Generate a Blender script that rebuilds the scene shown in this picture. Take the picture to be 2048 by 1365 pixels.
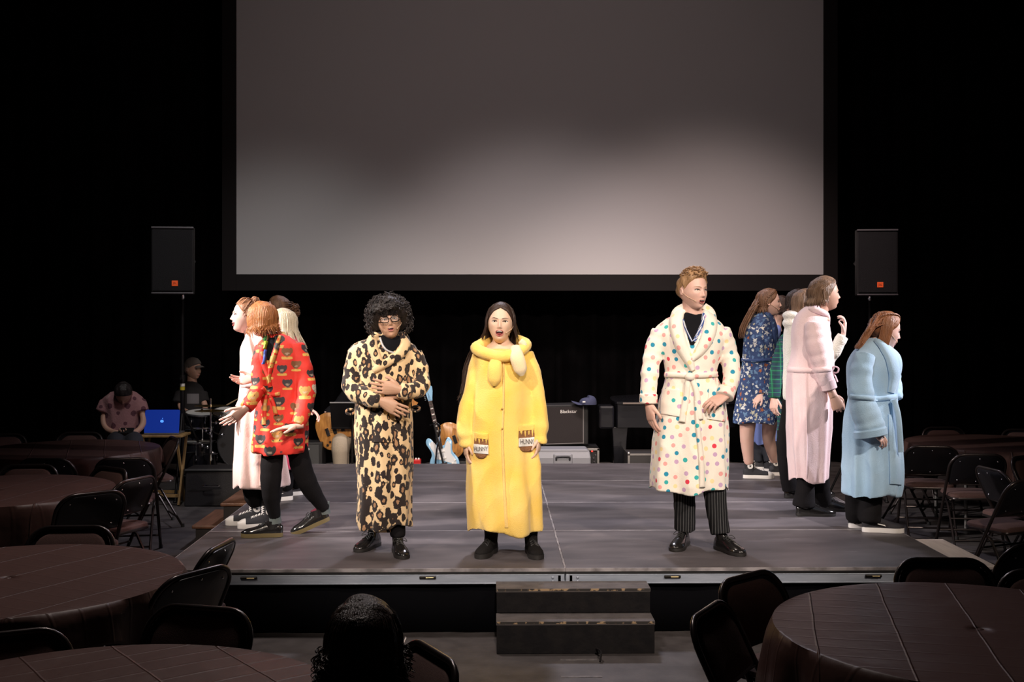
import bpy, math, random
import numpy as np
from mathutils import Vector, Matrix
from mathutils.bvhtree import BVHTree
from mathutils.kdtree import KDTree

for o in list(bpy.data.objects):
    bpy.data.objects.remove(o)
scene = bpy.context.scene
col = scene.collection
PI = math.pi
R = math.radians

# ---------------------------------------------------------------- camera
F = 2300.0            # focal length in pixels of the 2048 wide frame
HC = 1.93             # camera height
HY = 630.0            # pixel row of the horizon
A = R(0.9)            # camera yaw to the right
CAM = np.array([0.0, 0.0, HC])
FW = np.array([math.sin(A), math.cos(A), 0.0])
RT = np.array([math.cos(A), -math.sin(A), 0.0])
UP = np.array([0, 0, 1.0])
cd = bpy.data.cameras.new('camera'); cam = bpy.data.objects.new('camera', cd); col.objects.link(cam)
cam.location = CAM; cam.rotation_euler = (PI/2, 0, -A)
cd.sensor_width = 36; cd.lens = F/2048*36; cd.shift_y = -(682.5-HY)/2048
cd.clip_start = .05; cd.clip_end = 100
scene.camera = cam

def at(px, py, Z):
    """world point seen at photo pixel (px, py) at depth Z in front of the camera"""
    return CAM + Z*FW + (px-1024)/F*Z*RT + (HY-py)/F*Z*UP
def gnd(px, py, h=0.0):
    """world point on the plane z=h seen at a pixel"""
    return at(px, py, F*(HC-h)/(py-HY))

# ---------------------------------------------------------------- world, lights, exposure
w = bpy.data.worlds.new('world'); scene.world = w; w.use_nodes = True
w.node_tree.nodes['Background'].inputs[0].default_value = (.6, .5, .55, 1)
w.node_tree.nodes['Background'].inputs[1].default_value = .0035
vs = scene.view_settings
vs.view_transform = 'Standard'; vs.look = 'None'; vs.gamma = 1; vs.use_curve_mapping = False; vs.exposure = 0.0

def spot(name, loc, target, watts, color, angle, blend=.5, radius=.12):
    l = bpy.data.lights.new(name, 'SPOT'); o = bpy.data.objects.new(name, l); col.objects.link(o)
    l.energy = watts; l.color = color; l.spot_size = R(angle); l.spot_blend = blend; l.shadow_soft_size = radius
    o.location = loc
    o.rotation_euler = (Vector(target)-Vector(loc)).to_track_quat('-Z', 'Y').to_euler()
    return o
spot('front_spot_left',  (-3.2, 1.2, 6.2), (-.6, 8.4, 1.9), 2100, (1, .84, .70), 35, .8, .15)
spot('front_spot_right', (4.2, 1.2, 6.2),  (1.6, 8.4, 1.8), 2100, (1, .84, .70), 38, .8, .15)
spot('front_fill_centre', (.3, -1.0, 5.4), (.42, 7.6, 1.2), 2000, (1, .86, .76), 26.5, .55, .2)  # added fill that evens out the faces and brightens the front rail
spot('side_spot_left',  (-5.6, 7.0, 3.9), (-1.2, 8.4, 1.6), 2800, (1, .91, .87), 32, .7, .15)
spot('side_spot_right', (6.6, 8.2, 4.0), (2.4, 9.0, 1.5), 2000, (.96, .92, 1), 34, .7, .15)
spot('top_spot_back', (.4, 12.6, 6.6), (.4, 9.4, .4), 720, (.90, .86, 1), 75, .7, .3)
spot('screen_fill_warm', (2.6, 8.4, 6.6), (2.6, 14.0, .5), 1150, (1, .80, .75), 52, 1, .3)  # added spot imitating stage bounce and spill low on the screen
spot('screen_fill_middle', (.5, 8.4, 6.6), (.5, 14.0, .4), 930, (1, .86, .84), 52, 1, .3)  # added the same way for the middle of the screen's glow
spot('screen_fill_cool', (-2.4, 8.4, 6.6), (-2.6, 14.0, .2), 560, (.98, .95, .93), 50, 1, .3)  # weaker added spot for the glow at the screen's left
spot('screen_ambient_fill', (.4, 6.0, 7.4), (.4, 14.0, 3.6), 200, (1, .80, .77), 95, 1, .4)  # wide dim spot added in place of ambient light on the screen
spot('house_wash', (-1.0, 7.8, 7.2), (-1.5, 5.2, 0), 850, (1, .86, .80), 76, 1, .4)

# ---------------------------------------------------------------- materials
def nt(name):
    m = bpy.data.materials.new(name); m.use_nodes = True
    t = m.node_tree; b = t.nodes['Principled BSDF']
    return m, t, b
def N(t, kind, **kw):
    n = t.nodes.new(kind)
    for k, v in kw.items(): setattr(n, k, v)
    return n
def L(t, a, b): t.links.new(a, b)
def rgba(c): return (c[0], c[1], c[2], 1)
def hexc(h):
    h = h.lstrip('#'); v = [int(h[i:i+2], 16)/255 for i in (0, 2, 4)]
    return tuple(x/12.92 if x <= .04045 else ((x+.055)/1.055)**2.4 for x in v)
def pm(name, c, rough=.6, metal=0, var=None, bump=None, emit=None, spec=None, coat=0, sheen=0, scl=None, alpha=None, trans=0):
    """plain procedural material; var=(scale, second colour, lo, hi), bump=(scale, strength)"""
    m, t, b = nt(name)
    if isinstance(c, str): c = hexc(c)
    b.inputs['Base Color'].default_value = rgba(c)
    b.inputs['Roughness'].default_value = rough; b.inputs['Metallic'].default_value = metal
    if spec is not None: b.inputs['Specular IOR Level'].default_value = spec
    if coat: b.inputs['Coat Weight'].default_value = coat
    if sheen: b.inputs['Sheen Weight'].default_value = sheen
    if trans: b.inputs['Transmission Weight'].default_value = trans
    if alpha is not None: b.inputs['Alpha'].default_value = alpha
    tc = N(t, 'ShaderNodeTexCoord')
    src = tc.outputs['Object']
    if scl:
        mp = N(t, 'ShaderNodeMapping'); mp.inputs['Scale'].default_value = scl
        L(t, src, mp.inputs[0]); src = mp.outputs[0]
    if var:
        s, c2, lo, hi = var
        if isinstance(c2, str): c2 = hexc(c2)
        n = N(t, 'ShaderNodeTexNoise'); n.inputs['Scale'].default_value = s; n.inputs['Detail'].default_value = 5
        r = N(t, 'ShaderNodeMapRange'); r.inputs[1].default_value = lo; r.inputs[2].default_value = hi
        x = N(t, 'ShaderNodeMix', data_type='RGBA')
        L(t, src, n.inputs['Vector']); L(t, n.outputs['Fac'], r.inputs[0]); L(t, r.outputs[0], x.inputs[0])
        x.inputs[6].default_value = rgba(c); x.inputs[7].default_value = rgba(c2)
        L(t, x.outputs[2], b.inputs['Base Color'])
    if bump:
        n = N(t, 'ShaderNodeTexNoise'); n.inputs['Scale'].default_value = bump[0]; n.inputs['Detail'].default_value = 4
        p = N(t, 'ShaderNodeBump'); p.inputs['Strength'].default_value = bump[1]; p.inputs['Distance'].default_value = .02
        L(t, src, n.inputs['Vector']); L(t, n.outputs['Fac'], p.inputs['Height']); L(t, p.outputs[0], b.inputs['Normal'])
    if emit:
        b.inputs['Emission Color'].default_value = rgba(hexc(emit[0]) if isinstance(emit[0], str) else emit[0]); b.inputs['Emission Strength'].default_value = emit[1]
    return m
def motif(name, base, namp, nscale, inner2=None, thr=.55, ring=False, rough=.8, bump=(60, .25), soft=.06, iscale=55, sheen=0):
    """printed cloth: motifs sit where the stored point attribute 'dist' (0 at a motif centre, 1 at its edge) is below 1"""
    m, t, b = nt(name)
    if isinstance(base, str): base = hexc(base)
    b.inputs['Roughness'].default_value = rough
    if sheen: b.inputs['Sheen Weight'].default_value = sheen
    ad = N(t, 'ShaderNodeAttribute', attribute_name='dist'); ac = N(t, 'ShaderNodeAttribute', attribute_name='dcol')
    tc = N(t, 'ShaderNodeTexCoord')
    n = N(t, 'ShaderNodeTexNoise'); n.inputs['Scale'].default_value = nscale; n.inputs['Detail'].default_value = 2
    L(t, tc.outputs['Object'], n.inputs['Vector'])
    sub = N(t, 'ShaderNodeMath', operation='SUBTRACT'); sub.inputs[1].default_value = .5; L(t, n.outputs['Fac'], sub.inputs[0])
    ma = N(t, 'ShaderNodeMath', operation='MULTIPLY_ADD'); ma.inputs[1].default_value = namp
    L(t, sub.outputs[0], ma.inputs[0]); L(t, ad.outputs['Fac'], ma.inputs[2])
    r1 = N(t, 'ShaderNodeMapRange'); r1.inputs[1].default_value = 1-soft; r1.inputs[2].default_value = 1+soft
    r1.inputs[3].default_value = 1; r1.inputs[4].default_value = 0
    L(t, ma.outputs[0], r1.inputs[0])
    inner = ac.outputs['Color']
    if ring:
        # dark ring round a warm centre; the red channel of dcol says how wide the centre is
        sp = N(t, 'ShaderNodeSeparateColor'); L(t, ac.outputs['Color'], sp.inputs[0])
        r2 = N(t, 'ShaderNodeMath', operation='LESS_THAN'); L(t, ma.outputs[0], r2.inputs[0]); L(t, sp.outputs[0], r2.inputs[1])
        x = N(t, 'ShaderNodeMix', data_type='RGBA'); L(t, r2.outputs[0], x.inputs[0])
        x.inputs[6].default_value = (.016, .008, .007, 1); x.inputs[7].default_value = rgba(inner2)
        inner = x.outputs[2]
    elif inner2:
        n2 = N(t, 'ShaderNodeTexNoise'); n2.inputs['Scale'].default_value = iscale; L(t, tc.outputs['Object'], n2.inputs['Vector'])
        g = N(t, 'ShaderNodeMath', operation='GREATER_THAN'); g.inputs[1].default_value = thr; L(t, n2.outputs['Fac'], g.inputs[0])
        x = N(t, 'ShaderNodeMix', data_type='RGBA'); L(t, g.outputs[0], x.inputs[0]); L(t, ac.outputs['Color'], x.inputs[6]); x.inputs[7].default_value = rgba(inner2)
        inner = x.outputs[2]
    x = N(t, 'ShaderNodeMix', data_type='RGBA'); L(t, r1.outputs[0], x.inputs[0]); x.inputs[6].default_value = rgba(base); L(t, inner, x.inputs[7])
    L(t, x.outputs[2], b.inputs['Base Color'])
    if bump:
        nb = N(t, 'ShaderNodeTexNoise'); nb.inputs['Scale'].default_value = bump[0]; nb.inputs['Detail'].default_value = 4
        p = N(t, 'ShaderNodeBump'); p.inputs['Strength'].default_value = bump[1]; p.inputs['Distance'].default_value = .02
        L(t, tc.outputs['Object'], nb.inputs['Vector']); L(t, nb.outputs['Fac'], p.inputs['Height']); L(t, p.outputs[0], b.inputs['Normal'])
    return m

# ---------------------------------------------------------------- mesh building
def unit(v):
    v = np.asarray(v, float); return v/(np.linalg.norm(v)+1e-12)
def rotm(rx=0, ry=0, rz=0):
    return np.array((Matrix.Rotation(rz, 3, 'Z') @ Matrix.Rotation(ry, 3, 'Y') @ Matrix.Rotation(rx, 3, 'X')))
def resample(P, n):
    """Catmull-Rom through the rows of P (any number of columns), n samples"""
    P = np.asarray(P, float)
    if len(P) == 2: return P[0]+(P[1]-P[0])*np.linspace(0, 1, n)[:, None]
    Q = np.vstack([2*P[0]-P[1], P, 2*P[-1]-P[-2]])
    u = np.linspace(0, len(P)-1-1e-9, n); i = u.astype(int); t = (u-i)[:, None]
    a, b, c, d = Q[i], Q[i+1], Q[i+2], Q[i+3]
    return .5*((2*b)+(-a+c)*t+(2*a-5*b+4*c-d)*t*t+(-a+3*b-3*c+d)*t**3)

class MB:
    def __init__(s): s.V = []; s.F = []; s.M = []; s.n = 0
    def add(s, V, Fs, m=0):
        V = np.asarray(V, float).reshape(-1, 3)
        s.V.append(V); s.F += [tuple(i+s.n for i in f) for f in Fs]; s.M += [m]*len(Fs); s.n += len(V); return s
    def box(s, c, size, rot=None, m=0, taper=1):
        x, y, z = [q/2 for q in size]
        V = np.array([(-x,-y,-z),(x,-y,-z),(x,y,-z),(-x,y,-z),(-x*taper,-y*taper,z),(x*taper,-y*taper,z),(x*taper,y*taper,z),(-x*taper,y*taper,z)])
        if rot is not None: V = V @ np.asarray(rot).T
        return s.add(V+np.asarray(c, float), [(0,3,2,1),(4,5,6,7),(0,1,5,4),(1,2,6,5),(2,3,7,6),(3,0,4,7)], m)
    def loft(s, rings, m=0, cap=True, closed=True):
        k = len(rings[0]); V = np.vstack(rings); Fs = []
        kk = k if closed else k-1
        for i in range(len(rings)-1):
            for j in range(kk):
                a, b = i*k+j, i*k+(j+1) % k
                Fs.append((a, b, b+k, a+k))
        if cap and closed:
            Fs.append(tuple(range(k-1, -1, -1))); q = (len(rings)-1)*k; Fs.append(tuple(range(q, q+k)))
        return s.add(V, Fs, m)
    def tube(s, P, r, seg=8, m=0, cap=True, flat=1.0, ref=None):
        P = np.asarray(P, float); n = len(P)
        r = np.broadcast_to(np.asarray(r, float), (n,)) if np.ndim(r) < 1 or len(np.atleast_1d(r)) == n else np.interp(np.linspace(0, 1, n), np.linspace(0, 1, len(r)), r)
        T = np.gradient(P, axis=0); T /= np.linalg.norm(T, axis=1)[:, None]+1e-12
        u = np.asarray(ref, float) if ref is not None else (np.array([0, 0, 1.0]) if abs(T[0][2]) < .9 else np.array([1.0, 0, 0]))
        a = np.linspace(0, 2*PI, seg, endpoint=False); rings = []
        for i in range(n):
            u = unit(u-T[i]*np.dot(u, T[i])); v = np.cross(T[i], u)
            rings.append(P[i]+r[i]*(np.cos(a)[:, None]*v+flat*np.sin(a)[:, None]*u))
        return s.loft(rings, m, cap)
    def ell(s, c, r, rot=None, seg=16, rings=9, m=0):
        r = np.broadcast_to(np.asarray(r, float), (3,)); V = [np.array([0, 0, -1.0])]; 
        for i in range(1, rings):
            f = -PI/2+PI*i/rings; a = np.linspace(0, 2*PI, seg, endpoint=False)
            V += [np.array([math.cos(f)*math.cos(q), math.cos(f)*math.sin(q), math.sin(f)]) for q in a]
        V.append(np.array([0, 0, 1.0])); V = np.array(V)*r
        if rot is not None: V = V @ np.asarray(rot).T
        Fs = []; e = len(V)-1
        for j in range(seg):
            Fs.append((0, 1+(j+1) % seg, 1+j)); q = 1+(rings-2)*seg; Fs.append((e, q+j, q+(j+1) % seg))
        for i in range(rings-2):
            for j in range(seg):
                a0, b0 = 1+i*seg+j, 1+i*seg+(j+1) % seg; Fs.append((a0, b0, b0+seg, a0+seg))
        return s.add(V+np.asarray(c, float), Fs, m)
    def lathe(s, c, prof, seg=24, m=0, axis=(0, 0, 1), cap=True):
        """prof: list of (radius, height along axis)"""
        ax = unit(axis); u = unit(np.cross(ax, (0, 1, 0) if abs(ax[1]) < .9 else (1, 0, 0))); v = np.cross(ax, u)
        a = np.linspace(0, 2*PI, seg, endpoint=False); c = np.asarray(c, float)
        rings = [c+ax*h+r*(np.cos(a)[:, None]*u+np.sin(a)[:, None]*v) for r, h in prof]
        return s.loft(rings, m, cap)
    def prism(s, poly, d0, d1, frame=None, m=0):
        """poly: 2-D outline in (x, z), extruded along y from d0 to d1"""
        k = len(poly); V = np.array([(p[0], d0, p[1]) for p in poly]+[(p[0], d1, p[1]) for p in poly], float)
        if frame is not None: V = V @ np.asarray(frame[0]).T+np.asarray(frame[1])
        Fs = [tuple(range(k)), tuple(range(2*k-1, k-1, -1))]+[(i, i+k, (i+1) % k+k, (i+1) % k) for i in range(k)]
        return s.add(V, Fs, m)
    def grid(s, G, m=0):
        """G: (a, b, 3) array of points"""
        a, b = G.shape[:2]
        return s.add(G.reshape(-1, 3), [(i*b+j, i*b+j+1, (i+1)*b+j+1, (i+1)*b+j) for i in range(a-1) for j in range(b-1)], m)
    def xf(s, rot=None, loc=(0, 0, 0)):
        s.V = [(v @ np.asarray(rot).T if rot is not None else v)+np.asarray(loc) for v in s.V]; return s
    def mesh(s, name):
        me = bpy.data.meshes.new(name)
        me.from_pydata(np.vstack(s.V).tolist(), [], s.F); me.update(); return me
    def build(s, name, mats, parent=None, smooth=True, bevel=0, angle=40, fix=True):
        if not s.V: return None
        me = s.mesh(name)
        if not isinstance(mats, (list, tuple)): mats = [mats]
        for q in mats: me.materials.append(q)
        if len(mats) > 1: me.polygons.foreach_set('material_index', s.M)
        return link(name, me, parent, smooth, bevel, angle, fix)
def wloc(p):
    v = Vector((0, 0, 0))
    while p is not None: v += p.location; p = p.parent
    return v
def link(name, me, parent=None, smooth=True, bevel=0, angle=40, fix=True):
    if smooth:
        me.polygons.foreach_set('use_smooth', [True]*len(me.polygons))
    o = bpy.data.objects.new(name, me); col.objects.link(o)
    if parent is not None:
        o.parent = parent
        if fix:                              # geometry was given in world space: move it into the parent's frame
            me.transform(Matrix.Translation(-wloc(parent)))
    if smooth and angle is not None:
        try: me.set_sharp_from_angle(angle=R(angle))
        except Exception: pass
    if bevel:
        b = o.modifiers.new('bevel', 'BEVEL'); b.width = bevel; b.segments = 2; b.limit_method = 'ANGLE'; b.angle_limit = R(40)
    return o
def tag(o, label=None, cat=None, group=None, kind=None):
    if label: o['label'] = label
    if cat: o['category'] = cat
    if group: o['group'] = group
    if kind: o['kind'] = kind
    return o
def thing(name, label, cat, loc=(0, 0, 0), rz=0, group=None):
    o = bpy.data.objects.new(name, None); col.objects.link(o); o.location = loc; o.rotation_euler = (0, 0, rz)
    o.empty_display_size = .1
    return tag(o, label, cat, group)
def copy_tree(o, parent=None):
    c = o.copy(); col.objects.link(c); c.parent = parent
    for ch in o.children: copy_tree(ch, c)
    return c
def top_mesh(name, mb, mats, label, cat, group=None, **kw):
    """a thing that is one mesh: geometry in world space, origin moved to its base"""
    V = np.vstack(mb.V); c = (V.min(0)+V.max(0))/2; c[2] = V[:, 2].min()
    mb.xf(None, -c); o = mb.build(name, mats, None, **kw); o.location = c
    return tag(o, label, cat, group)
def struct(name, mb, mats, parent=None, **kw):
    o = mb.build(name, mats, parent, **kw)
    if parent is None: o['kind'] = 'structure'
    return o
def remesh(mb, voxel, smooth_it=3):
    """union of the closed shapes in mb as one continuous surface (V, F)"""
    me = mb.mesh('tmp'); o = bpy.data.objects.new('tmp', me); col.objects.link(o)
    md = o.modifiers.new('r', 'REMESH'); md.mode = 'VOXEL'; md.voxel_size = voxel
    dg = bpy.context.evaluated_depsgraph_get()
    ev = o.evaluated_get(dg); m2 = ev.to_mesh()
    nv = len(m2.vertices); V = np.empty(nv*3); m2.vertices.foreach_get('co', V); V = V.reshape(-1, 3)
    nl = len(m2.loops); li = np.empty(nl, np.int64); m2.loops.foreach_get('vertex_index', li)
    Fq = li.reshape(-1, 4) if nl == 4*len(m2.polygons) else None
    if Fq is None: Fl = [tuple(p.vertices) for p in m2.polygons]
    ne = len(m2.edges); E = np.empty(ne*2, np.int64); m2.edges.foreach_get('vertices', E); E = E.reshape(-1, 2)
    ev.to_mesh_clear(); bpy.data.objects.remove(o); bpy.data.meshes.remove(me)
    deg = np.bincount(E.ravel(), minlength=nv)[:, None].astype(float)
    for _ in range(smooth_it):
        S = np.zeros_like(V)
        for k in range(3):
            S[:, k] = np.bincount(E[:, 0], V[E[:, 1], k], nv)+np.bincount(E[:, 1], V[E[:, 0], k], nv)
        V = .5*V+.5*S/deg
    return V, (Fq if Fq is not None else Fl)
def normals(V, Fq):
    Fq = np.asarray(Fq); n = np.cross(V[Fq[:, 2]]-V[Fq[:, 0]], V[Fq[:, 3]]-V[Fq[:, 1]])
    out = np.zeros_like(V)
    for j in range(4): 
        for k in range(3): out[:, k] += np.bincount(Fq[:, j], n[:, k], len(V))
    return out/(np.linalg.norm(out, axis=1)[:, None]+1e-12)
def wob(V, freq, seed, n=7):
    """smooth pseudo noise in about -1..1; freq may be a 3-vector"""
    rs = np.random.RandomState(seed); out = np.zeros(len(V))
    for i in range(n):
        k = rs.normal(size=3); k = k/np.linalg.norm(k)*np.asarray(freq)*rs.uniform(.6, 1.5)
        out += np.sin(V @ k+rs.uniform(0, 6.28))
    return out/math.sqrt(n)
# ================================================================ the setting
SH = .40                                     # stage height
black_curtain = pm('black_curtain', (.0022, .0018, .0022), .95, var=(3, (.004, .0034, .004), .4, .6), bump=(90, .2), spec=.05)
floor_m = pm('painted_floor', (.055, .047, .046), .55, var=(6, (.10, .088, .086), .35, .72), bump=(35, .05))
# scuffed paint flecks on the black floor
t = floor_m.node_tree; b = t.nodes['Principled BSDF']
n = N(t, 'ShaderNodeTexNoise'); n.inputs['Scale'].default_value = 9; n.inputs['Detail'].default_value = 8; n.inputs['Roughness'].default_value = .75
mp = N(t, 'ShaderNodeMapping'); mp.inputs['Scale'].default_value = (1, 2.2, 1); tc = N(t, 'ShaderNodeTexCoord')
L(t, tc.outputs['Object'], mp.inputs[0]); L(t, mp.outputs[0], n.inputs['Vector'])
r = N(t, 'ShaderNodeMapRange'); r.inputs[1].default_value = .655; r.inputs[2].default_value = .70; L(t, n.outputs['Fac'], r.inputs[0])
x = N(t, 'ShaderNodeMix', data_type='RGBA'); L(t, r.outputs[0], x.inputs[0]); old = b.inputs['Base Color'].links[0].from_socket
L(t, old, x.inputs[6]); x.inputs[7].default_value = (.22, .20, .20, 1); L(t, x.outputs[2], b.inputs['Base Color'])

mb = MB(); mb.box((0, 8, -.05), (16.4, 20, .1)); struct('floor', mb, floor_m, smooth=False)
mb = MB(); mb.box((0, 8, 8.05), (16.4, 20, .1)); struct('ceiling', mb, black_curtain, smooth=False)
def curtain(name, p0, p1, h, seed):
    rs = np.random.RandomState(seed); p0, p1 = np.array(p0, float), np.array(p1, float); d = p1-p0; ln = np.linalg.norm(d); d /= ln
    nn = np.array([-d[1], d[0]]); k = int(ln/.05); u = np.linspace(0, ln, k)
    off = .05*np.sin(u*2*PI/.32+1.2*np.sin(u*1.7+seed))+.02*np.sin(u*2*PI/.13)
    f = [np.array([*(p0+d*a+nn*o), 0]) for a, o in zip(u, off)]; bk = [np.array([*(p0+d*a-nn*.16), 0]) for a in u[::-1]]
    ring = np.array(f+bk); mb = MB(); mb.loft([ring, ring+np.array([0, 0, h])], cap=True); struct(name, mb, black_curtain, angle=None)
curtain('wall_back', (8.1, 15.0), (-8.1, 15.0), 8, 1)
curtain('wall_left', (-8, 17.9), (-8, -1.9), 8, 2)
curtain('wall_right', (8, -1.9), (8, 17.9), 8, 3)

# projection screen ------------------------------------------------------
ZS = 14.0
a0 = at(473, 549, ZS); a1 = at(1652, 549, ZS); top = at(473, -160, ZS)[2]
sc = thing('projection_screen', 'large blank grey projection screen in a black frame above the stage', 'screen', ((a0[0]+a1[0])/2, (a0[1]+a1[1])/2, at(0, 582, ZS)[2]))
x0, x1, z0 = a0[0], a1[0], a0[2]; yS = a0[1]-.02; bz = at(0, 582, ZS)[2]
screen_m = pm('screen_vinyl', (.62, .60, .60), .75, bump=(260, .03), spec=.2)
frame_m = pm('screen_frame_black', (.016, .013, .013), .8, bump=(200, .05), spec=.2)
mb = MB(); mb.box(((x0+x1)/2, yS+.03, (z0+top)/2), (x1-x0, .02, top-z0)); mb.build('screen_surface', screen_m, sc, smooth=False)
bw = .17
for nm, cx, cz, sx, sz in (('frame_bar', x0-bw/2, (bz+top)/2, bw, top-bz), ('frame_bar', x1+bw/2, (bz+top)/2, bw, top-bz), ('frame_bar', (x0+x1)/2, (bz+z0)/2, x1-x0, z0-bz), ('frame_bar', (x0+x1)/2, top+bw/2, x1-x0+2*bw, bw)):
    mb = MB(); mb.box((cx, yS+.02, cz), (sx, .06, sz)); mb.build(nm, frame_m, sc, smooth=False, bevel=.004)
for xx in (x0+.6, x1-.6):                      # the chains it hangs from
    mb = MB(); mb.tube([(xx, yS+.02, top+bw), (xx, yS+.02, 8.0)], .012, 6); mb.build('hanging_cable', frame_m, sc)

# stage platforms: 2 x 4 modules of 8 x 4 feet ---------------------------
SX0, SXM, SX1 = -2.01, .43, 2.87; SY0 = 6.93; PD = 1.22
deck_m = pm('stage_deck_board', (.058, .051, .055), .50, var=(2.2, (.118, .104, .111), .3, .75), bump=(60, .06), scl=(1, 2.6, 1))
t = deck_m.node_tree; b = t.nodes['Principled BSDF']
n = N(t, 'ShaderNodeTexNoise'); n.inputs['Scale'].default_value = 7; n.inputs['Detail'].default_value = 9; n.inputs['Roughness'].default_value = .7
mp = N(t, 'ShaderNodeMapping'); mp.inputs['Scale'].default_value = (.6, 3.2, 1); mp.inputs['Rotation'].default_value = (0, 0, .25); tc = N(t, 'ShaderNodeTexCoord')
L(t, tc.outputs['Object'], mp.inputs[0]); L(t, mp.outputs[0], n.inputs['Vector'])
r = N(t, 'ShaderNodeMapRange'); r.inputs[1].default_value = .64; r.inputs[2].default_value = .72; L(t, n.outputs['Fac'], r.inputs[0])
x = N(t, 'ShaderNodeMix', data_type='RGBA'); L(t, r.outputs[0], x.inputs[0]); old = b.inputs['Base Color'].links[0].from_socket
L(t, old, x.inputs[6]); x.inputs[7].default_value = (.20, .18, .185, 1); L(t, x.outputs[2], b.inputs['Base Color'])
# fine pale scratches and a broad worn haze on the boards
sc_ = N(t, 'ShaderNodeTexNoise'); sc_.inputs['Scale'].default_value = 5; sc_.inputs['Detail'].default_value = 6; sc_.inputs['Roughness'].default_value = .8; sc_.inputs['Distortion'].default_value = 1.2
mp2 = N(t, 'ShaderNodeMapping'); mp2.inputs['Scale'].default_value = (.7, 9, 1); mp2.inputs['Rotation'].default_value = (0, 0, -.35); L(t, tc.outputs['Object'], mp2.inputs[0]); L(t, mp2.outputs[0], sc_.inputs['Vector'])
r2 = N(t, 'ShaderNodeMapRange'); r2.inputs[1].default_value = .60; r2.inputs[2].default_value = .74; r2.inputs[4].default_value = .75; L(t, sc_.outputs['Fac'], r2.inputs[0])
x2 = N(t, 'ShaderNodeMix', data_type='RGBA'); L(t, r2.outputs[0], x2.inputs[0]); L(t, x.outputs[2], x2.inputs[6]); x2.inputs[7].default_value = (.20, .182, .19, 1); L(t, x2.outputs[2], b.inputs['Base Color'])
worn_edge_m = pm('deck_edge_worn', (.36, .33, .34), .6, var=(8, (.16, .145, .15), .4, .6))
edge_m = pm('deck_edge_black', (.012, .012, .013), .5)
alu_m = pm('rail_aluminium', (.40, .44, .52), .45, .15, var=(9, (.28, .32, .39), .35, .65), bump=(50, .05), scl=(.4, 1, 2))
skirt_m = pm('stage_skirt_black', (.003, .003, .004), .95, bump=(120, .1), spec=.04)
latch_m = pm('latch_black_steel', (.02, .018, .016), .4, .6)
latch_b = pm('latch_bolt_brass', (.35, .28, .14), .35, .8)
for rr in range(4):
    for cc in range(2):
        xa, xb = (SX0, SXM) if cc == 0 else (SXM, SX1); ya = SY0+rr*PD; yb = ya+PD; g = .0065
        row = ['front row beside the black steps', 'second row from the black steps', 'third row from the black steps', 'rear row next to the band'][rr]
        side = ['drum kit', 'grand piano'][cc]
        st = thing('stage_platform', f'grey scuffed stage platform, {row}, {side} side', 'platform', ((xa+xb)/2, (ya+yb)/2, 0), 0, 'modular stage platforms')
        mb = MB(); mb.box(((xa+xb)/2, (ya+yb)/2, SH-.010), (xb-xa-2*g, yb-ya-.021, .020)); mb.build('deck_board', deck_m, st, smooth=False, bevel=.0015)
        mb = MB(); mb.box(((xa+xb)/2, (ya+yb)/2, SH-.028), (xb-xa-.004, yb-ya-.004, .016)); mb.build('deck_edge', edge_m, st, smooth=False)
        for cx, cy, sx, sy in (((xa+xb)/2, ya+.005, xb-xa, .010), ((xa+xb)/2, yb-.005, xb-xa, .010), (xa+.003, (ya+yb)/2, .006, yb-ya-.020), (xb-.003, (ya+yb)/2, .006, yb-ya-.020)):
            mb = MB(); mb.box((cx, cy, SH-.0100), (sx-.001, sy-.001, .0196)); mb.build('worn_edge', worn_edge_m, st, smooth=False)
        for nm, cx, cy, sx, sy in (('rail', (xa+xb)/2, ya+.02, xb-xa-.05, .036), ('rail', (xa+xb)/2, yb-.02, xb-xa-.05, .036), ('rail', xa+.02, (ya+yb)/2, .036, yb-ya-.08), ('rail', xb-.02, (ya+yb)/2, .036, yb-ya-.08)):
            mb = MB(); mb.box((cx, cy, SH-.064), (sx, sy, .056)); 
            s2 = (sx+.0, sy+.003) if sx > sy else (sx+.003, sy)
            mb.box((cx, cy, SH-.040), (s2[0], s2[1], .007)); mb.box((cx, cy, SH-.090), (s2[0], s2[1], .008))
            mb.build(nm, alu_m, st, smooth=False, bevel=.0015)
        for cx in (xa+.025, xb-.025):
            for cy in (ya+.025, yb-.025):
                mb = MB(); mb.box((cx, cy, SH-.064), (.042, .046, .056)); lg = mb.build('corner_casting', alu_m, st, smooth=False, bevel=.003)
                mb = MB(); mb.tube([(cx, cy, 0.001), (cx, cy, SH-.09)], .022, 10); mb.build('leg', alu_m, st)
        if rr == 0:
            for fx in ((.20, .64) if cc == 0 else (.245, .745)):
                lx = xa+(xb-xa)*fx+.05
                mb = MB(); mb.box((lx, ya-.004, SH-.052), (.10, .014, .016)); la = mb.build('latch', latch_m, st, smooth=False, bevel=.004)
                mb = MB(); mb.tube([(lx-.01, ya-.013, SH-.052), (lx+.035, ya-.013, SH-.052)], .004, 8); mb.build('latch_bolt', latch_b, la)
            for dz in (-.055, -.078):
                bx = xb-.075 if cc == 0 else xa+.075
                mb = MB(); mb.ell((bx, ya-.001, SH+dz), (.009, .006, .009), seg=10, rings=6); mb.build('bolt', alu_m, st)
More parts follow.
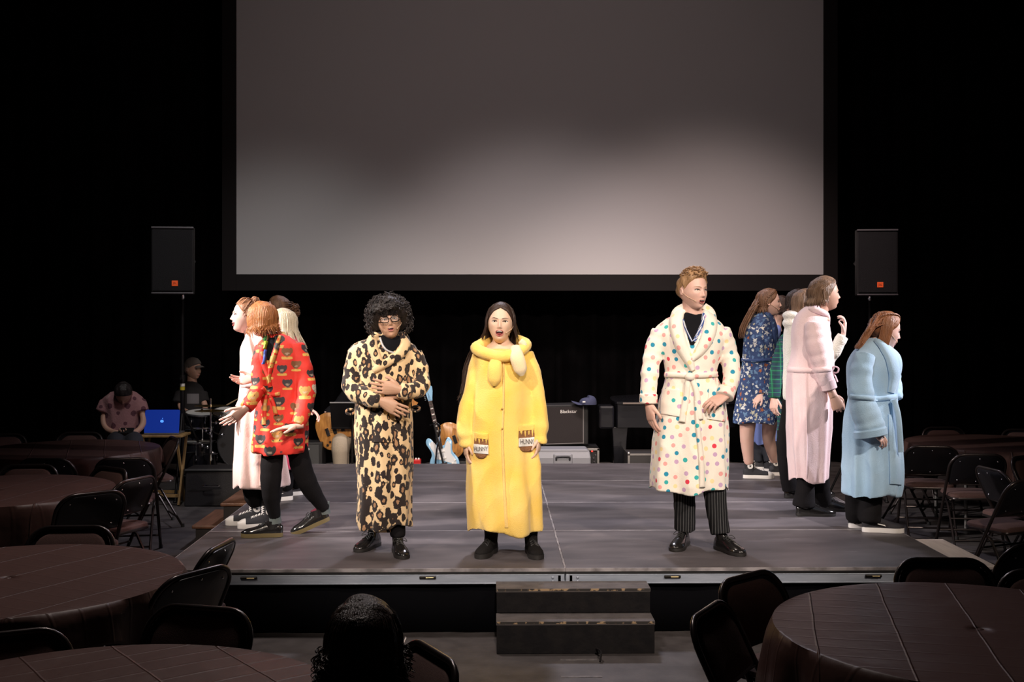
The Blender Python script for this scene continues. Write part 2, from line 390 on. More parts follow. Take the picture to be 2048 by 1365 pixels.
# black skirt hung under the rails, with soft folds
def skirt(name, p0, p1, label):
    p0, p1 = np.array(p0, float), np.array(p1, float); d = p1-p0; ln = np.linalg.norm(d); d /= ln; nn = np.array([-d[1], d[0]])
    k = int(ln/.03); u = np.linspace(0, ln, k); off = .006*np.sin(u*2*PI/.5)+.003*np.sin(u*2*PI/.21+1)
    f = [np.array([*(p0+d*a+nn*o), 0]) for a, o in zip(u, off)]; bk = [np.array([*(p0+d*a+nn*.016), 0]) for a in u[::-1]]
    mb = MB(); mb.loft([np.array(f+bk)+np.array([0, 0, .004]), np.array(f+bk)+np.array([0, 0, SH-.096])]); top_mesh(name, mb, skirt_m, label, 'stage skirt', angle=None)
skirt('stage_skirt', (SX0+.05, SY0+.055), (SX1-.05, SY0+.055), 'black cloth skirt along the front of the stage behind the steps')
skirt('stage_skirt', (SX0+.055, SY0+4*PD-.05), (SX0+.055, SY0+.08), 'black cloth skirt on the stage side facing the round tables with drum kit')
skirt('stage_skirt', (SX1-.055, SY0+.08), (SX1-.055, SY0+4*PD-.05), 'black cloth skirt on the stage side by the pale wooden side steps')

# black two-tread steps in front ------------------------------------------
step_m = pm('step_black_paint', (.009, .008, .009), .7, var=(14, (.014, .012, .012), .4, .65), bump=(40, .15), spec=.15)
tread_m = pm('step_tread_worn', (.075, .065, .063), .75, var=(12, (.12, .104, .10), .35, .7), bump=(40, .1))
worn_m = pm('step_edge_bare_wood', (.40, .27, .15), .7, var=(22, (.03, .025, .022), .40, .46), scl=(1, 1, 1))
xs0 = at(992, 1163, 6.93)[0]; xs1 = xs0+.905; yt = 6.908
ss = thing('stage_steps', 'black painted wooden two-tread steps at the front of the stage', 'steps', ((xs0+xs1)/2, yt-.25, 0))
T1, T2 = SH-.072, SH-.072-.142; D1, D2 = .19, .19
for nm, z0, z1, y0, y1 in (('tread', T1-.022, T1, yt-D1, yt), ('tread', T2-.022, T2, yt-D1-D2, yt-D1)):
    mb = MB(); mb.box(((xs0+xs1)/2, (y0+y1)/2, (z0+z1)/2), (xs1-xs0, y1-y0-.001, z1-z0)); tr = mb.build(nm, tread_m, ss, smooth=False, bevel=.003)
    mb = MB(); mb.box(((xs0+xs1)/2, y0-.0008, z1-.007), (xs1-xs0-.01, .003, .013)); mb.build('worn_edge', worn_m, tr, smooth=False)
for z0, z1, y in ((T2, T1-.022, yt-D1+.012), (0.001, T2-.022, yt-D1-D2+.012)):
    mb = MB(); mb.box(((xs0+xs1)/2, y, (z0+z1)/2), (xs1-xs0-.006, .018, z1-z0-.001)); mb.build('riser', step_m, ss, smooth=False, bevel=.002)
for xx in (xs0+.012, xs1-.012):
    mb = MB(); mb.prism([(-(yt-.002), .001), (-(yt-D1-D2+.024), .001), (-(yt-D1-D2+.024), T2-.023), (-(yt-D1+.024), T2-.023), (-(yt-D1+.024), T1-.023), (-(yt-.002), T1-.023)], -.009, .009, (rotm(0, 0, 0), (0, 0, 0)))
    V = mb.V[0]; mb.V = [np.c_[V[:, 1]+xx, -V[:, 0], V[:, 2]]]; mb.build('side_panel', step_m, ss, smooth=False)
mb = MB(); mb.tube(resample([(xs1-.33, 6.50, .012), (xs1-.34, 6.46, .05), (xs1-.32, 6.40, .05), (xs1-.33, 6.36, .008)], 14), .006, 6)
top_mesh('cable', mb, step_m, 'short black cable loop on the floor before the black steps', 'cable')
# taped floor patch in front of the steps
tape_m = pm('floor_tape_grey', (.16, .145, .14), .6, var=(30, (.10, .09, .09), .4, .6))
for px0, py0, px1, py1, tl in ((1120, 1318, 1195, 1324, 'strip of grey floor tape right before the black steps'), (1122, 1352, 1205, 1358, 'longer strip of grey floor tape farther from the black steps')):
    p, q = gnd(px0, py0), gnd(px1, py1); mb = MB(); mb.box(((p[0]+q[0])/2, (p[1]+q[1])/2, .0012), (abs(q[0]-p[0]), .03, .002))
    top_mesh('floor_tape', mb, tape_m, tl, 'tape', 'tape strips on the floor', smooth=False)

# wooden side steps -------------------------------------------------------
pale_m = pm('pale_plywood', (.66, .58, .55), .6, var=(5, (.54, .47, .45), .35, .7), scl=(6, .8, 1), bump=(30, .05))
brown_m = pm('brown_plywood', (.22, .105, .06), .45, var=(5, (.15, .07, .04), .35, .7), scl=(6, .8, 1))
dark_edge = pm('dark_step_edge', (.03, .025, .024), .6)
def side_steps(label, xe, y0, y1, sgn, m):
    t = thing('side_steps', label, 'steps', (xe+sgn*.25, (y0+y1)/2, 0)); zt = SH-.03
    for k, (z, xa, xb) in enumerate(((zt, xe+sgn*.004, xe+sgn*.245), (zt*.5, xe+sgn*.235, xe+sgn*.48))):
        mb = MB(); mb.box(((xa+xb)/2, (y0+y1)/2, z-.014), (abs(xb-xa), y1-y0, .028)); mb.build('tread', m, t, smooth=False, bevel=.008)
    for yy in (y0+.03, y1-.03):
        mb = MB(); mb.box((xe+sgn*.12, yy, (zt-.028)/2), (.2, .03, zt-.03)); mb.build('support_panel', dark_edge, t, smooth=False)
        mb = MB(); mb.box((xe+sgn*.35, yy, (zt*.5-.028)/2), (.2, .03, zt*.5-.03)); mb.build('support_panel', dark_edge, t, smooth=False)
side_steps('pale plywood side steps against the stage by the folding chairs', SX1+.01, 7.10, 7.95, 1, pale_m)
side_steps('brown wooden side steps against the stage near the black monitor wedge', SX0-.01, 9.55, 10.35, -1, brown_m)
# ================================================================ folding chairs and round tables
ch_frame = pm('chair_frame_brown_black', (.028, .021, .020), .28, .55, bump=(30, .02))
ch_pan = pm('chair_back_pan_black', (.012, .011, .013), .30, .3)
ch_pad = pm('chair_pad_brown', (.080, .038, .031), .9, var=(160, (.064, .029, .024), .4, .6), bump=(300, .15))
ch_rivet = pm('chair_rivet_chrome', (.8, .8, .82), .2, 1)
ch_foot = pm('chair_rubber_foot', (.01, .01, .01), .8)
def rrect(w, z0, z1, rt, rb, n=7):
    """rounded outline in x, z; rt and rb are the corner radii at top and bottom"""
    P = []
    for cx, cz, r, a0 in ((w/2-rb, z0+rb, rb, -90), (w/2-rt, z1-rt, rt, 0), (-w/2+rt, z1-rt, rt, 90), (-w/2+rb, z0+rb, rb, 180)):
        for k in range(n): a = R(a0+90*k/(n-1)); P.append((cx+r*math.cos(a), cz+r*math.sin(a)))
    return P
def make_chair():
    c = thing('folding_chair', 'chair', 'chair')
    W = .225
    ysl = lambda z: -.19+.50*z                       # the slanting main frame, from the front feet to the top of the back
    pts = [(W, ysl(0), .004), (W, ysl(.25), .25), (W, ysl(.5), .5), (W, ysl(.62), .62)]
    for k in range(8):
        a = R(90*k/7); pts.append((W-.11+.11*math.cos(a), ysl(.68+.11*math.sin(a)), .68+.11*math.sin(a)))
    pts += [(-p[0], p[1], p[2]) for p in pts[::-1]]
    mb = MB(); mb.tube(np.array(pts), .0125, 10); mb.build('main_frame', ch_frame, c, fix=False)
    for sx in (-1, 1):
        mb = MB(); mb.tube([(sx*(W-.028), .235, .004), (sx*(W-.028), .04, .36), (sx*(W-.028), -.06, .425)], .0105, 8); mb.build('rear_leg', ch_frame, c, fix=False)
        for yy in (ysl(0), .235):
            mb = MB(); mb.lathe((sx*(W if yy < 0 else W-.028), yy, 0), [(.014, 0), (.0165, .002), (.0155, .03)], 10); mb.build('rubber_foot', ch_foot, c, fix=False)
    for p, q, r in (((-W, ysl(.12), .12), (W, ysl(.12), .12), .008), ((-W, ysl(.30), .30), (W, ysl(.30), .30), .008), ((-W+.028, .19, .09), (W-.028, .19, .09), .008), ((-W+.028, .10, .255), (W-.028, .10, .255), .007)):
        mb = MB(); mb.tube([p, q], r, 8); mb.build('crossbar', ch_frame, c, fix=False)
    # seat: a steel pan with a padded top
    def slab(poly, y0, y1, bulge, n=5):
        P = np.array(poly); cx = P.mean(0); rings = []
        for s_, yy in ((1, y0), (1, y0+(y1-y0)*.4), (.985, y0+(y1-y0)*.75), (.93, y1), (.55, y1+bulge), (.05, y1+bulge*1.15)):
            Q = cx+(P-cx)*s_; rings.append(np.c_[Q[:, 0], np.full(len(Q), yy), Q[:, 1]])
        return rings
    seat = rrect(.40, -.225, .165, .06, .09)
    mb = MB(); mb.loft([np.c_[r_[:, 0], r_[:, 2], r_[:, 1]] for r_ in slab(seat, .435, .462, .012)]); mb.build('seat_pad', ch_pad, c, fix=False)
    mb = MB(); mb.loft([np.c_[r_[:, 0]*1.03, r_[:, 2]*1.03, r_[:, 1]] for r_ in slab(seat, .418, .440, .0)][:4]); mb.build('seat_pan', ch_frame, c, fix=False)
    back = rrect(.425, .535, .782, .105, .03)
    def curve(rings):                                # lean with the frame and bow slightly backwards
        out = []
        for r_ in rings:
            q = r_.copy(); q[:, 1] = r_[:, 1]+ysl(r_[:, 2])+.018*(1-(r_[:, 0]/.21)**2); out.append(q)
        return out
    mb = MB(); mb.loft(curve(slab(back, -.002, .012, .002)[::1])); bp = mb.build('back_pan', ch_pan, c, fix=False)
    inner = [(x*.88, .66+(z-.66)*.86) for x, z in back]
    mb = MB(); mb.loft(curve([r_*np.array([1, -1, 1]) for r_ in slab(inner, .001, .020, .008)])[::-1]); mb.build('back_pad', ch_pad, c, fix=False)
    for x, z in ((-.15, .735), (0, .76), (.15, .735), (-.15, .575), (0, .565), (.15, .575)):
        mb = MB(); mb.ell((x, ysl(z)+.018*(1-(x/.21)**2)+.0145, z), (.0055, .003, .0055), seg=8, rings=5); mb.build('rivet', ch_rivet, bp, fix=False)
    mb = MB(); mb.tube([(-.21, ysl(.537)+.002, .537), (0, ysl(.537)+.022, .533), (.21, ysl(.537)+.002, .537)], .006, 6); mb.build('back_edge', ch_frame, c, fix=False)
    return c
chair0 = make_chair(); chair_used = [False]
def chair(px, Z, face, label, grp='brown padded folding chairs around the tables'):
    """px, Z: where the middle of the backrest stands; face: heading in degrees, 0 = towards the camera, 90 = to the right"""
    p = at(px, 900, Z); th = R(face)
    for tx_, ty_ in T.values():                 # keep every backrest clear of the hanging cloth
        d_ = math.hypot(p[0]-tx_, p[1]-ty_)
        if d_ < .86: p = np.array([tx_+(p[0]-tx_)/d_*.86, ty_+(p[1]-ty_)/d_*.86, 0])
    o = chair0 if not chair_used[0] else copy_tree(chair0); chair_used[0] = True
    off = np.array([-math.sin(th), math.cos(th)])*.16      # backrest sits behind the seat centre
    o.location = (p[0]-off[0], p[1]-off[1], 0); o.rotation_euler = (0, 0, th)
    tag(o, label, 'chair', grp); return o

cloth_m, t, b = nt('plastic_tablecloth_brown')
b.inputs['Roughness'].default_value = .45; b.inputs['Specular IOR Level'].default_value = .22
tc = N(t, 'ShaderNodeTexCoord'); sx = N(t, 'ShaderNodeSeparateXYZ'); L(t, tc.outputs['Object'], sx.inputs[0])
n = N(t, 'ShaderNodeTexNoise'); n.inputs['Scale'].default_value = 3; n.inputs['Detail'].default_value = 4; L(t, tc.outputs['Object'], n.inputs['Vector'])
xm = N(t, 'ShaderNodeMix', data_type='RGBA'); L(t, n.outputs['Fac'], xm.inputs[0]); xm.inputs[6].default_value = (.075, .039, .032, 1); xm.inputs[7].default_value = (.060, .031, .026, 1)
L(t, xm.outputs[2], b.inputs['Base Color'])
hs = []
for ax, per, wd, amp in ((0, .30, .006, 1.0), (1, .115, .010, .35)):   # packing folds
    pp = N(t, 'ShaderNodeMath', operation='PINGPONG'); pp.inputs[1].default_value = per/2
    ad = N(t, 'ShaderNodeMath', operation='MULTIPLY_ADD'); ad.inputs[1].default_value = .02; L(t, n.outputs['Fac'], ad.inputs[0]); L(t, sx.outputs[ax], ad.inputs[2])
    L(t, ad.outputs[0], pp.inputs[0])
    mr = N(t, 'ShaderNodeMapRange'); mr.inputs[1].default_value = 0; mr.inputs[2].default_value = wd; mr.inputs[3].default_value = amp; mr.inputs[4].default_value = 0; mr.interpolation_type = 'SMOOTHSTEP'
    L(t, pp.outputs[0], mr.inputs[0]); hs.append(mr)
ad = N(t, 'ShaderNodeMath', operation='ADD'); L(t, hs[0].outputs[0], ad.inputs[0]); L(t, hs[1].outputs[0], ad.inputs[1])
n2 = N(t, 'ShaderNodeTexNoise'); n2.inputs['Scale'].default_value = 7; n2.inputs['Detail'].default_value = 3; L(t, tc.outputs['Object'], n2.inputs['Vector'])
a2 = N(t, 'ShaderNodeMath', operation='MULTIPLY_ADD'); a2.inputs[1].default_value = 1.6; L(t, n2.outputs['Fac'], a2.inputs[0]); L(t, ad.outputs[0], a2.inputs[2])
bp = N(t, 'ShaderNodeBump'); bp.inputs['Distance'].default_value = .004; bp.inputs['Strength'].default_value = .9; L(t, a2.outputs[0], bp.inputs['Height']); L(t, bp.outputs[0], b.inputs['Normal'])
tbl_top = pm('table_top_laminate', (.12, .09, .07), .6); tbl_leg = pm('table_leg_steel', (.22, .21, .20), .4, .7)
def table(x, y, rz, label, clabel, seed, r=.76):
    t = thing('round_table', label, 'table', (x, y, 0), rz, 'round banquet tables')
    mb = MB(); mb.lathe((0, 0, 0), [(r-.01, .708), (r, .712), (r, .730), (r-.006, .735)], 48); mb.build('tabletop', tbl_top, t, fix=False)
    for sx_ in (-1, 1):
        for sy_ in (-1, 1):
            mb = MB(); mb.tube([(sx_*.40, sy_*.28, .003), (sx_*.40, sy_*.28, .70)], .016, 10); mb.build('leg', tbl_leg, t, fix=False)
        mb = MB(); mb.tube([(sx_*.40, -.28, .20), (sx_*.40, .28, .20)], .012, 8); mb.build('leg_brace', tbl_leg, t, fix=False)
    rs = np.random.RandomState(seed); k = 160; a = np.linspace(0, 2*PI, k, endpoint=False)
    ph = rs.uniform(0, 6.28, 4)
    fold = np.abs(np.sin(a*4.5+ph[0]+.4*np.sin(a*2+ph[1])))*.8+.35*np.abs(np.sin(a*9.5+ph[2]))   # pleats come out in points
    drop = .225+.06*np.cos(4*a+ph[3])+.025*np.cos(7*a+ph[1])
    rings = []
    for q in np.linspace(.02, 1, 16):
        rr = r*q*.995; zz = .7395+.0025*np.sin(a*3+q*9+ph[0])*q+.0015*rs.normal(size=k)*0
        rings.append(np.c_[rr*np.cos(a), rr*np.sin(a), np.full(k, 0)+zz])
    for q in np.linspace(0, 1, 12):
        rr = r+.006+.012*math.sin(min(1, q*4)*PI/2)+q**.8*(.075*fold-.03)
        rings.append(np.c_[rr*np.cos(a), rr*np.sin(a), .739-.006*min(1, q*6)-drop*q+.012*np.sin(a*13+ph[2])*q])
    mb = MB(); mb.loft(rings, cap=False); k0 = len(rings[0]); mb.add(rings[0], [tuple(range(k0-1, -1, -1))])
    o = mb.build('tablecloth', cloth_m, None, angle=60); o.location = (x, y, 0); o.rotation_euler = (0, 0, rz+.12)
    s = o.modifiers.new('thickness', 'SOLIDIFY'); s.thickness = .0015; s.offset = 1
    tag(o, clabel, 'tablecloth', 'brown plastic tablecloths')
def tpos(x, Z):
    p = CAM+Z*FW+x*RT; return p[0], p[1]
T = {}
for key, x, Z, rz, lab, cl, sd in (
    ('near_right', 1.77, 4.35, -.35, 'round folding table under the cloth beside the pale side steps', 'brown plastic cloth with packing creases on the table before the pale side steps', 4),
    ('mid_left', -2.28, 5.20, -.62, 'round folding table under the cloth near the front corner of the stage', 'brown plastic cloth with wrinkled corner on the table touching the stage corner', 7),
    ('near_left', -1.25, 3.39, .5, 'round folding table beside the curly-haired spectator', 'reddish brown plastic cloth on the table beside the curly-haired spectator', 9),
    ('far_left', -3.50, 7.80, -.3, 'round folding table between the drum-side chairs', 'brown plastic cloth on the middle table of the drum side', 11),
    ('back_left', -3.92, 10.2, .2, 'round folding table in front of the man with the phone', 'brown plastic cloth on the table before the man with the phone', 12),
    ('back_right', 4.46, 10.7, .1, 'round folding table behind the woman in the blue robe', 'brown plastic cloth on the table behind the blue robe', 15)):
    T[key] = tpos(x, Z); table(*T[key], rz, lab, cl, sd)
for px, Z, f, lab in (
    (158, 11.05, 0, 'folding chair with its back to the man with the phone, showing only its rim'),
    (2, 10.9, 12, 'folding chair with only a rim over the back table, farthest from the laptop'),
    (318, 10.55, -62, 'folding chair with pad towards the back table, next to the laptop tray'),
    (250, 9.12, 188, 'folding chair with black riveted back before the laptop table'),
    (95, 9.10, 176, 'folding chair with black riveted back before the middle of the back table'),
    (52, 8.62, 3, 'folding chair facing the hall behind the middle table, brown pad showing'),
    (174, 8.36, -38, 'folding chair with shiny rim at the stage side of the middle table'),
    (182, 7.36, 222, 'folding chair with slanting black back before the middle table'),
    (264, 8.0, 248, 'folding chair with black back and visible red-brown seat near the stage'),
    (140, 6.12, 4, 'folding chair with pad facing the hall behind the wrinkled cloth'),
    (356, 5.12, 238, 'folding chair with black back tucked against the wrinkled plastic cloth'),
    (426, 5.70, -99, 'folding chair seen edge-on before the stage front rail'),
    (395, 4.42, -16, 'folding chair with wide brown pad before the stage skirt'),
    (8, 4.06, 24, 'folding chair half hidden behind the reddish cloth'),
    (845, 3.86, -62, 'folding chair right beside the curly-haired spectator'),
    (1508, 4.98, 42, 'folding chair before the stage skirt next to the black steps'),
    (1436, 4.42, 60, 'folding chair standing on the lit floor by the creased tablecloth'),
    (1890, 5.30, -3, 'folding chair with wide rim before the pale side steps'),
    (2108, 5.02, -25, 'folding chair turned at an angle behind the creased cloth by the pale steps'),
    (1862, 9.95, 170, 'folding chair with black riveted back behind the blue robe'),
    (1955, 9.38, 176, 'folding chair with black back and reddish seat before the back table'),
    (1990, 8.50, 98, 'folding chair seen edge-on with shiny frame above the pale steps'),
    (2052, 7.95, 205, 'folding chair with black back leaning over the scuffed floor'),
    (2058, 9.2, 35, 'folding chair with pad towards the hall beyond the scuffed floor'),
    (2066, 5.75, 200, 'folding chair with rounded black back by the pale lower step'),
    (1894, 11.5, 2, 'folding chair with only its rim over the cloth behind the blue robe'),
    (2050, 11.35, -6, 'folding chair with brown rim over the cloth far from the stage'),
    (1806, 10.9, 60, 'folding chair mostly hidden behind the hem of the blue robe')):
    chair(px, Z, f, lab)
# ================================================================ loudspeakers, band gear
spk_m = pm('speaker_cabinet_black', (.006, .005, .006), .6, bump=(150, .1))
grille_m = pm('speaker_grille_black', (.008, .007, .009), .6, .1, bump=(400, .6))
badge_m = pm('badge_orange', (.75, .10, .02), .5, emit=((.8, .09, .02), .22)); badge_t = pm('badge_lettering_dark', (.22, .02, .01), .5)
blk = pm('black_metal', (.015, .014, .015), .4, .5); chrome = pm('chrome', (.75, .75, .78), .12, 1); whitepl = pm('white_plastic', (.75, .73, .70), .5)
lip_m = pm('speaker_top_edge', (.10, .09, .10), .4, .2)
def text_mesh(s, size, font_extrude=.0):
    cu = bpy.data.curves.new('txt', 'FONT'); cu.body = s; cu.size = size; cu.extrude = font_extrude; cu.align_x = 'CENTER'; cu.align_y = 'CENTER'; cu.resolution_u = 3
    o = bpy.data.objects.new('txt', cu); col.objects.link(o); dg = bpy.context.evaluated_depsgraph_get()
    me = o.evaluated_get(dg).to_mesh(); V = np.array([v.co[:] for v in me.vertices]); Fs = [tuple(p.vertices) for p in me.polygons]
    o.evaluated_get(dg).to_mesh_clear(); bpy.data.objects.remove(o); bpy.data.curves.remove(cu)
    return V, Fs
def place_text(s, size, origin, rot, mat_, parent, thick=.001, name='lettering', shear=0):
    """flat raised lettering; rot maps (right, up, out-of-face) columns to the world"""
    V, Fs = text_mesh(s, size); V = V.copy(); V[:, 0] += shear*V[:, 1]; V[:, 2] = thick
    mb = MB(); mb.add(V @ np.asarray(rot).T+np.asarray(origin), Fs); return mb.build(name, mat_, parent, smooth=False)
FRONT = np.array([[1, 0, 0], [0, 0, -1], [0, 1, 0]], float)      # text facing -y
def speaker(px, Z, pyb, pyt, wpx, yaw, label, slabel, polepx):
    p = at(px, pyb, Z); h = (pyb-pyt)/F*Z; wd = wpx/F*Z; rz = rotm(0, 0, R(yaw))
    s = thing('loudspeaker', label, 'loudspeaker', p)
    def q(mb, name, m, par=s, **kw): mb.xf(rz, p); return mb.build(name, m, par, **kw)
    mb = MB(); mb.prism([(-wd/2, 0), (wd/2, 0), (wd/2, h), (-wd/2, h)], 0, .01)
    prof = [(-wd/2, 0), (wd/2, 0), (wd/2, .12), (wd*.30, .42), (-wd*.30, .42), (-wd/2, .12)]
    mb = MB(); mb.loft([np.array([(x, y, 0) for x, y in prof]), np.array([(x, y, h) for x, y in prof])]); q(mb, 'cabinet', spk_m, smooth=False, bevel=.012)
    mb = MB(); mb.prism([(-wd/2+.015, .035), (wd/2-.015, .035), (wd/2-.015, h-.03), (-wd/2+.015, h-.03)], -.012, .004); q(mb, 'grille', grille_m, smooth=False, bevel=.004)
    mb = MB(); mb.box((0, -.003, h-.008), (wd, .02, .018)); q(mb, 'top_lip', lip_m, smooth=False, bevel=.004)
    mb = MB(); mb.box((0, -.003, .012), (wd, .018, .014)); q(mb, 'bottom_lip', lip_m, smooth=False, bevel=.004)
    mb = MB(); mb.box((wd*.06, -.0145, .115), (.062, .006, .056)); bd = q(mb, 'badge', badge_m, smooth=False, bevel=.002)
    place_text('JBL', .03, p+rz @ np.array([wd*.06, -.0185, .115]), rz @ FRONT, badge_t, s)
    for sx_ in (-1, 1):
        mb = MB(); mb.tube([(sx_*wd*.44, .16, h*.46), (sx_*wd*.47, .22, h*.5), (sx_*wd*.40, .30, h*.54)], .012, 8); q(mb, 'handle', blk)
    # the tripod
    pb = at(polepx, pyb, Z+.2); t = thing('speaker_stand', slabel, 'speaker stand', (pb[0], pb[1], 0)); x, y = pb[0], pb[1]
    mb = MB(); mb.tube([(x, y, .45), (x, y, 1.25)], .024, 12); mb.build('lower_pole', blk, t)
    mb = MB(); mb.tube([(x, y, 1.2), (x, y, p[2])], .017, 12); mb.build('upper_pole', blk, t)
    mb = MB(); mb.lathe((x, y, 1.22), [(.03, 0), (.033, .02), (.03, .07)], 14); cl = mb.build('clamp_collar', blk, t)
    mb = MB(); mb.tube([(x, y-.02, 1.255), (x, y-.07, 1.255)], [.006, .012], 8); mb.build('knob', blk, cl)
    mb = MB(); mb.lathe((x, y, p[2]-.05), [(.018, 0), (.03, .02), (.03, .05)], 12); mb.build('mounting_collar', chrome, t)
    mb = MB(); mb.lathe((x, y, .86), [(.03, 0), (.034, .03), (.03, .06)], 12); mb.build('leg_collar', blk, t)
    for k in range(3):
        a = R(120*k+35); e = np.array([x+.42*math.cos(a), y+.42*math.sin(a), .012])
        mb = MB(); mb.tube([(x+.03*math.cos(a), y+.03*math.sin(a), .88), e], .013, 8); lg = mb.build('leg', blk, t)
        mb = MB(); mb.tube([(x+.02*math.cos(a), y+.02*math.sin(a), .46), (x+.19*math.cos(a), y+.19*math.sin(a), .46)], .009, 8); mb.build('brace', blk, lg)
        mb = MB(); mb.ell(e, (.022, .022, .012), seg=10, rings=6); mb.build('rubber_foot', blk, lg)
    return t
tL = speaker(345, 12.0, 589, 454, 82, 8, 'black loudspeaker with an orange badge above the drummer', 'black tripod speaker stand with yellow tape beside the laptop', 365)
speaker(1755, 12.0, 592, 459, 80, -8, 'black loudspeaker with an orange badge above the blue robe', 'black tripod speaker stand behind the woman in the blue robe', 1740)
yl = pm('yellow_tape', (.55, .42, .03), .5)
tp = at(368, 777, 12.2); tx, ty = tL.location.x, tL.location.y
mb = MB(); mb.lathe((tx, ty, tp[2]-.02), [(.026, 0), (.026, .035)], 14); mb.build('tape_band', yl, tL)
mb = MB(); mb.lathe((tx, ty, tp[2]+.02), [(.0255, 0), (.0255, .03)], 14); mb.build('label_band', whitepl, tL)

# black monitor wedge beside the stage
wm = pm('monitor_black', (.014, .012, .013), .5, bump=(120, .1))
p0, p1 = at(368, 1012, 11.55), at(478, 1012, 11.55); xa, xb = p0[0], p1[0]; y0 = p0[1]
mw = thing('monitor_wedge', 'black stage monitor cabinet on the floor below the drum kit', 'monitor', ((xa+xb)/2, y0+.2, 0))
mb = MB(); mb.prism([(0, 0), (.38, 0), (.38, .37), (.06, .37)], xa, xb); V = mb.V[0]; mb.V = [np.c_[V[:, 1], V[:, 0]+y0, V[:, 2]+.004]]; mb.build('cabinet', wm, mw, smooth=False, bevel=.01)
mb = MB(); mb.box(((xa+xb)/2, y0+.055, .362), (xb-xa+.01, .04, .02)); mb.build('edge_trim', pm('trim_grey', (.10, .10, .10), .35, .4), mw, smooth=False, bevel=.005)
mb = MB(); mb.tube(resample([((xa+xb)/2-.08, y0-.004, .2), ((xa+xb)/2-.07, y0-.03, .215), ((xa+xb)/2+.07, y0-.03, .215), ((xa+xb)/2+.08, y0-.004, .2)], 12), .008, 8); mb.build('handle', chrome, mw)

# laptop on a wooden folding tray
wood = pm('tray_pale_wood', (.42, .26, .10), .5, var=(4, (.30, .18, .07), .35, .7), scl=(8, 1, 1))
Zt = 11.75; c = at(328, 868, Zt); zt = c[2]
tr = thing('folding_tray', 'pale wooden folding tray table holding the laptop', 'tray table', (c[0], c[1], 0))
mb = MB(); mb.box((c[0], c[1], zt-.011), (.46, .34, .022)); mb.build('tray_top', wood, tr, smooth=False, bevel=.004)
for sx_ in (-1, 1):
    for dy in (-1, 1):
        mb = MB(); d = np.array([0, dy*.30, -(zt-.03)]); s = np.array([c[0]+sx_*(.19-.02*(dy > 0)), c[1]-dy*.15, zt-.025]); e = s+d
        f = unit(d); u = np.array([1.0, 0, 0]); v = np.cross(f, u)
        mb.loft([s+a*.010*u+bb*.018*v for a, bb in [(0, 0)]] and [np.array([s+i*.010*u+j*.018*v for i, j in ((-1, -1), (1, -1), (1, 1), (-1, 1))]), np.array([e+i*.010*u+j*.018*v for i, j in ((-1, -1), (1, -1), (1, 1), (-1, 1))])]); mb.build('leg', wood, tr, smooth=False)
for dy in (-.13, .13):
    mb = MB(); mb.box((c[0], c[1]+dy, .10), (.37, .022, .03)); mb.build('leg_brace', wood, tr, smooth=False)
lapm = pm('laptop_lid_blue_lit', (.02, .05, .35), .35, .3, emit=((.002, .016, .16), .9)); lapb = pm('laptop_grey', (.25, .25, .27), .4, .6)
glow = pm('laptop_emblem', (.2, .4, .9), .4, emit=((.06, .30, 1), 1.0))
lp = thing('laptop', 'open blue laptop with a lit fruit emblem on its lid', 'laptop', (c[0], c[1], zt+.001))
mb = MB(); mb.box((c[0], c[1]+.02, zt+.010), (.35, .24, .016)); mb.build('base', lapb, lp, smooth=False, bevel=.004)
rx = rotm(R(-12), 0, 0); hinge = np.array([c[0], c[1]-.09, zt+.018])
mb = MB(); mb.prism(rrect(.35, 0, .235, .012, .006, 4), -.004, .004); mb.xf(rx, hinge); mb.build('lid', lapm, lp, smooth=False)
ap = []
for k in range(40):                           # apple outline with a bite
    a = 2*PI*k/40; r_ = .0165*(1+.10*math.cos(2*a)-.10*math.exp(-((a-PI/2)/.35)**2)-.06*math.exp(-((a-3*PI/2)/.3)**2))
    x_, z_ = r_*math.cos(a), r_*math.sin(a)
    d_ = math.hypot(x_-.019, z_-.003)
    if d_ < .008: x_, z_ = .019+(x_-.019)/d_*.008 if x_ < .019 else .0115, z_
    ap.append((x_, z_+.118))
mb = MB(); mb.prism(ap, -.0052, -.0045); lf = [(0+.006*math.sin(u)*1.0+.002, .142+.010*u/PI) for u in np.linspace(0, PI, 8)]+[(-.002+.004*math.sin(u), .152-.010*u/PI) for u in np.linspace(0, PI, 8)]
mb.prism(lf, -.0052, -.0045); mb.xf(rx, hinge); mb.build('lid_emblem', glow, lp, smooth=False)

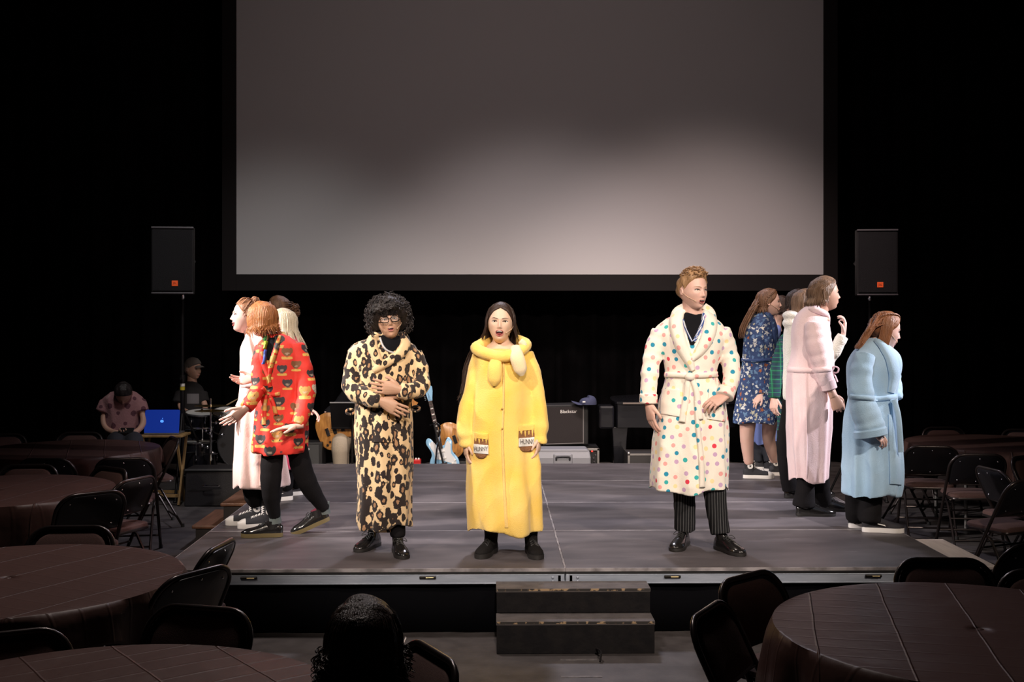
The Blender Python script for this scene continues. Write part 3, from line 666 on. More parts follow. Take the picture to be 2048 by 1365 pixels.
# drum kit ----------------------------------------------------------------
dshell = pm('drum_shell_black', (.012, .012, .016), .15, coat=.6); dskin = pm('drum_head', (.05, .048, .05), .35); dskin2 = pm('drum_head_white', (.55, .54, .52), .5)
hoop = pm('drum_hoop_silver', (.5, .5, .52), .25, .9); brass = pm('cymbal_bronze', (.55, .40, .16), .28, 1)
def drum(name, c, r, h, axis, label, parts=8, skin=dskin2):
    t = thing(name, label, 'drum', (c[0], c[1], 0), 0, 'drum kit pieces'); ax = unit(axis); c = np.asarray(c, float)
    mb = MB(); mb.lathe(c, [(r, -h/2), (r, h/2)], 36, axis=axis, cap=False); mb.build('shell', dshell, t)
    for s_ in (-1, 1):
        mb = MB(); mb.lathe(c, [(r-.004, s_*(h/2-.001)), (r+.010, s_*(h/2-.012)), (r+.012, s_*(h/2)), (r+.002, s_*(h/2+.008))], 36, axis=axis, cap=False); mb.build('hoop', hoop, t)
        mb = MB(); mb.lathe(c, [(.001, s_*(h/2+.003)), (r*.6, s_*(h/2+.003)), (r, s_*(h/2))], 36, axis=axis, cap=False); mb.build('drum_skin', skin, t)
    u = unit(np.cross(ax, (0, 1, 0) if abs(ax[1]) < .9 else (1, 0, 0))); v = np.cross(ax, u)
    for k in range(parts):
        a = 2*PI*(k+.5)/parts; o = c+(r+.012)*(math.cos(a)*u+math.sin(a)*v)
        mb = MB(); mb.tube([o-ax*h*.48, o+ax*h*.48], .004, 6); mb.ell(o, (.012, .012, .016), seg=8, rings=5); mb.build('lug', chrome, t)
    return t
def stand(name, x, y, h, label, arm=None):
    t = thing(name, label, 'stand', (x, y, 0), 0, 'drum kit stands')
    mb = MB(); mb.tube([(x, y, .12), (x, y, h)], .011, 8); mb.build('pole', chrome, t)
    mb = MB(); mb.lathe((x, y, h*.6), [(.016, 0), (.02, .02), (.016, .05)], 10); mb.build('clamp', chrome, t)
    for k in range(3):
        a = R(120*k+20); mb = MB(); mb.tube([(x, y, .30), (x+.24*math.cos(a), y+.24*math.sin(a), .012)], .008, 6); mb.build('leg', chrome, t)
    return t
zf = lambda py, Z: at(0, py, Z)[2]
b1 = at(492, 887, 12.15); drum('bass_drum', (b1[0], b1[1]+.2, max(.30, b1[2])), .295, .38, (0, 1, 0), 'black bass drum with silver hoop behind the pale pink robe', 10, dskin)
s1 = at(405, 838, 12.5); tsn = drum('snare_drum', (s1[0], s1[1], s1[2]), .18, .14, (.05, -.12, 1), 'shallow chrome-lugged snare drum below the drummer hands', 8)
stand('snare_stand', s1[0], s1[1], s1[2]-.075, 'chrome tripod stand under the snare drum')
s2 = at(452, 842, 12.35); drum('tom_drum', (s2[0], s2[1], s2[2]), .14, .2, (.1, -.35, 1), 'small black rack tom drum over the bass drum', 6)
mb = MB(); mb.tube(resample([(s2[0], s2[1]+.02, s2[2]-.09), (s2[0]+.05, s2[1]+.1, s2[2]-.2), (b1[0]-.02, b1[1]+.2, max(.30, b1[2])+.285)], 8), .011, 8); top_mesh('tom_mount', mb, chrome, 'bent chrome arm holding the rack tom over the bass drum', 'drum mount')
s3 = at(398, 885, 12.2); ftom = drum('floor_tom', (s3[0]-.05, s3[1]+.25, .38), .17, .36, (0, 0, 1), 'black floor tom with blue sheen beside the speaker stand', 6)
for k in range(3):
    a = R(120*k+90); x_, y_ = s3[0]-.05+.19*math.cos(a), s3[1]+.25+.19*math.sin(a)
    mb = MB(); mb.tube([(x_, y_, .004), (x_, y_, .42)], .007, 6); mb.build('leg', chrome, ftom)
hh = at(418, 820, 12.1); st = stand('hi_hat_stand', hh[0]+.02, hh[1], hh[2]+.12, 'chrome hi-hat stand with two cymbals and cast clamps')
for dz in (0, .03):
    mb = MB(); mb.lathe((hh[0]+.02, hh[1], hh[2]+dz), [(.17, -.012 if dz == 0 else .012), (.05, 0), (.025, .012 if dz else -.012), (.006, .016 if dz else -.016)], 32, cap=False); mb.build('cymbal', brass, st)
for px_, py_ in ((404, 822), (412, 862), (420, 868), (432, 846), (425, 906), (440, 832), (404, 892), (415, 895), (444, 870)):
    q = at(px_, py_, 12.08); mb = MB(); mb.ell(q, (.016, .016, .02), seg=10, rings=7); mb.tube([q+np.array([-.03, 0, .0]), q+np.array([.03, 0, .004])], .007, 6); mb.build('wing_clamp', chrome, st)
q = at(420, 908, 12.05); mb = MB(); mb.box(q, (.15, .05, .012)); mb.tube([q, q+np.array([0, .04, .22])], .008, 6); mb.build('pedal_linkage', chrome, st)
dr = at(0, 941, 11.75)

# guitars -----------------------------------------------------------------
def guitar(name, label, bodym, guardm, neckm, headm, M3, o, L_=1.0, kind='offset', strings=6):
    """built upright facing -y, bottom of the body at the origin, then turned by M3 and moved to o"""
    t = thing(name, label, 'guitar', o)
    W = lambda mb, nm, m, par=t, **kw: mb.xf(M3*L_, o).build(nm, m, par, **kw)
    if kind == 'offset':
        half = [(0, 0), (.08, .002), (.15, .03), (.175, .09), (.165, .16), (.135, .21), (.125, .25), (.135, .30), (.145, .345), (.13, .39), (.105, .405), (.075, .37), (.05, .33), (.03, .325)]
        left = [(0, 0), (-.08, .004), (-.15, .045), (-.17, .11), (-.155, .18), (-.125, .23), (-.12, .27), (-.135, .32), (-.155, .37), (-.15, .42), (-.12, .445), (-.085, .42), (-.055, .36), (-.03, .325)]
    else:
        half = [(0, 0), (.10, .01), (.17, .06), (.19, .13), (.165, .20), (.12, .25), (.12, .30), (.15, .37), (.17, .43), (.15, .46), (.11, .42), (.06, .36), (.03, .345)]
        left = [(-x, z*1.06) for x, z in half]
    poly = resample([np.array(q) for q in half], 34).tolist()+resample([np.array(q) for q in left[::-1]], 34).tolist()[:-1]
    P = np.array(poly); cpt = np.array([0, .2]); rings = []
    for sc_, y in ((.93, -.022), (1, -.014), (1, .014), (.93, .022)):
        Q = cpt+(P-cpt)*sc_; rings.append(np.c_[Q[:, 0], np.full(len(Q), y), Q[:, 1]])
    W(MB().loft(rings), 'guitar_body', bodym)
    g = [(x*.78+.008, .09+(z-.09)*.86) for x, z in poly if z > .05 and not (x < -.09 and z < .2)]
    gp = MB(); gp.prism(g, -.0265, -.022); W(gp, 'pickguard', guardm, smooth=False)
    nk = MB(); nk.loft([np.array([(-w_, -.030, z), (w_, -.030, z), (w_*.8, -.012, z), (-w_*.8, -.012, z)]) for w_, z in ((.028, .29), (.021, .86))]); W(nk, 'neck', neckm, smooth=False)
    for k in range(14):
        zz = .35+.51*(1-.943**(k*1.2)) if False else .86-.51*(1-.9439**k)/(1-.9439**13)*.97
        fr = MB(); fr.box((0, -.0305, zz), (.048, .002, .003)); W(fr, 'fret', chrome, smooth=False)
    for zz in (.77, .70, .63, .56, .50):
        d_ = MB(); d_.box((0, -.0306, zz), (.03, .001, .015)); W(d_, 'inlay', whitepl, smooth=False)
    hd = MB(); hd.prism([(-.022, .86), (.024, .86), (.032, .90), (.05, .97), (.055, 1.02), (.03, 1.055), (.005, 1.03), (-.02, 1.02), (-.035, .99), (-.03, .93)], -.026, -.010); h_ = W(hd, 'headstock', headm, smooth=False)
    for k in range(strings):
        tn = MB(); zz = .885+.021*k; tn.tube([(-.028-.001*k, -.018, zz), (-.050-.001*k, -.018, zz)], .004, 6); tn.ell((-.056-.001*k, -.018, zz), (.009, .004, .007), seg=8, rings=5); W(tn, 'tuner', chrome)
        sg = MB(); xx = -.018+.036*k/(strings-1); sg.tube([(xx, -.036, .11), (xx*.85, -.034, .87), (-.012, -.028, .89+.02*k)], .0007, 4); W(sg, 'string', chrome)
    br = MB(); br.box((0, -.031, .11), (.08, .014, .035)); W(br, 'bridge', blk if kind == 'offset' else chrome, smooth=False, bevel=.003)
    for zz in (.18, .26):
        pk = MB(); pk.box((0, -.030, zz), (.085, .012, .022 if kind == 'offset' else .034)); W(pk, 'pickup', whitepl if kind == 'offset' else blk, smooth=False, bevel=.003)
    for x_, z_ in ((.10, .10), (.12, .065), (.135, .13)):
        kb = MB(); kb.lathe((x_, -.026, z_), [(.012, 0), (.010, -.014)], 12, axis=(0, 1, 0)); W(kb, 'knob', whitepl if kind == 'offset' else blk)
    return t
blue_g = pm('guitar_pale_blue', (.24, .46, .66), .2, coat=.5); guardw = pm('pickguard_white', (.62, .63, .64), .35)
rosew = pm('fingerboard_rosewood', (.035, .02, .014), .5); maple = pm('guitar_amber_maple', (.55, .26, .07), .25, var=(5, (.36, .15, .04), .35, .65), scl=(9, 1, 2), coat=.4)
ob = at(893, 948, 12.35); M3 = rotm(0, 0, R(-4)) @ rotm(0, R(-13.5), 0) @ rotm(R(-8), 0, 0)
guitar('electric_guitar', 'pale blue electric guitar with white pickguard leaning on a stand', blue_g, guardw, rosew, blue_g, M3, ob, .93)
gs = thing('guitar_stand', 'black tubular stand holding the pale blue guitar', 'guitar stand', (ob[0], ob[1]+.15, 0))
x_, y_ = ob[0]-.03, ob[1]+.16
mb = MB(); mb.tube(resample([at(868, 960, 12.3), at(874, 900, 12.3), at(880, 858, 12.32), at(872, 847, 12.36), at(860, 850, 12.4)], 18), .011, 8); mb.build('cradle_tube', chrome, gs)
mb = MB(); mb.tube([at(872, 845, 12.45), (x_-.1, y_+.1, .004)], .012, 8); mb.build('rear_leg', blk, gs)
mb = MB(); mb.tube([at(868, 850, 12.33), at(892, 950, 12.22), np.array([*at(895, 960, 12.2)[:2], .004])], .011, 8); mb.build('front_leg', blk, gs)
mb = MB(); mb.tube([at(868, 960, 12.3), np.array([*at(866, 990, 12.25)[:2], .004])], .011, 8); mb.build('front_leg', blk, gs)
mb = MB(); mb.tube([at(868, 955, 12.28), at(915, 955, 12.28)], .011, 8); mb.build('cradle_bar', blk, gs)
ob2 = at(876, 890, 12.75); M3 = rotm(0, 0, R(3)) @ rotm(0, R(72), 0)
guitar('electric_guitar', 'amber wooden guitar resting behind the yellow robe', maple, maple, rosew, maple, M3, ob2, 1.09, 'lp')

tk = thing('equipment_trunk', 'low black trunk carrying the amber guitar behind the yellow robe', 'trunk', (ob2[0]+.3, ob2[1], 0)); tz = ob2[2]-.165
mb = MB(); mb.box((ob2[0]+.28, ob2[1], tz/2), (.7, .3, tz-.006)); mb.build('trunk_body', blk, tk, smooth=False, bevel=.01)
mb = MB(); mb.tube(resample([(ob2[0]+.2, ob2[1]-.15, tz*.6), (ob2[0]+.22, ob2[1]-.175, tz*.55), (ob2[0]+.34, ob2[1]-.175, tz*.55), (ob2[0]+.36, ob2[1]-.15, tz*.6)], 10), .008, 6); mb.build('handle', chrome, tk)
# amplifier cabinet with lettering, cap on top
amp_m = pm('amp_tolex_black', (.007, .0065, .007), .55, bump=(200, .2)); cloth_g = pm('amp_grille_cloth', (.018, .013, .013), .8, bump=(320, .4)); pip = pm('amp_piping', (.16, .15, .15), .5)
Za = 12.4; a0 = at(1088, 893, Za); a1 = at(1166, 893, Za); atp = zf(811, Za); Wd = a1[0]-a0[0]
rz = rotm(0, 0, R(14)); o = np.array([a0[0], a0[1], a0[2]]); hh_ = atp-a0[2]
am = thing('guitar_amplifier', 'black guitar amplifier with white script lettering under the navy cap', 'amplifier', (o[0]+Wd/2, o[1]+.15, o[2]))
def q(mb, nm, m, par=am, **kw): mb.xf(rz, o); return mb.build(nm, m, par, **kw)
mb = MB(); mb.box((Wd/2+.04, .16, hh_/2), (Wd+.10, .30, hh_)); q(mb, 'cabinet', amp_m, smooth=False, bevel=.012)
mb = MB(); mb.box((Wd/2+.02, .006, hh_/2), (Wd, .012, hh_-.05)); q(mb, 'grille_cloth', cloth_g, smooth=False)
mb = MB(); mb.box((Wd+.025, .002, hh_/2), (.010, .014, hh_-.03)); q(mb, 'piping', pip, smooth=False)
mb = MB(); mb.box((Wd/2+.02, .002, .022), (Wd, .014, .008)); q(mb, 'piping', pip, smooth=False)
place_text('Blackstar', .052, o+rz @ np.array([Wd*.66, -.0015, hh_-.075]), rz @ FRONT, pm('amp_lettering', (.7, .68, .66), .5), am, .001)
capm = pm('cap_navy', (.035, .04, .085), .85, bump=(250, .2))
cp = at(1172, 811, Za-.05); cpz = atp+.003
ct = thing('baseball_cap', 'navy baseball cap lying on the guitar amplifier', 'cap', (cp[0], cp[1]+.1, cpz))
mb = MB(); k = 24; a = np.linspace(0, 2*PI, k, endpoint=False); rings = []
for f_, zz in ((1, 0), (1.0, .03), (.92, .06), (.7, .085), (.35, .098), (.02, .10)):
    rings.append(np.c_[cp[0]+.03+.095*f_*np.cos(a), cp[1]+.12+.085*f_*np.sin(a), cpz+zz*np.where(np.cos(a) < 0, .75, 1.0)])
mb.loft(rings); mb.build('crown', capm, ct)
G = np.array([[(cp[0]-.04-.11*u*math.cos(v*1.2), cp[1]+.12+.085*math.sin(v*1.2)*(1-.15*u), cpz+.012+.03*u*(1-abs(v))-.012*v*v) for v in np.linspace(-1, 1, 11)] for u in np.linspace(0, 1, 6)])
mb = MB(); mb.grid(G); br = mb.build('brim', capm, ct); s_ = br.modifiers.new('t', 'SOLIDIFY'); s_.thickness = .004
mb = MB(); mb.box((cp[0]-.02, cp[1]+.03, cpz+.035), (.03, .004, .012)); mb.build('cap_badge', whitepl, ct)
# rack unit under the amplifier and the grey plastic case lid in front
rk = thing('rack_case', 'open metal-edged rack case with red indicator under the amplifier', 'rack case', (*at(1150, 900, 12.6)[:2], 0))
c0, c1 = at(1092, 897, 12.35), at(1199, 897, 12.35); zt = c0[2]-.005; steel = pm('rack_edge_steel', (.42, .40, .38), .35, .8)
mb = MB(); mb.box(((c0[0]+c1[0])/2, c0[1]+.25, zt/2+.002), (c1[0]-c0[0], .44, zt-.004)); mb.build('case_body', amp_m, rk, smooth=False)
for xx in (c0[0]+.012, c1[0]-.012):
    mb = MB(); mb.box((xx, c0[1]+.02, zt/2), (.024, .03, zt)); mb.build('edge_bar', steel, rk, smooth=False, bevel=.003)
mb = MB(); mb.box(((c0[0]+c1[0])/2, c0[1]+.02, zt-.012), (c1[0]-c0[0], .03, .024)); mb.build('edge_bar', steel, rk, smooth=False, bevel=.003)
led = pm('red_indicator', (.6, .02, .02), .4, emit=((1, .03, .02), 3)); q_ = at(1185, 904, 12.33)
mb = MB(); mb.ell((q_[0], c0[1]+.022, q_[2]), .010, seg=10, rings=7); mb.build('indicator_lamp', led, rk)
for px_, py_ in ((1180, 918), (1188, 918), (1192, 912), (1181, 925), (1189, 925)):
    q_ = at(px_, py_, 12.33); mb = MB(); mb.lathe((q_[0], c0[1]+.028, q_[2]), [(.009, 0), (.007, -.014)], 10, axis=(0, 1, 0)); mb.build('knob', lip_m, rk)
greyc = pm('grey_case_plastic', (.24, .245, .27), .5, bump=(200, .05)); c0, c1 = at(1070, 930, 12.05), at(1182, 930, 12.05); zt = zf(900, 12.05)
gc = thing('plastic_case', 'grey plastic equipment case with moulded handle behind the stage', 'case', ((c0[0]+c1[0])/2, c0[1]+.2, 0)); Wd = c1[0]-c0[0]; cx = (c0[0]+c1[0])/2
mb = MB(); mb.loft([np.array([(cx+x_*s_, c0[1]+.18+y_*(.17 if s_ == 1 else .15), z_) for x_, y_ in ((-Wd/2, -1), (Wd/2, -1), (Wd/2, 1), (-Wd/2, 1))]) for s_, z_ in ((1, .004), (1, zt-.09), (.97, zt-.03), (.88, zt))]); mb.build('shell', greyc, gc, smooth=False, bevel=.012)
mb = MB(); mb.box((cx, c0[1]+.008, zt-.1), (.20, .03, .115)); mb.build('handle_recess', greyc, gc, smooth=False, bevel=.02)
mb = MB(); mb.tube(resample([(cx-.07, c0[1]-.008, zt-.11), (cx-.06, c0[1]-.02, zt-.075), (cx+.06, c0[1]-.02, zt-.075), (cx+.07, c0[1]-.008, zt-.11)], 14), .010, 8); mb.build('handle', pm('handle_dark', (.04, .04, .045), .5), gc)

# grand piano, tail away, keyboard lid towards the stage -------------------
pia = pm('piano_black_lacquer', (.007, .007, .009), .25, coat=.4); pe = pm('piano_worn_edge', (.30, .25, .22), .3, .7)
Zp = 12.3; l0, l1 = at(1232, 856, Zp), at(1462, 856, Zp); zb = l0[2]; ztp = zf(803, Zp); y0 = l0[1]
pn = thing('grand_piano', 'black piano with worn lid edge behind the polka dot robe', 'piano', ((l0[0]+l1[0])/2, y0+.5, 0))
def pout(off): 
    return [(l0[0]+.02+off, y0+.02+off), (l1[0]-off, y0+off), (l1[0]-off, y0+.6-off), (l1[0]-.25, y0+1.1-off), (l0[0]+.55, y0+1.2-off), (l0[0]+.1, y0+.95-off), (l0[0]+off, y0+.5), (l0[0]-.0+off, y0+.12)]
P = resample([np.array(p) for p in pout(0)]+[np.array(pout(0)[0])], 60)[:-1]
mb = MB(); mb.loft([np.c_[P, np.full(len(P), zb)], np.c_[P, np.full(len(P), ztp-.035)]]); mb.build('case', pia, pn, angle=50)
Q = P.mean(0)+(P-P.mean(0))*1.02
mb = MB(); mb.loft([np.c_[Q, np.full(len(P), ztp-.032)], np.c_[Q, np.full(len(P), ztp-.008)]]); mb.build('lid', pia, pn, angle=50)
mb = MB(); mb.box(((l0[0]+l1[0])/2+.02, y0-.03, ztp-.02), (l1[0]-l0[0]-.1, .010, .018)); mb.build('lid_edge', pe, pn, smooth=False)
mb = MB(); mb.box((l0[0]-.10, y0+.12, (zb+ztp)/2-.03), (.16, .3, ztp-zb-.04)); mb.build('cheek_block', pia, pn, smooth=False, bevel=.02)
for xx, yy in ((l0[0]+.05, y0+.15), (l1[0]-.15, y0+.15), ((l0[0]+l1[0])/2, y0+1.0)):
    mb = MB(); mb.loft([np.array([(xx+s_*a, yy+s_*b_, z_) for a, b_ in ((-1, -1), (1, -1), (1, 1), (-1, 1))]) for s_, z_ in ((.045, .06), (.055, .2), (.075, zb-.12), (.085, zb-.001))]); lg = mb.build('leg', pia, pn, smooth=False, bevel=.006)
    mb = MB(); mb.lathe((xx-.02, yy, .03), [(.03, -.02), (.03, .02)], 14, axis=(1, 0, 0)); mb.build('caster', steel, lg)
fc0, fc1 = at(1256, 930, 12.0), at(1345, 930, 12.0); zt = zf(908, 12.0); fm = pm('flight_case_panel', (.03, .027, .027), .5)
fc = thing('flight_case', 'low black flight case with steel corners in front of the piano', 'flight case', ((fc0[0]+fc1[0])/2, fc0[1]+.2, 0))
mb = MB(); mb.box(((fc0[0]+fc1[0])/2, fc0[1]+.2, zt/2+.002), (fc1[0]-fc0[0], .36, zt-.004)); mb.build('case_body', fm, fc, smooth=False)
for xx in (fc0[0]+.01, fc1[0]-.01):
    mb = MB(); mb.box((xx, fc0[1]+.018, zt/2), (.022, .012, zt)); mb.build('edge_bar', steel, fc, smooth=False)
    mb = MB(); mb.ell((xx, fc0[1]+.02, zt), .018, seg=10, rings=7); mb.build('corner_ball', steel, fc)
mb = MB(); mb.box(((fc0[0]+fc1[0])/2, fc0[1]+.018, zt-.01), (fc1[0]-fc0[0], .012, .02)); mb.build('edge_bar', steel, fc, smooth=False)

# bass amplifier, music stand, small red pedal
c0, c1 = at(606, 930, 12.2), at(641, 930, 12.2); zt = zf(886, 12.2)
ba = thing('bass_amplifier', 'small grey-fronted bass amplifier with an oval badge behind the red robe', 'amplifier', ((c0[0]+c1[0])/2, c0[1]+.15, 0))
mb = MB(); mb.box(((c0[0]+c1[0])/2, c0[1]+.16, zt/2+.002), (c1[0]-c0[0]+.03, .28, zt-.004)); mb.build('cabinet', amp_m, ba, smooth=False, bevel=.01)
mb = MB(); mb.box(((c0[0]+c1[0])/2-.01, c0[1]+.018, zt/2), (c1[0]-c0[0]-.02, .012, zt-.05)); mb.build('grille_cloth', pm('amp_grille_grey', (.06, .06, .06), .8, bump=(300, .3)), ba, smooth=False)
ov = [(.045*math.cos(a)+(c0[0]+c1[0])/2-.07, .017*math.sin(a)+zt-.08+.25*.045*math.cos(a)) for a in np.linspace(0, 2*PI, 28, endpoint=False)]; iv = [( (x_-((c0[0]+c1[0])/2-.07))*.8+(c0[0]+c1[0])/2-.07, (z_-(zt-.08))*.65+zt-.08) for x_, z_ in ov]
mb = MB(); mb.prism(ov, c0[1]+.007, c0[1]+.011); mb.build('oval_badge', whitepl, ba, smooth=False)
mb = MB(); mb.prism(iv, c0[1]+.0055, c0[1]+.007); mb.build('oval_badge_centre', amp_m, ba, smooth=False)
Zm = 12.1; m0, m1 = at(668, 812, Zm), at(712, 812, Zm)
ms = thing('music_stand', 'black music stand with pale top edge beside the leopard robe', 'music stand', ((m0[0]+m1[0])/2, m0[1], 0)); cx = (m0[0]+m1[0])/2+.07; zc = zf(806, Zm)
rx = rotm(R(25), 0, 0)
mb = MB(); mb.box((0, 0, -.15), (.46, .006, .30)); mb.xf(rx, (cx, m0[1], zc)); dk = mb.build('desk', blk, ms, smooth=False)
mb = MB(); mb.box((0, -.012, -.30), (.46, .03, .006)); mb.xf(rx, (cx, m0[1], zc)); mb.build('ledge', blk, ms, smooth=False)
mb = MB(); mb.box((0, -.003, .002), (.46, .010, .010)); mb.xf(rx, (cx, m0[1], zc)); mb.build('top_edge', pm('stand_edge_grey', (.35, .34, .33), .5), ms, smooth=False)
mb = MB(); mb.tube([(cx, m0[1]+.05, .25), (cx, m0[1]+.05, zc-.17)], .011, 8); mb.build('pole', blk, ms)
for k in range(3):
    a = R(120*k-90); mb = MB(); mb.tube([(cx, m0[1]+.05, .28), (cx+.26*math.cos(a), m0[1]+.05+.26*math.sin(a), .01)], .008, 6); mb.build('leg', blk, ms)
rp = at(834, 922, 12.2); redm = pm('red_enamel', (.5, .02, .02), .3); sb = thing('effects_pedal', 'small red effects pedal beside the pale blue guitar', 'pedal', (rp[0], rp[1], 0))
pz = max(.004, rp[2]-.05)
stb = thing('pedal_box', 'low black box carrying the small red effects pedal', 'box', (rp[0], rp[1]+.05, 0)); mb = MB(); mb.box((rp[0]+.02, rp[1]+.08, pz/2), (.26, .26, pz-.004)); mb.build('box_body', amp_m, stb, smooth=False, bevel=.006)
mb = MB(); mb.box((0, 0, .03), (.075, .12, .055)); mb.xf(None, (rp[0], rp[1]+.06, pz)); mb.build('pedal_body', redm, sb, smooth=False, bevel=.006)
mb = MB(); mb.lathe((rp[0]-.015, rp[1]+.05, pz+.058), [(.011, 0), (.009, .015)], 10); mb.build('knob', whitepl, sb)
mb = MB(); mb.lathe((rp[0]+.015, rp[1]+.05, pz+.058), [(.011, 0), (.009, .015)], 10); mb.build('knob', whitepl, sb)
# ================================================================ people: builders
def skin_mat(name, c, c2):
    m = pm(name, c, .5, var=(9, c2, .35, .7), bump=(160, .04))
    b = m.node_tree.nodes['Principled BSDF']; b.inputs['Subsurface Weight'].default_value = .08; b.inputs['Subsurface Radius'].default_value = (.02, .008, .004); b.inputs['Subsurface Scale'].default_value = .4
    return m
SK = {'fair': skin_mat('skin_fair', (.66, .40, .33), (.70, .46, .38)), 'pink': skin_mat('skin_pink', (.70, .44, .39), (.72, .50, .44)),
      'light': skin_mat('skin_light', (.66, .44, .32), (.70, .49, .37)), 'tan': skin_mat('skin_tan', (.52, .29, .19), (.56, .34, .23)), 'olive': skin_mat('skin_olive', (.50, .29, .21), (.54, .33, .25))}
lipm = pm('lip_rose', (.46, .13, .12), .4); lipp = pm('lip_pale', (.50, .20, .17), .45); mouthm = pm('mouth_dark', (.035, .006, .006), .5); teeth = pm('teeth', (.80, .76, .70), .3); tonguem = pm('tongue', (.42, .10, .10), .4)
eyew = pm('eye_white', (.75, .72, .70), .25); lashm = pm('lash_dark', (.02, .012, .01), .6)
irisb = pm('iris_brown', (.03, .014, .008), .15); irisl = pm('iris_blue', (.09, .13, .16), .15)
def hair_mat(name, c, c2, rough=.42):
    return pm(name, c, rough, var=(26, c2, .35, .65), bump=(110, .35), scl=(1.6, 1.6, .35), spec=.4)
HAIR = {'black': hair_mat('hair_black', (.010, .008, .008), (.022, .017, .017)), 'curl': hair_mat('hair_black_curls', (.012, .010, .010), (.035, .027, .026), .5), 'dbrown': hair_mat('hair_dark_brown', (.022, .012, .009), (.045, .025, .018)),
        'brown': hair_mat('hair_brown', (.105, .050, .026), (.19, .095, .05)), 'ginger': hair_mat('hair_ginger', (.30, .105, .032), (.44, .175, .06)), 'redbrown': hair_mat('hair_red_brown', (.20, .075, .032), (.30, .125, .055)),
        'auburn': hair_mat('hair_auburn', (.24, .105, .05), (.34, .16, .08)), 'blond': hair_mat('hair_dark_blond', (.27, .15, .07), (.42, .25, .13)), 'plat': hair_mat('hair_platinum', (.66, .55, .38), (.80, .72, .56)), 'ash': hair_mat('hair_ash_brown', (.13, .075, .045), (.24, .145, .09))}

# ---- head
sm = lambda x, a, b: np.clip((x-a)/(b-a), 0, 1)**2*(3-2*np.clip((x-a)/(b-a), 0, 1))
def head_base(th, ph):
    """unit head (1 = chin to crown), face towards -y"""
    z = np.sin(ph); lo = z < 0; az = np.abs(z)
    cx = np.sqrt(np.clip(1-az**np.where(lo, 3.2, 2.3), 0, 1)); cf = np.sqrt(np.clip(1-az**np.where(lo, 5.0, 2.3), 0, 1)); cb = np.sqrt(np.clip(1-az**np.where(lo, 2.4, 2.2), 0, 1))
    Wx = .335*(1-.27*sm(-z, .05, 1)); Df = .385-.02*sm(-z, .3, 1); Db = .46*(1-.55*sm(-z, .05, .8))
    x = np.sin(th)*cx*Wx; c = np.cos(th)
    y = -c*np.where(c > 0, cf*Df, cb*Db)
    return x, y, .5*z
def head_pts(th, ph, op=0):
    x, y, z = head_base(th, ph); fr = sm(np.cos(th), .05, .5); g = lambda a, b, c, d: np.exp(-((np.abs(x)-a)/b)**2-((z-c)/d)**2)
    nz = np.interp(z, [-.185, -.168, -.145, -.125, -.06, .02, .06, .09], [0, .028, .082, .092, .058, .024, .010, 0]); nw = np.interp(z, [-.17, -.13, 0, .08], [.055, .046, .028, .03])
    f = nz*np.exp(-(x/nw)**2)+.016*np.exp(-(x/.2)**4-((z-.085)/.03)**2)-.034*g(.14, .062, .012, .040)+.016*g(.19, .07, -.10, .07)+.022*np.exp(-(x/.095)**2-((z+.26)/.06)**2)-.014*np.exp(-(x/.09)**2-((z+.335)/.028)**2)+.040*np.exp(-(x/.085)**2-((z+.42)/.07)**2)
    f += .012*g(.045, .022, -.15, .02)
    y = y-fr*f
    z = z-op*.05*sm(-z, .22, .4)*fr
    return np.stack([x, y, z], -1)
NT, NP = 88, 70
_u = np.linspace(0, 2*PI, NT, endpoint=False); TH = _u-.55*np.sin(_u); PHI = np.linspace(-PI/2+.02, PI/2-.02, NP)
def head_grid(op):
    th, ph = np.meshgrid(TH, PHI); return head_pts(th, ph, op)
def ear(mb, sx):
    P = []; 
    for s_, o in ((1, -.02), (1.05, .018), (.85, .045), (.5, .040), (.1, .022)):
        a = np.linspace(0, 2*PI, 16, endpoint=False); P.append(np.c_[np.full(16, sx*(.325+o)), .035+.052*s_*np.cos(a)+o*.5, -.035+.098*s_*np.sin(a)+.018*s_*np.cos(a)])
    mb.loft(P)

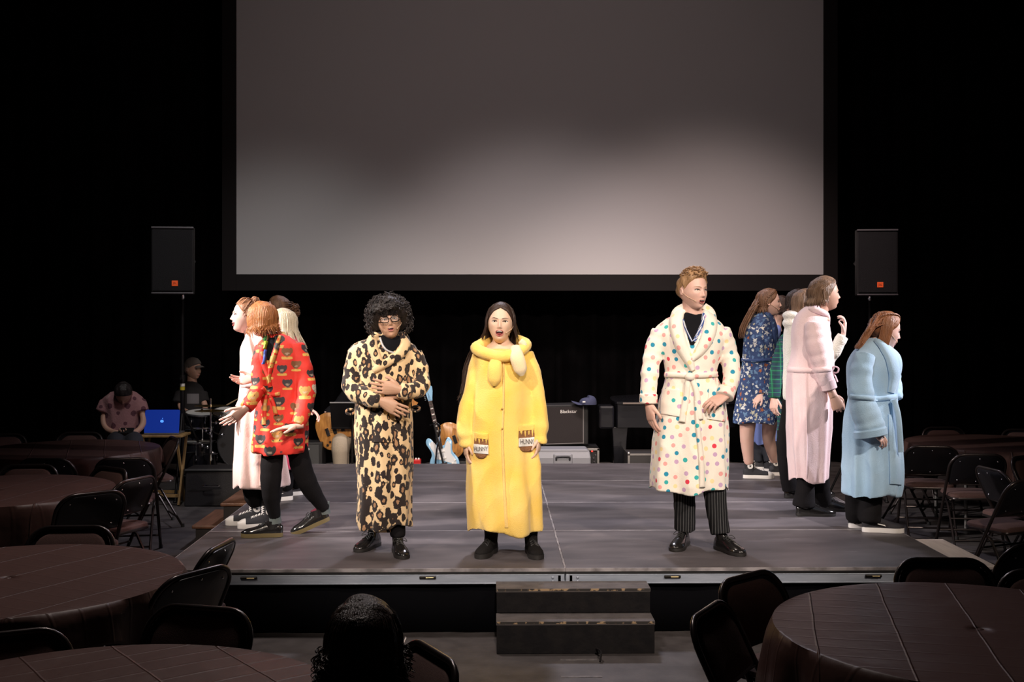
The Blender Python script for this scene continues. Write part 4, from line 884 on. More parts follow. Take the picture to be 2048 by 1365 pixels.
class Head:
    def __init__(s, c, h, yaw, pitch=0, roll=0, op=0):
        s.c = np.asarray(c, float); s.h = h; s.op = op
        s.R = rotm(0, 0, R(yaw)) @ rotm(R(pitch), 0, 0) @ rotm(0, R(roll), 0)
        G = head_grid(op); s.G = G
        V = np.vstack([G.reshape(-1, 3), [[0, .02, -.5-op*.04]], [[0, 0, .5]]]); Fs = []
        for i in range(NP-1):
            for j in range(NT): Fs.append((i*NT+j, i*NT+(j+1) % NT, (i+1)*NT+(j+1) % NT, (i+1)*NT+j))
        n0 = NP*NT
        for j in range(NT): Fs.append((n0, (j+1) % NT, j)); Fs.append((n0+1, (NP-1)*NT+j, (NP-1)*NT+(j+1) % NT))
        s.V, s.F = V, Fs
        s.bvh = BVHTree.FromPolygons(V.tolist(), Fs)
    def W(s, P): return (np.asarray(P, float)*s.h) @ s.R.T+s.c
    def on(s, x, z, off=0):
        hit = s.bvh.ray_cast(Vector((x, -2, z)), Vector((0, 1, 0)))
        y = hit[0].y if hit[0] is not None else -.2
        return np.array([x, y-off, z])
    def put(s, mb):
        mb.add(s.W(s.V), s.F)
        for sx in (-1, 1):
            e = MB(); ear(e, sx); mb.add(s.W(np.vstack(e.V)), e.F)
    def emit(s, mb, name, m, parent, **kw):
        mb.V = [s.W(v) for v in mb.V]; return mb.build(name, m, parent, **kw)
    def face(s, root, mouth='closed', iris=irisb, brow=None, lip=lipm, squint=1.0, look=0, eyes=True):
        if eyes:
            for sx in (-1, 1):
                c = s.on(sx*.140, .010); mb = MB(); mb.ell(c+np.array([0, .016, 0]), (.060, .030, .027*squint), seg=18, rings=12)
                mb.ell(c+np.array([look, -.0055, 0]), (.025, .012, .024*squint), seg=14, rings=8, m=1); s.emit(mb, 'eye', [eyew, iris], root)
                P = [s.on(sx*.140+dx, .010+.030*squint*(1-(dx/.072)**2), .010) for dx in np.linspace(-.070, .070, 9)]
                mb = MB(); mb.tube(np.array(P), [.004, .009, .010, .009, .005], 6); s.emit(mb, 'upper_lashes', lashm, root)
                P = [s.on(sx*.140+dx, .010+.050*squint*(1-.8*(dx/.085)**2), .004) for dx in np.linspace(-.075, .075, 9)]
                P = [s.on(sx*(.055+.165*u), .082+.030*math.sin(u*2.4)-.012*u, .003) for u in np.linspace(0, 1, 9)]
                mb = MB(); mb.tube(np.array(P), [.011, .015, .013, .009, .004], 6, flat=.6); s.emit(mb, 'eyebrow', brow or lashm, root)
        zc = -.262; 
        if mouth == 'closed':
            for dz, r in ((.010, .012), (-.014, .016)):
                P = [s.on(dx, zc+dz*(1-(dx/.10)**2), -.004) for dx in np.linspace(-.095, .095, 11)]
                mb = MB(); mb.tube(np.array(P), [.003, r, r, r, .003], 8); s.emit(mb, 'lip', lip, root)
            return
        wx, wu, wd = {'open': (.088, .040, .088), 'wide': (.098, .045, .105), 'talk': (.085, .030, .065), 'smile': (.115, .030, .060)}[mouth]
        a = np.linspace(0, 2*PI, 28, endpoint=False)
        E = [(wx*math.cos(q)*(1.0), zc+(wu if math.sin(q) > 0 else wd)*math.sin(q)-(0 if mouth != 'smile' else .045*(1-abs(math.cos(q))**2)-.03)) for q in a]
        rim = np.array([s.on(x, z, .004) for x, z in E])
        mb = MB(); rr = np.where(np.sin(a) < 0, .017, .012)*(1-.45*np.abs(np.cos(a))**3); idx = list(range(28))+[0, 1]
        mb.tube(rim[idx], rr[idx], 8, cap=False); s.emit(mb, 'lips', lip, root)
        ctr = np.array([0, rim[:, 1].mean(), zc-.02]); ins = []
        for f_, dy in ((1.0, -.002), (.75, -.003), (.35, -.003), (.02, -.003)):
            Q = ctr+(rim-ctr)*f_; 
            Q = np.array([s.on(q_[0], q_[2], .0045) for q_ in Q]); ins.append(Q)
        mb = MB(); mb.loft(ins, cap=False); s.emit(mb, 'mouth_interior', mouthm, root)
        k = [q for q in range(28) if math.sin(a[q]) >= -.01]
        up = [np.array(s.on(E[q][0]*.80, E[q][1]-.006, .008)) for q in k]; dn = [np.array(s.on(E[q][0]*.74, zc+(E[q][1]-zc)*.25+.004, .008)) for q in k]
        mb = MB(); mb.grid(np.array([up, dn])); s.emit(mb, 'teeth', teeth, root)
        if mouth in ('open', 'wide', 'talk'):
            G = []
            for f_ in (.9, .55, .2):
                G.append([s.on(wx*.62*math.cos(q), zc+wd*(-.35-.45*f_)+wd*.12*math.sin(q), .0085) for q in np.linspace(0, PI, 9)])
            mb = MB(); mb.grid(np.array(G)); s.emit(mb, 'tongue', tonguem, root)
    # ---- hair: a cap that follows the skull above a hairline, plus locks
    def cap(s, root, m, line, th=.045, noise=.006, seed=1, name='hair', extra=None, builder=None):
        n, k = 26, 72; tt = np.linspace(0, 2*PI, k, endpoint=False); ll = R(1)*np.array([np.interp(math.degrees(min(a, 2*PI-a)), [0, 35, 60, 80, 95, 115, 140, 180], line) for a in tt])
        rs = np.random.RandomState(seed); rings = []
        for i in range(n):
            q = i/(n-1); ph = ll+(R(89)-ll)*q; x, y, z = head_base(tt, ph); P = np.stack([x, y, z], -1); nn = P/np.array([.335, .42, .5])**2; nn /= np.linalg.norm(nn, axis=1)[:, None]
            o = th*np.clip(q*9, 0, 1)**.5-.012*(1-np.clip(q*9, 0, 1)); o = o+noise*wob(P, 26, seed)*min(1, q*5)
            if extra is not None: o = o+extra(tt, ph)*min(1, q*5)
            rings.append(P+nn*np.asarray(o)[..., None] if np.ndim(o) else P+nn*o)
        mb = builder or MB(); mb.loft(rings, cap=False); mb.add(rings[-1], [tuple(range(k))])
        s.hair_mb = mb
        return mb
    def surf(s, th, ph, off):
        x, y, z = head_base(np.array(th), np.array(ph)); P = np.stack([x, y, z], -1); nn = P/np.array([.335, .42, .5])**2; nn = nn/np.linalg.norm(nn, axis=-1, keepdims=True); return P+nn*off
    def locks(s, mb, n, f, r, seg=5, npt=10, seed=1, flat=.6):
        rs = np.random.RandomState(seed)
        for i in range(n):
            P = f(rs, i/n)
            if P is None: continue
            P = resample(np.array(P), npt); mb.tube(P, np.interp(np.linspace(0, 1, npt), [0, .2, .7, 1], [r*.6, r, r*.9, r*.2])*rs.uniform(.75, 1.25), seg, flat=flat)

# ---- hand (built at full size, then turned)
def hand(mb, wrist, fdir, palm, thumb, curl=.35, scale=1.0, spread=.06, fist=0, pinch=0):
    """fdir: where the fingers point; palm: the palm's facing; thumb: side the thumb is on"""
    f = unit(fdir); p = np.asarray(palm, float); p = unit(p-f*np.dot(p, f)); t = np.cross(p, f)
    if np.dot(t, thumb) < 0: t = -t
    Mx = np.stack([t, p, f], 1); hm = MB(); S = scale
    # palm from wrist to knuckles: (along f, half width, half thickness)
    a = np.linspace(0, 2*PI, 14, endpoint=False); rings = []
    for y, wv, tv, off in ((-.045, .026, .020, 0), (0, .027, .019, 0), (.03, .036, .018, .002), (.06, .042, .016, .002), (.085, .042, .013, 0), (.095, .038, .010, 0)):
        rings.append(np.c_[off+wv*np.cos(a), tv*np.sin(a), np.full(14, y)])
    hm.loft(rings)
    for k, (x, y0, ln, r) in enumerate(((.030, .088, .074, .0088), (.010, .094, .082, .0090), (-.010, .090, .076, .0086), (-.029, .080, .060, .0078))):
        c = curl*(1+.12*k)+fist*1.2; ang = 0; P = [np.array([x, 0, y0-.02]), np.array([x, 0, y0])]; sp = spread*(1.5-k)
        for j, q in enumerate((.44, .31, .25)):
            ang += c*(.8, 1.1, .8)[j]+fist*(.2, .35, .2)[j]
            d = np.array([math.sin(sp), math.sin(ang), math.cos(ang)]); P.append(P[-1]+unit(d)*ln*q*1.05)
        P = resample(np.array(P), 9); hm.tube(P, [r*1.05, r*1.05, r, r, r*.98, r*.95, r*.92, r*.85, r*.55], 8)
    tp = [np.array([.022, .004, .015]), np.array([.042, .010, .040]), np.array([.056-.02*fist, .020+.02*fist, .066]), np.array([.060-.03*fist-.018*pinch, .030+.02*fist+.02*pinch, .094])]
    hm.tube(resample(np.array(tp), 8), [.015, .0145, .013, .0115, .0105, .010, .009, .006], 8)
    V = np.vstack(hm.V)*S; hm.V = [V]
    V2, F2 = remesh(hm, .0030*S, 1)
    mb.add(V2 @ Mx.T+np.asarray(wrist, float), [tuple(q) for q in F2])

# ---- shoes: heel at pos on the floor, toe along heading yaw (0 = towards the camera)
sh_blk = pm('shoe_black_leather', (.012, .011, .011), .18, coat=.3, bump=(60, .05)); sh_sole = pm('shoe_sole_black', (.015, .013, .012), .6); sh_tan = pm('shoe_welt_tan', (.16, .12, .05), .55)
sh_suede = pm('boot_black_suede', (.009, .008, .008), .85, bump=(200, .2), spec=.15); cnv_blk = pm('sneaker_canvas_black', (.018, .018, .022), .8, bump=(350, .2)); cnv_w = pm('sneaker_rubber_white', (.72, .69, .66), .5); lace_w = pm('lace_white', (.72, .70, .68), .7); lace_b = pm('lace_black', (.012, .012, .012), .6)
run_blk = pm('runner_black_mesh', (.014, .012, .016), .7, bump=(300, .3)); sock_g = pm('sock_grey_green', (.11, .13, .125), .9, bump=(250, .4))
def shoe(root, kind, pos, yaw, pitch=0, L_=.285):
    Rm = rotm(0, 0, R(yaw)) @ rotm(R(pitch), 0, 0); pos = np.asarray(pos, float)
    piv = np.array([0, -L_*.80, 0]) if pitch else np.zeros(3)      # a lifted heel turns about the ball of the foot
    xf = lambda mb: mb.xf(None, -piv).xf(Rm, piv @ rotm(0, 0, R(yaw)).T+pos)
    W = .5*.098*L_/.285
    ts = np.array([0, .06, .2, .4, .6, .75, .88, .96, 1.0]); hw = np.array([.28, .62, .72, .70, .92, 1.0, .86, .56, .18])*W
    hi = kind in ('boot', 'hightop'); sole_h = {'dress': .022, 'derby': .030, 'boot': .030, 'hightop': .034, 'runner': .036}[kind]
    # sole
    out = np.array([(w_, -L_*t_) for t_, w_ in zip(ts, hw)]+[(-w_, -L_*t_) for t_, w_ in zip(ts[::-1], hw[::-1])])
    mb = MB(); rings = []
    for g_, z in ((1.02, .002), (1.06, sole_h*.4), (1.06, sole_h)):
        P = out*np.array([g_, 1])+np.array([0, -.004*(g_-1)]); rings.append(np.c_[P[:, 0], P[:, 1], np.full(len(P), z)])
    mb.loft(rings); sol = {'dress': sh_sole, 'derby': sh_tan, 'boot': sh_sole, 'hightop': cnv_w, 'runner': cnv_w}[kind]
    um = {'dress': sh_blk, 'derby': sh_blk, 'boot': sh_suede, 'hightop': cnv_blk, 'runner': run_blk}[kind]
    up = MB(); hgt = np.interp(ts, [0, .06, .2, .4, .55, .75, .9, 1], [.050, .062, .072, .072, .056, .038, .030, .012])*L_/.285
    rings = []; a = np.linspace(0, PI, 13)
    for t_, w_, h_ in zip(ts, hw, hgt):
        x = w_*1.0*np.sign(np.cos(a))*np.abs(np.cos(a))**.75; z = sole_h-.004+h_*np.sin(a)**.8; rings.append(np.c_[x, np.full(13, -L_*t_), z])
    up.loft(rings)
    top = {'dress': .100, 'derby': .100, 'boot': .215, 'hightop': .150, 'runner': .095}[kind]; b = np.linspace(0, 2*PI, 18, endpoint=False); rings = []
    for z, rx, ry, yc in ((.045, .034, .060, -.075), (.075, .035, .052, -.068), (.10, .036, .047, -.060), (.15, .041, .048, -.056), (.215, .046, .052, -.054)):
        if z > top+.001 and rings:
            break
        kf = 1.16 if kind == 'boot' else 1
        rings.append(np.c_[kf*rx*np.cos(b), yc+kf*ry*np.sin(b), np.full(18, z+sole_h-.02)])
    up.loft(rings)
    s = xf(up).build('shoe', um, root, angle=55)
    xf(mb).build('sole', sol, s, angle=50)
    lm = lace_w if kind == 'hightop' else (None if kind == 'runner' else lace_b)
    lt = np.linspace(.36, .56, 4) if not hi else np.linspace(.30, .62, 5)
    if lm:
        for t_ in lt:
            h_ = np.interp(t_, ts, hgt)+sole_h; w_ = np.interp(t_, ts, hw)*.55; lc = MB()
            for sg in (-1, 1):
                lc.tube([(sg*w_, -L_*t_, h_*.90), (0, -L_*(t_-.012), h_+.002), (-sg*w_, -L_*(t_+.045), h_*.86)], .0032, 5)
            xf(lc).build('lace', lm, s)
        if hi:
            for z in np.linspace(.095, top-.012, 4):
                lc = MB()
                for sg in (-1, 1): lc.tube([(sg*.024, -.100, z), (0, -.116, z+.006), (-sg*.024, -.102, z+.018)], .0032, 5)
                xf(lc).build('lace', lm, s)
    if kind in ('dress', 'derby'):
        lc = MB()
        for sg in (-1, 1): lc.tube(resample([(0, -L_*.40, .095), (sg*.03, -L_*.43, .105), (sg*.045, -L_*.50, .085), (sg*.02, -L_*.44, .09)], 10), .0025, 5)
        xf(lc).build('lace_bow', lace_b, s)
    if kind == 'hightop':
        tc_ = MB(); rings = []
        for t_ in (.80, .88, .96, 1.005):
            w_, h_ = np.interp(t_, ts, hw)*1.03+.001, np.interp(t_, ts, hgt)*1.06+.001
            rings.append(np.c_[w_*np.sign(np.cos(a))*np.abs(np.cos(a))**.75, np.full(13, -L_*t_), sole_h-.004+h_*np.sin(a)**.8])
        tc_.loft(rings); xf(tc_).build('toe_cap', cnv_w, s)
        for sg in (-1, 1):
            d = MB(); d.lathe((sg*.036, -.062, .118), [(.026, 0), (.026, sg*.0045)], 20, axis=(1, 0, 0)); xf(d).build('ankle_patch', cnv_w, s, smooth=False)
            st = MB(); pts = [((.014 if k % 2 == 0 else .0055)*math.cos(PI/2+k*PI/5), (.014 if k % 2 == 0 else .0055)*math.sin(PI/2+k*PI/5)) for k in range(10)]
            V = np.array([(sg*x_, p_[0]-.062, p_[1]+.118) for x_ in (.0400, .0420) for p_ in pts]); Fs = [tuple(range(10)), tuple(range(19, 9, -1))]+[(i, (i+1) % 10, (i+1) % 10+10, i+10) for i in range(10)]
            st.add(V, Fs); xf(st).build('star', cnv_blk, s, smooth=False)
        rim = MB(); rim.tube(np.array([(.043*math.cos(q), -.056+.050*math.sin(q), top+.012) for q in np.linspace(0, 2*PI, 20)]), .004, 6, cap=False); xf(rim).build('collar_trim', cnv_w, s)
    if kind == 'runner':
        for sg in (-1, 1):
            G = []
            for u in np.linspace(0, 1, 12):
                t_ = .28+.42*u; w_ = np.interp(t_, ts, hw); h_ = np.interp(t_, ts, hgt); zz = .018+.05*u*u*0+.010+.03*abs(u-.3); th_ = .012*(1-u)**.7*min(1, u*5+.3)+.002
                zz = sole_h+.010+.028*max(0, u-.25)+.03*max(0, .25-u)
                G.append([(sg*(w_*1.0+.0025), -L_*(1-t_)-.01, zz-th_*.5), (sg*(w_*1.0+.0025-.004), -L_*(1-t_)-.01, zz+th_*.5)])
            g = MB(); g.grid(np.array(G)); g.grid(np.array(G)[:, ::-1]); xf(g).build('side_swoosh', cnv_w, s)
    return s

# ---- garments
def ring_pts(rows, Z, n, k, fold, seed, nfold=9, sq=2.2):
    """rows: (py, px_left, px_right, half depth in m, depth offset) from hem to neck -> rings of world points"""
    A_ = resample(np.array([(r_ if len(r_) == 5 else (*r_, 0)) for r_ in rows], float), n); rs = np.random.RandomState(seed); ph = rs.uniform(0, 6.28, 6)
    a = np.linspace(0, 2*PI, k, endpoint=False); out = []
    for i, (py, pl, pr, hd, dc) in enumerate(A_):
        q = i/(n-1); c = at((pl+pr)/2, py, Z+dc); w_ = (pr-pl)/2/F*(Z+dc)
        am = fold*np.interp(q, [0, .25, .45, .6, 1], [1, .75, .3, .05, 0])
        m = 1+am*(np.sin(nfold*a+ph[0]+1.2*q)+.6*np.sin((nfold*2-5)*a+ph[1]-1.5*q)+.4*np.sin(5*a+ph[2]))/1.6
        ca, sa = np.cos(a), np.sin(a)
        x = np.sign(ca)*np.abs(ca)**(2/sq)*w_*m; y = np.sign(sa)*np.abs(sa)**(2/sq)*hd*m
        dz = .016*max(0, 1-q/.12)*(np.sin(3*a+ph[3])+.5*np.sin(7*a+ph[4])) if fold else 0*a
        out.append(c+x[:, None]*RT+y[:, None]*FW+dz[:, None]*UP)
    return out
def limb(mb, pts, Z, rs_scale=1.0, n=26, seg=18, wr=0, seed=0, extend=0):
    """pts: (px, py, depth offset, radius px)"""
    A_ = resample(np.array(pts, float), n); P = np.array([at(p[0], p[1], Z+p[2]) for p in A_]); r = np.array([p[3]/F*(Z+p[2]) for p in A_])*rs_scale
    if wr:
        u = np.linspace(0, 1, n); rs = np.random.RandomState(seed+5); r = r*(1+wr*np.sin(u*30+rs.uniform(0, 6))*np.sin(u*PI)+wr*.6*np.sin(u*53+rs.uniform(0, 6)))
    mb.tube(P, r, seg); return P, r
class Surf:
    """a garment surface that other pieces can be laid on, found by rays from the hall side"""
    def __init__(s, V, Fq): s.V, s.F = V, Fq; s.bvh = BVHTree.FromPolygons(V.tolist(), [tuple(q) for q in Fq])
    def hit(s, px, py, off, Zd):
        d = unit(at(px, py, 5.0)-CAM); h = s.bvh.ray_cast(Vector(CAM), Vector(d))
        if h[0] is None or np.dot(np.array(h[0])-CAM, FW) > Zd+.35: return at(px, py, Zd-off)
        nn = np.array(h[1]); nn = nn if np.dot(nn, d) < 0 else -nn
        return np.array(h[0])+nn*off*.5-d*off*.5
def strip(sf, left, right, Zd, thick, n=16, k=7, puff=.5):
    """a padded piece of cloth between two pixel polylines, lying on the surface"""
    Lq, Rq = resample(np.array(left, float), n), resample(np.array(right, float), n); top = np.zeros((n, k, 3)); bot = np.zeros((n, k, 3))
    for i in range(n):
        for j in range(k):
            u = j/(k-1); p = Lq[i]*(1-u)+Rq[i]*u; e = 1-abs(2*u-1)**3; ee = min(1, min(i, n-1-i)*.8+.35)
            top[i, j] = sf.hit(p[0], p[1], thick*(1-puff+puff*e*ee), Zd); bot[i, j] = sf.hit(p[0], p[1], -.006, Zd)
    mb = MB(); V = np.vstack([top.reshape(-1, 3), bot.reshape(-1, 3)]); o = n*k; Fs = []
    I = lambda i, j: i*k+j
    for i in range(n-1):
        for j in range(k-1):
            Fs.append((I(i, j), I(i, j+1), I(i+1, j+1), I(i+1, j))); Fs.append((o+I(i, j), o+I(i+1, j), o+I(i+1, j+1), o+I(i, j+1)))
    for i in range(n-1):
        Fs.append((I(i, 0), I(i+1, 0), o+I(i+1, 0), o+I(i, 0))); Fs.append((I(i, k-1), o+I(i, k-1), o+I(i+1, k-1), I(i+1, k-1)))
    for j in range(k-1):
        Fs.append((I(0, j), o+I(0, j), o+I(0, j+1), I(0, j+1))); Fs.append((I(n-1, j), I(n-1, j+1), o+I(n-1, j+1), o+I(n-1, j)))
    mb.add(V, Fs); return mb
def band(sf, line, wpx, Zd, thick, n=16, k=7, puff=.5):
    P = resample(np.array([q[:2] for q in line], float), n); T_ = np.gradient(P, axis=0); T_ /= np.linalg.norm(T_, axis=1)[:, None]; Nn = np.c_[-T_[:, 1], T_[:, 0]]
    w_ = np.interp(np.linspace(0, 1, n), np.linspace(0, 1, len(np.atleast_1d(wpx))), np.atleast_1d(wpx))[:, None]
    return strip(sf, P-Nn*w_/2, P+Nn*w_/2, Zd, thick, n, k, puff)
def scatter(V, spacing, seed, metric=(1, 1, 1)):
    rs = np.random.RandomState(seed); Q = V*np.asarray(metric); order = rs.permutation(len(V)); cell = spacing; grid = {}; acc = []
    K = np.floor(Q/cell).astype(int)
    for i in order:
        kx, ky, kz = K[i]; ok = True
        for dx in (-1, 0, 1):
            for dy in (-1, 0, 1):
                for dz in (-1, 0, 1):
                    for j in grid.get((kx+dx, ky+dy, kz+dz), ()):
                        if ((Q[i]-Q[j])**2).sum() < spacing*spacing: ok = False; break
                    if not ok: break
                if not ok: break
            if not ok: break
        if ok: grid.setdefault((kx, ky, kz), []).append(i); acc.append(i)
    return np.array(acc), Q
def dog_print(Q, v, kd, sites, rad, cl):
    best = (9, (0, 0, 0))
    for co, i, d in kd.find_n(Q[v], 3):
        dv = Q[v]-Q[sites[i]]; r_ = rad[i]; u = math.copysign(math.hypot(dv[0], dv[1]*.8), dv[0])/r_; w_ = dv[2]/r_
        hd_ = math.hypot(u/.80, (w_-.15)/.80); er = min(math.hypot((abs(u)-.72)/.34, (w_-.45)/.55), 9); bn = max(abs(u)/1.0, abs(w_+.95)/.26)
        q = min(hd_, er, bn)
        if q < best[0]:
            cc = (.72, .42, .10) if bn < min(hd_, er) else (cl[i] if not (hd_ < .55 and w_ < .05) else tuple(.45*np.array(cl[i])+.55*np.array((.62, .50, .38))))
            best = (q, cc)
    return best
def print_on(me, V, spec, seed=3):
    """store the print of a cloth on its points: 'dist' (1 at the edge of the nearest motif) and 'dcol'"""
    sites, Q = scatter(V, spec['spacing'], seed, spec.get('metric', (1, 1, 1))); rs = np.random.RandomState(seed+1)
    kd = KDTree(len(sites)); 
    for i, j in enumerate(sites): kd.insert(Q[j], i)
    kd.balance(); rad = np.array([spec['radii'][rs.randint(len(spec['radii']))] for _ in sites]); cl = np.array([spec['cols'][rs.randint(len(spec['cols']))] for _ in sites]); ph = rs.uniform(0, 6.28, len(sites)); pet = spec.get('petals', 0)
    D = np.empty(len(V)); C = np.ones((len(V), 4))
    for v in range(len(V)):
        best = None
        for co, i, d in kd.find_n(Q[v], 2):
            q = d/rad[i]
            if best is None or q < best[0]: best = (q, i)
        q, i = best
        if spec.get('dog'):
            q, cc = dog_print(Q, v, kd, sites, rad, cl); D[v] = q; C[v, :3] = cc; continue
        if pet:
            dv = Q[v]-Q[sites[i]]; an = math.atan2(dv[2], dv[0]+dv[1]*.7); q = q/(1+.45*math.cos(pet*an+ph[i]))*1.0
        D[v] = q; C[v, :3] = cl[i]
    a = me.attributes.new('dist', 'FLOAT', 'POINT'); a.data.foreach_set('value', D)
    b_ = me.attributes.new('dcol', 'FLOAT_COLOR', 'POINT'); b_.data.foreach_set('color', C.ravel())
def mesh_from(name, V, Fq):
    me = bpy.data.meshes.new(name); me.from_pydata(V.tolist(), [], [tuple(q) for q in Fq]); me.update(); return me
def garment(root, name, m, rows, sleeves, Z, voxel=.009, fold=.05, seed=1, nfold=9, wr=.05, prt=None, crumple=.0075, it=3, blobs=(), sq=2.2, parent=None):
    mb = MB(); mb.loft(ring_pts(rows, Z, 46, 72, fold, seed, nfold, sq))
    for k, s_ in enumerate(sleeves): limb(mb, s_, Z, 1, 30, 20, wr, seed+k)
    for c, r_ in blobs: mb.ell(at(c[0], c[1], Z+c[2]), np.array(r_)/F*Z, seg=20, rings=12)
    V, Fq = remesh(mb, voxel, it); nn = normals(V, Fq)
    rg = lambda fr, sd: .6-np.abs(wob(V, fr, sd, 5))          # sharp-ridged creases
    V = V+nn*(crumple*wob(V, (16, 16, 5), seed)+crumple*1.1*rg((15, 15, 4.5), seed+3)+crumple*.5*rg((34, 34, 20), seed+9))[:, None]
    me = mesh_from(name, V, Fq); me.materials.append(m)
    if prt: print_on(me, V, prt, seed)
    o = link(name, me, parent or root, angle=None)
    return o, Surf(V, Fq)
def printed(mb, name, m, parent, prt, seed=5):
    V = np.vstack(mb.V); me = mb.mesh(name); me.materials.append(m); print_on(me, V, prt, seed); return link(name, me, parent, angle=60)
def base_of(px, py, h=SH):
    p = gnd(px, py, h); return (p[0], p[1], h)
def body(root, skin, Z, rows, arms, legs, head=None, hands=(), neck=None, shrink=.80):
    """one continuous figure: trunk, arms and legs grown together, with head and hands"""
    mb = MB(); rr = []
    for r_ in rows:
        py, pl, pr, hd = r_[:4]; dc = r_[4] if len(r_) > 4 else 0; c = (pl+pr)/2; rr.append((py, c+(pl-c)*shrink, c+(pr-c)*shrink, hd*shrink, dc))
    mb.loft(ring_pts(rr, Z, 20, 28, 0, 1))
    for a in arms: limb(mb, [(p[0], p[1], p[2], min(p[3]*.55, .042*F/Z)) for p in a], Z, 1, 16, 12)
    for l in legs: limb(mb, l, Z, 1, 18, 12)
    if head is not None and neck is not None:
        p = at(neck[0], neck[1], Z+neck[2]); e = head.W((0, .06, -.22)); mb.tube(resample([p-np.array([0, 0, .05]), p, .5*(p+e)+np.array([0, 0, .0]), e], 8), [neck[3]*1.5, neck[3]*1.15, neck[3], neck[3]*.98], 16)
    V, Fq = remesh(mb, .0115, 3)
    o = MB(); o.add(V, [tuple(q) for q in Fq])
    if head is not None: head.put(o)
    for h in hands: hand(o, **h)
    return o.build('body', skin, root, angle=None)
def mic(root, H, side=-1, m=None):
    m = m or pm('headset_beige', (.55, .38, .26), .5)
    P = [H.W(H.surf(R(side*95), R(-4), .02)), H.W(H.surf(R(side*70), R(-18), .02)), H.W(H.surf(R(side*48), R(-27), .025)), H.W(H.surf(R(side*36), R(-31), .045))]
    mb = MB(); mb.tube(resample(P, 12), .0022, 6); mb.ell(P[-1], .0055, seg=8, rings=6); mb.build('headset_microphone', m, root)
# ================================================================ people: the cast
def proj(p):
    d = np.asarray(p, float)-CAM; z = d @ FW; return 1024+F*(d @ RT)/z, HY-F*d[2]/z, z
def leg_to(hip, knee, spos, yaw, Z, r=(24, 19, 14), pitch=0, ah=.10):
    h = R(yaw); ank = np.asarray(spos, float)+np.array([math.sin(h), -math.cos(h), 0])*.055+np.array([0, 0, ah+.20*math.sin(R(abs(pitch)))])
    x, y, z = proj(ank); d = z-Z
    return [(hip[0], hip[1], 0, r[0]), (knee[0], knee[1], d*.5+(knee[2] if len(knee) > 2 else 0), r[1]), (x, y, d, r[2])]
def trousers(root, m, Z, legs, name='trousers', voxel=.011, seed=2):
    mb = MB()
    for k, l in enumerate(legs): limb(mb, l, Z, 1, 26, 18, .02, seed+k)
    a, b = at(legs[0][0][0], legs[0][0][1], Z), at(legs[1][0][0], legs[1][0][1], Z); r_ = legs[0][0][3]/F*Z
    mb.tube([a+np.array([0, 0, .04]), b+np.array([0, 0, .04])], r_*1.15, 14)
    V, Fq = remesh(mb, voxel, 2); V = V+normals(V, Fq)*(.004*wob(V, (25, 25, 18), seed))[:, None]
    me = mesh_from(name, V, Fq); me.materials.append(m); return link(name, me, root, angle=None)
def slim(legs, f=.68): return [[(p[0], p[1], p[2], p[3]*f) for p in l] for l in legs]
def falls(H, mb, n, th0, th1, zend, r=.022, flare=.02, wave=0, seed=1, start=80, back=0, off=.05, jit=.06, low=-12, seg=5, npt=11):
    def f(rs, u):
        th = R(th0+(th1-th0)*((u*n % n)+rs.uniform(-.4, .4))/n); ze = zend+rs.uniform(-jit, jit)
        P = [H.surf(th*.6+rs.uniform(-.2, .2), R(start+rs.uniform(-12, 6)), off*.8), H.surf(th, R(48), off), H.surf(th, R(15), off+.01), H.surf(th, R(low), off+.015)]
        e = P[-1].copy(); o2 = np.array([math.sin(th), -math.cos(th), 0]); k = 3
        for j in range(1, k+1):
            q = j/k; P.append(e+np.array([0, back*q, (ze-e[2])*q])+o2*flare*q*q+np.array([wave*math.sin(q*7+th*3), wave*math.cos(q*6+th*5), 0]))
        return P
    H.locks(mb, n, f, r, seg, npt, seed)
def on_cloth(V, Fs, sf, cx, cy, k, off, Zd, rot=0):
    c, s = math.cos(rot), math.sin(rot)
    return np.array([sf.hit(cx+k*(c*v[0]-s*v[1]), cy-k*(s*v[0]+c*v[1]), off, Zd) for v in V]), Fs
G_CAST = 'cast in bathrobes on the stage'
def person(label, loc, group=None):
    return thing('person', label, 'person', loc, 0, group)
trs_blk = pm('trouser_black', (.010, .009, .010), .9, bump=(150, .15), spec=.1); tee_blk = pm('shirt_black', (.008, .008, .010), .9, bump=(200, .15), spec=.1)
pin_m, t, b = nt('trouser_pinstripe'); b.inputs['Roughness'].default_value = .85; b.inputs['Specular IOR Level'].default_value = .1
tc = N(t, 'ShaderNodeTexCoord'); sx = N(t, 'ShaderNodeSeparateXYZ'); L(t, tc.outputs['Object'], sx.inputs[0])
pp = N(t, 'ShaderNodeMath', operation='PINGPONG'); pp.inputs[1].default_value = .0085; L(t, sx.outputs[0], pp.inputs[0])
lt = N(t, 'ShaderNodeMath', operation='LESS_THAN'); lt.inputs[1].default_value = .0016; L(t, pp.outputs[0], lt.inputs[0])
x = N(t, 'ShaderNodeMix', data_type='RGBA'); L(t, lt.outputs[0], x.inputs[0]); x.inputs[6].default_value = (.012, .012, .013, 1); x.inputs[7].default_value = (.10, .10, .105, 1); L(t, x.outputs[2], b.inputs['Base Color'])

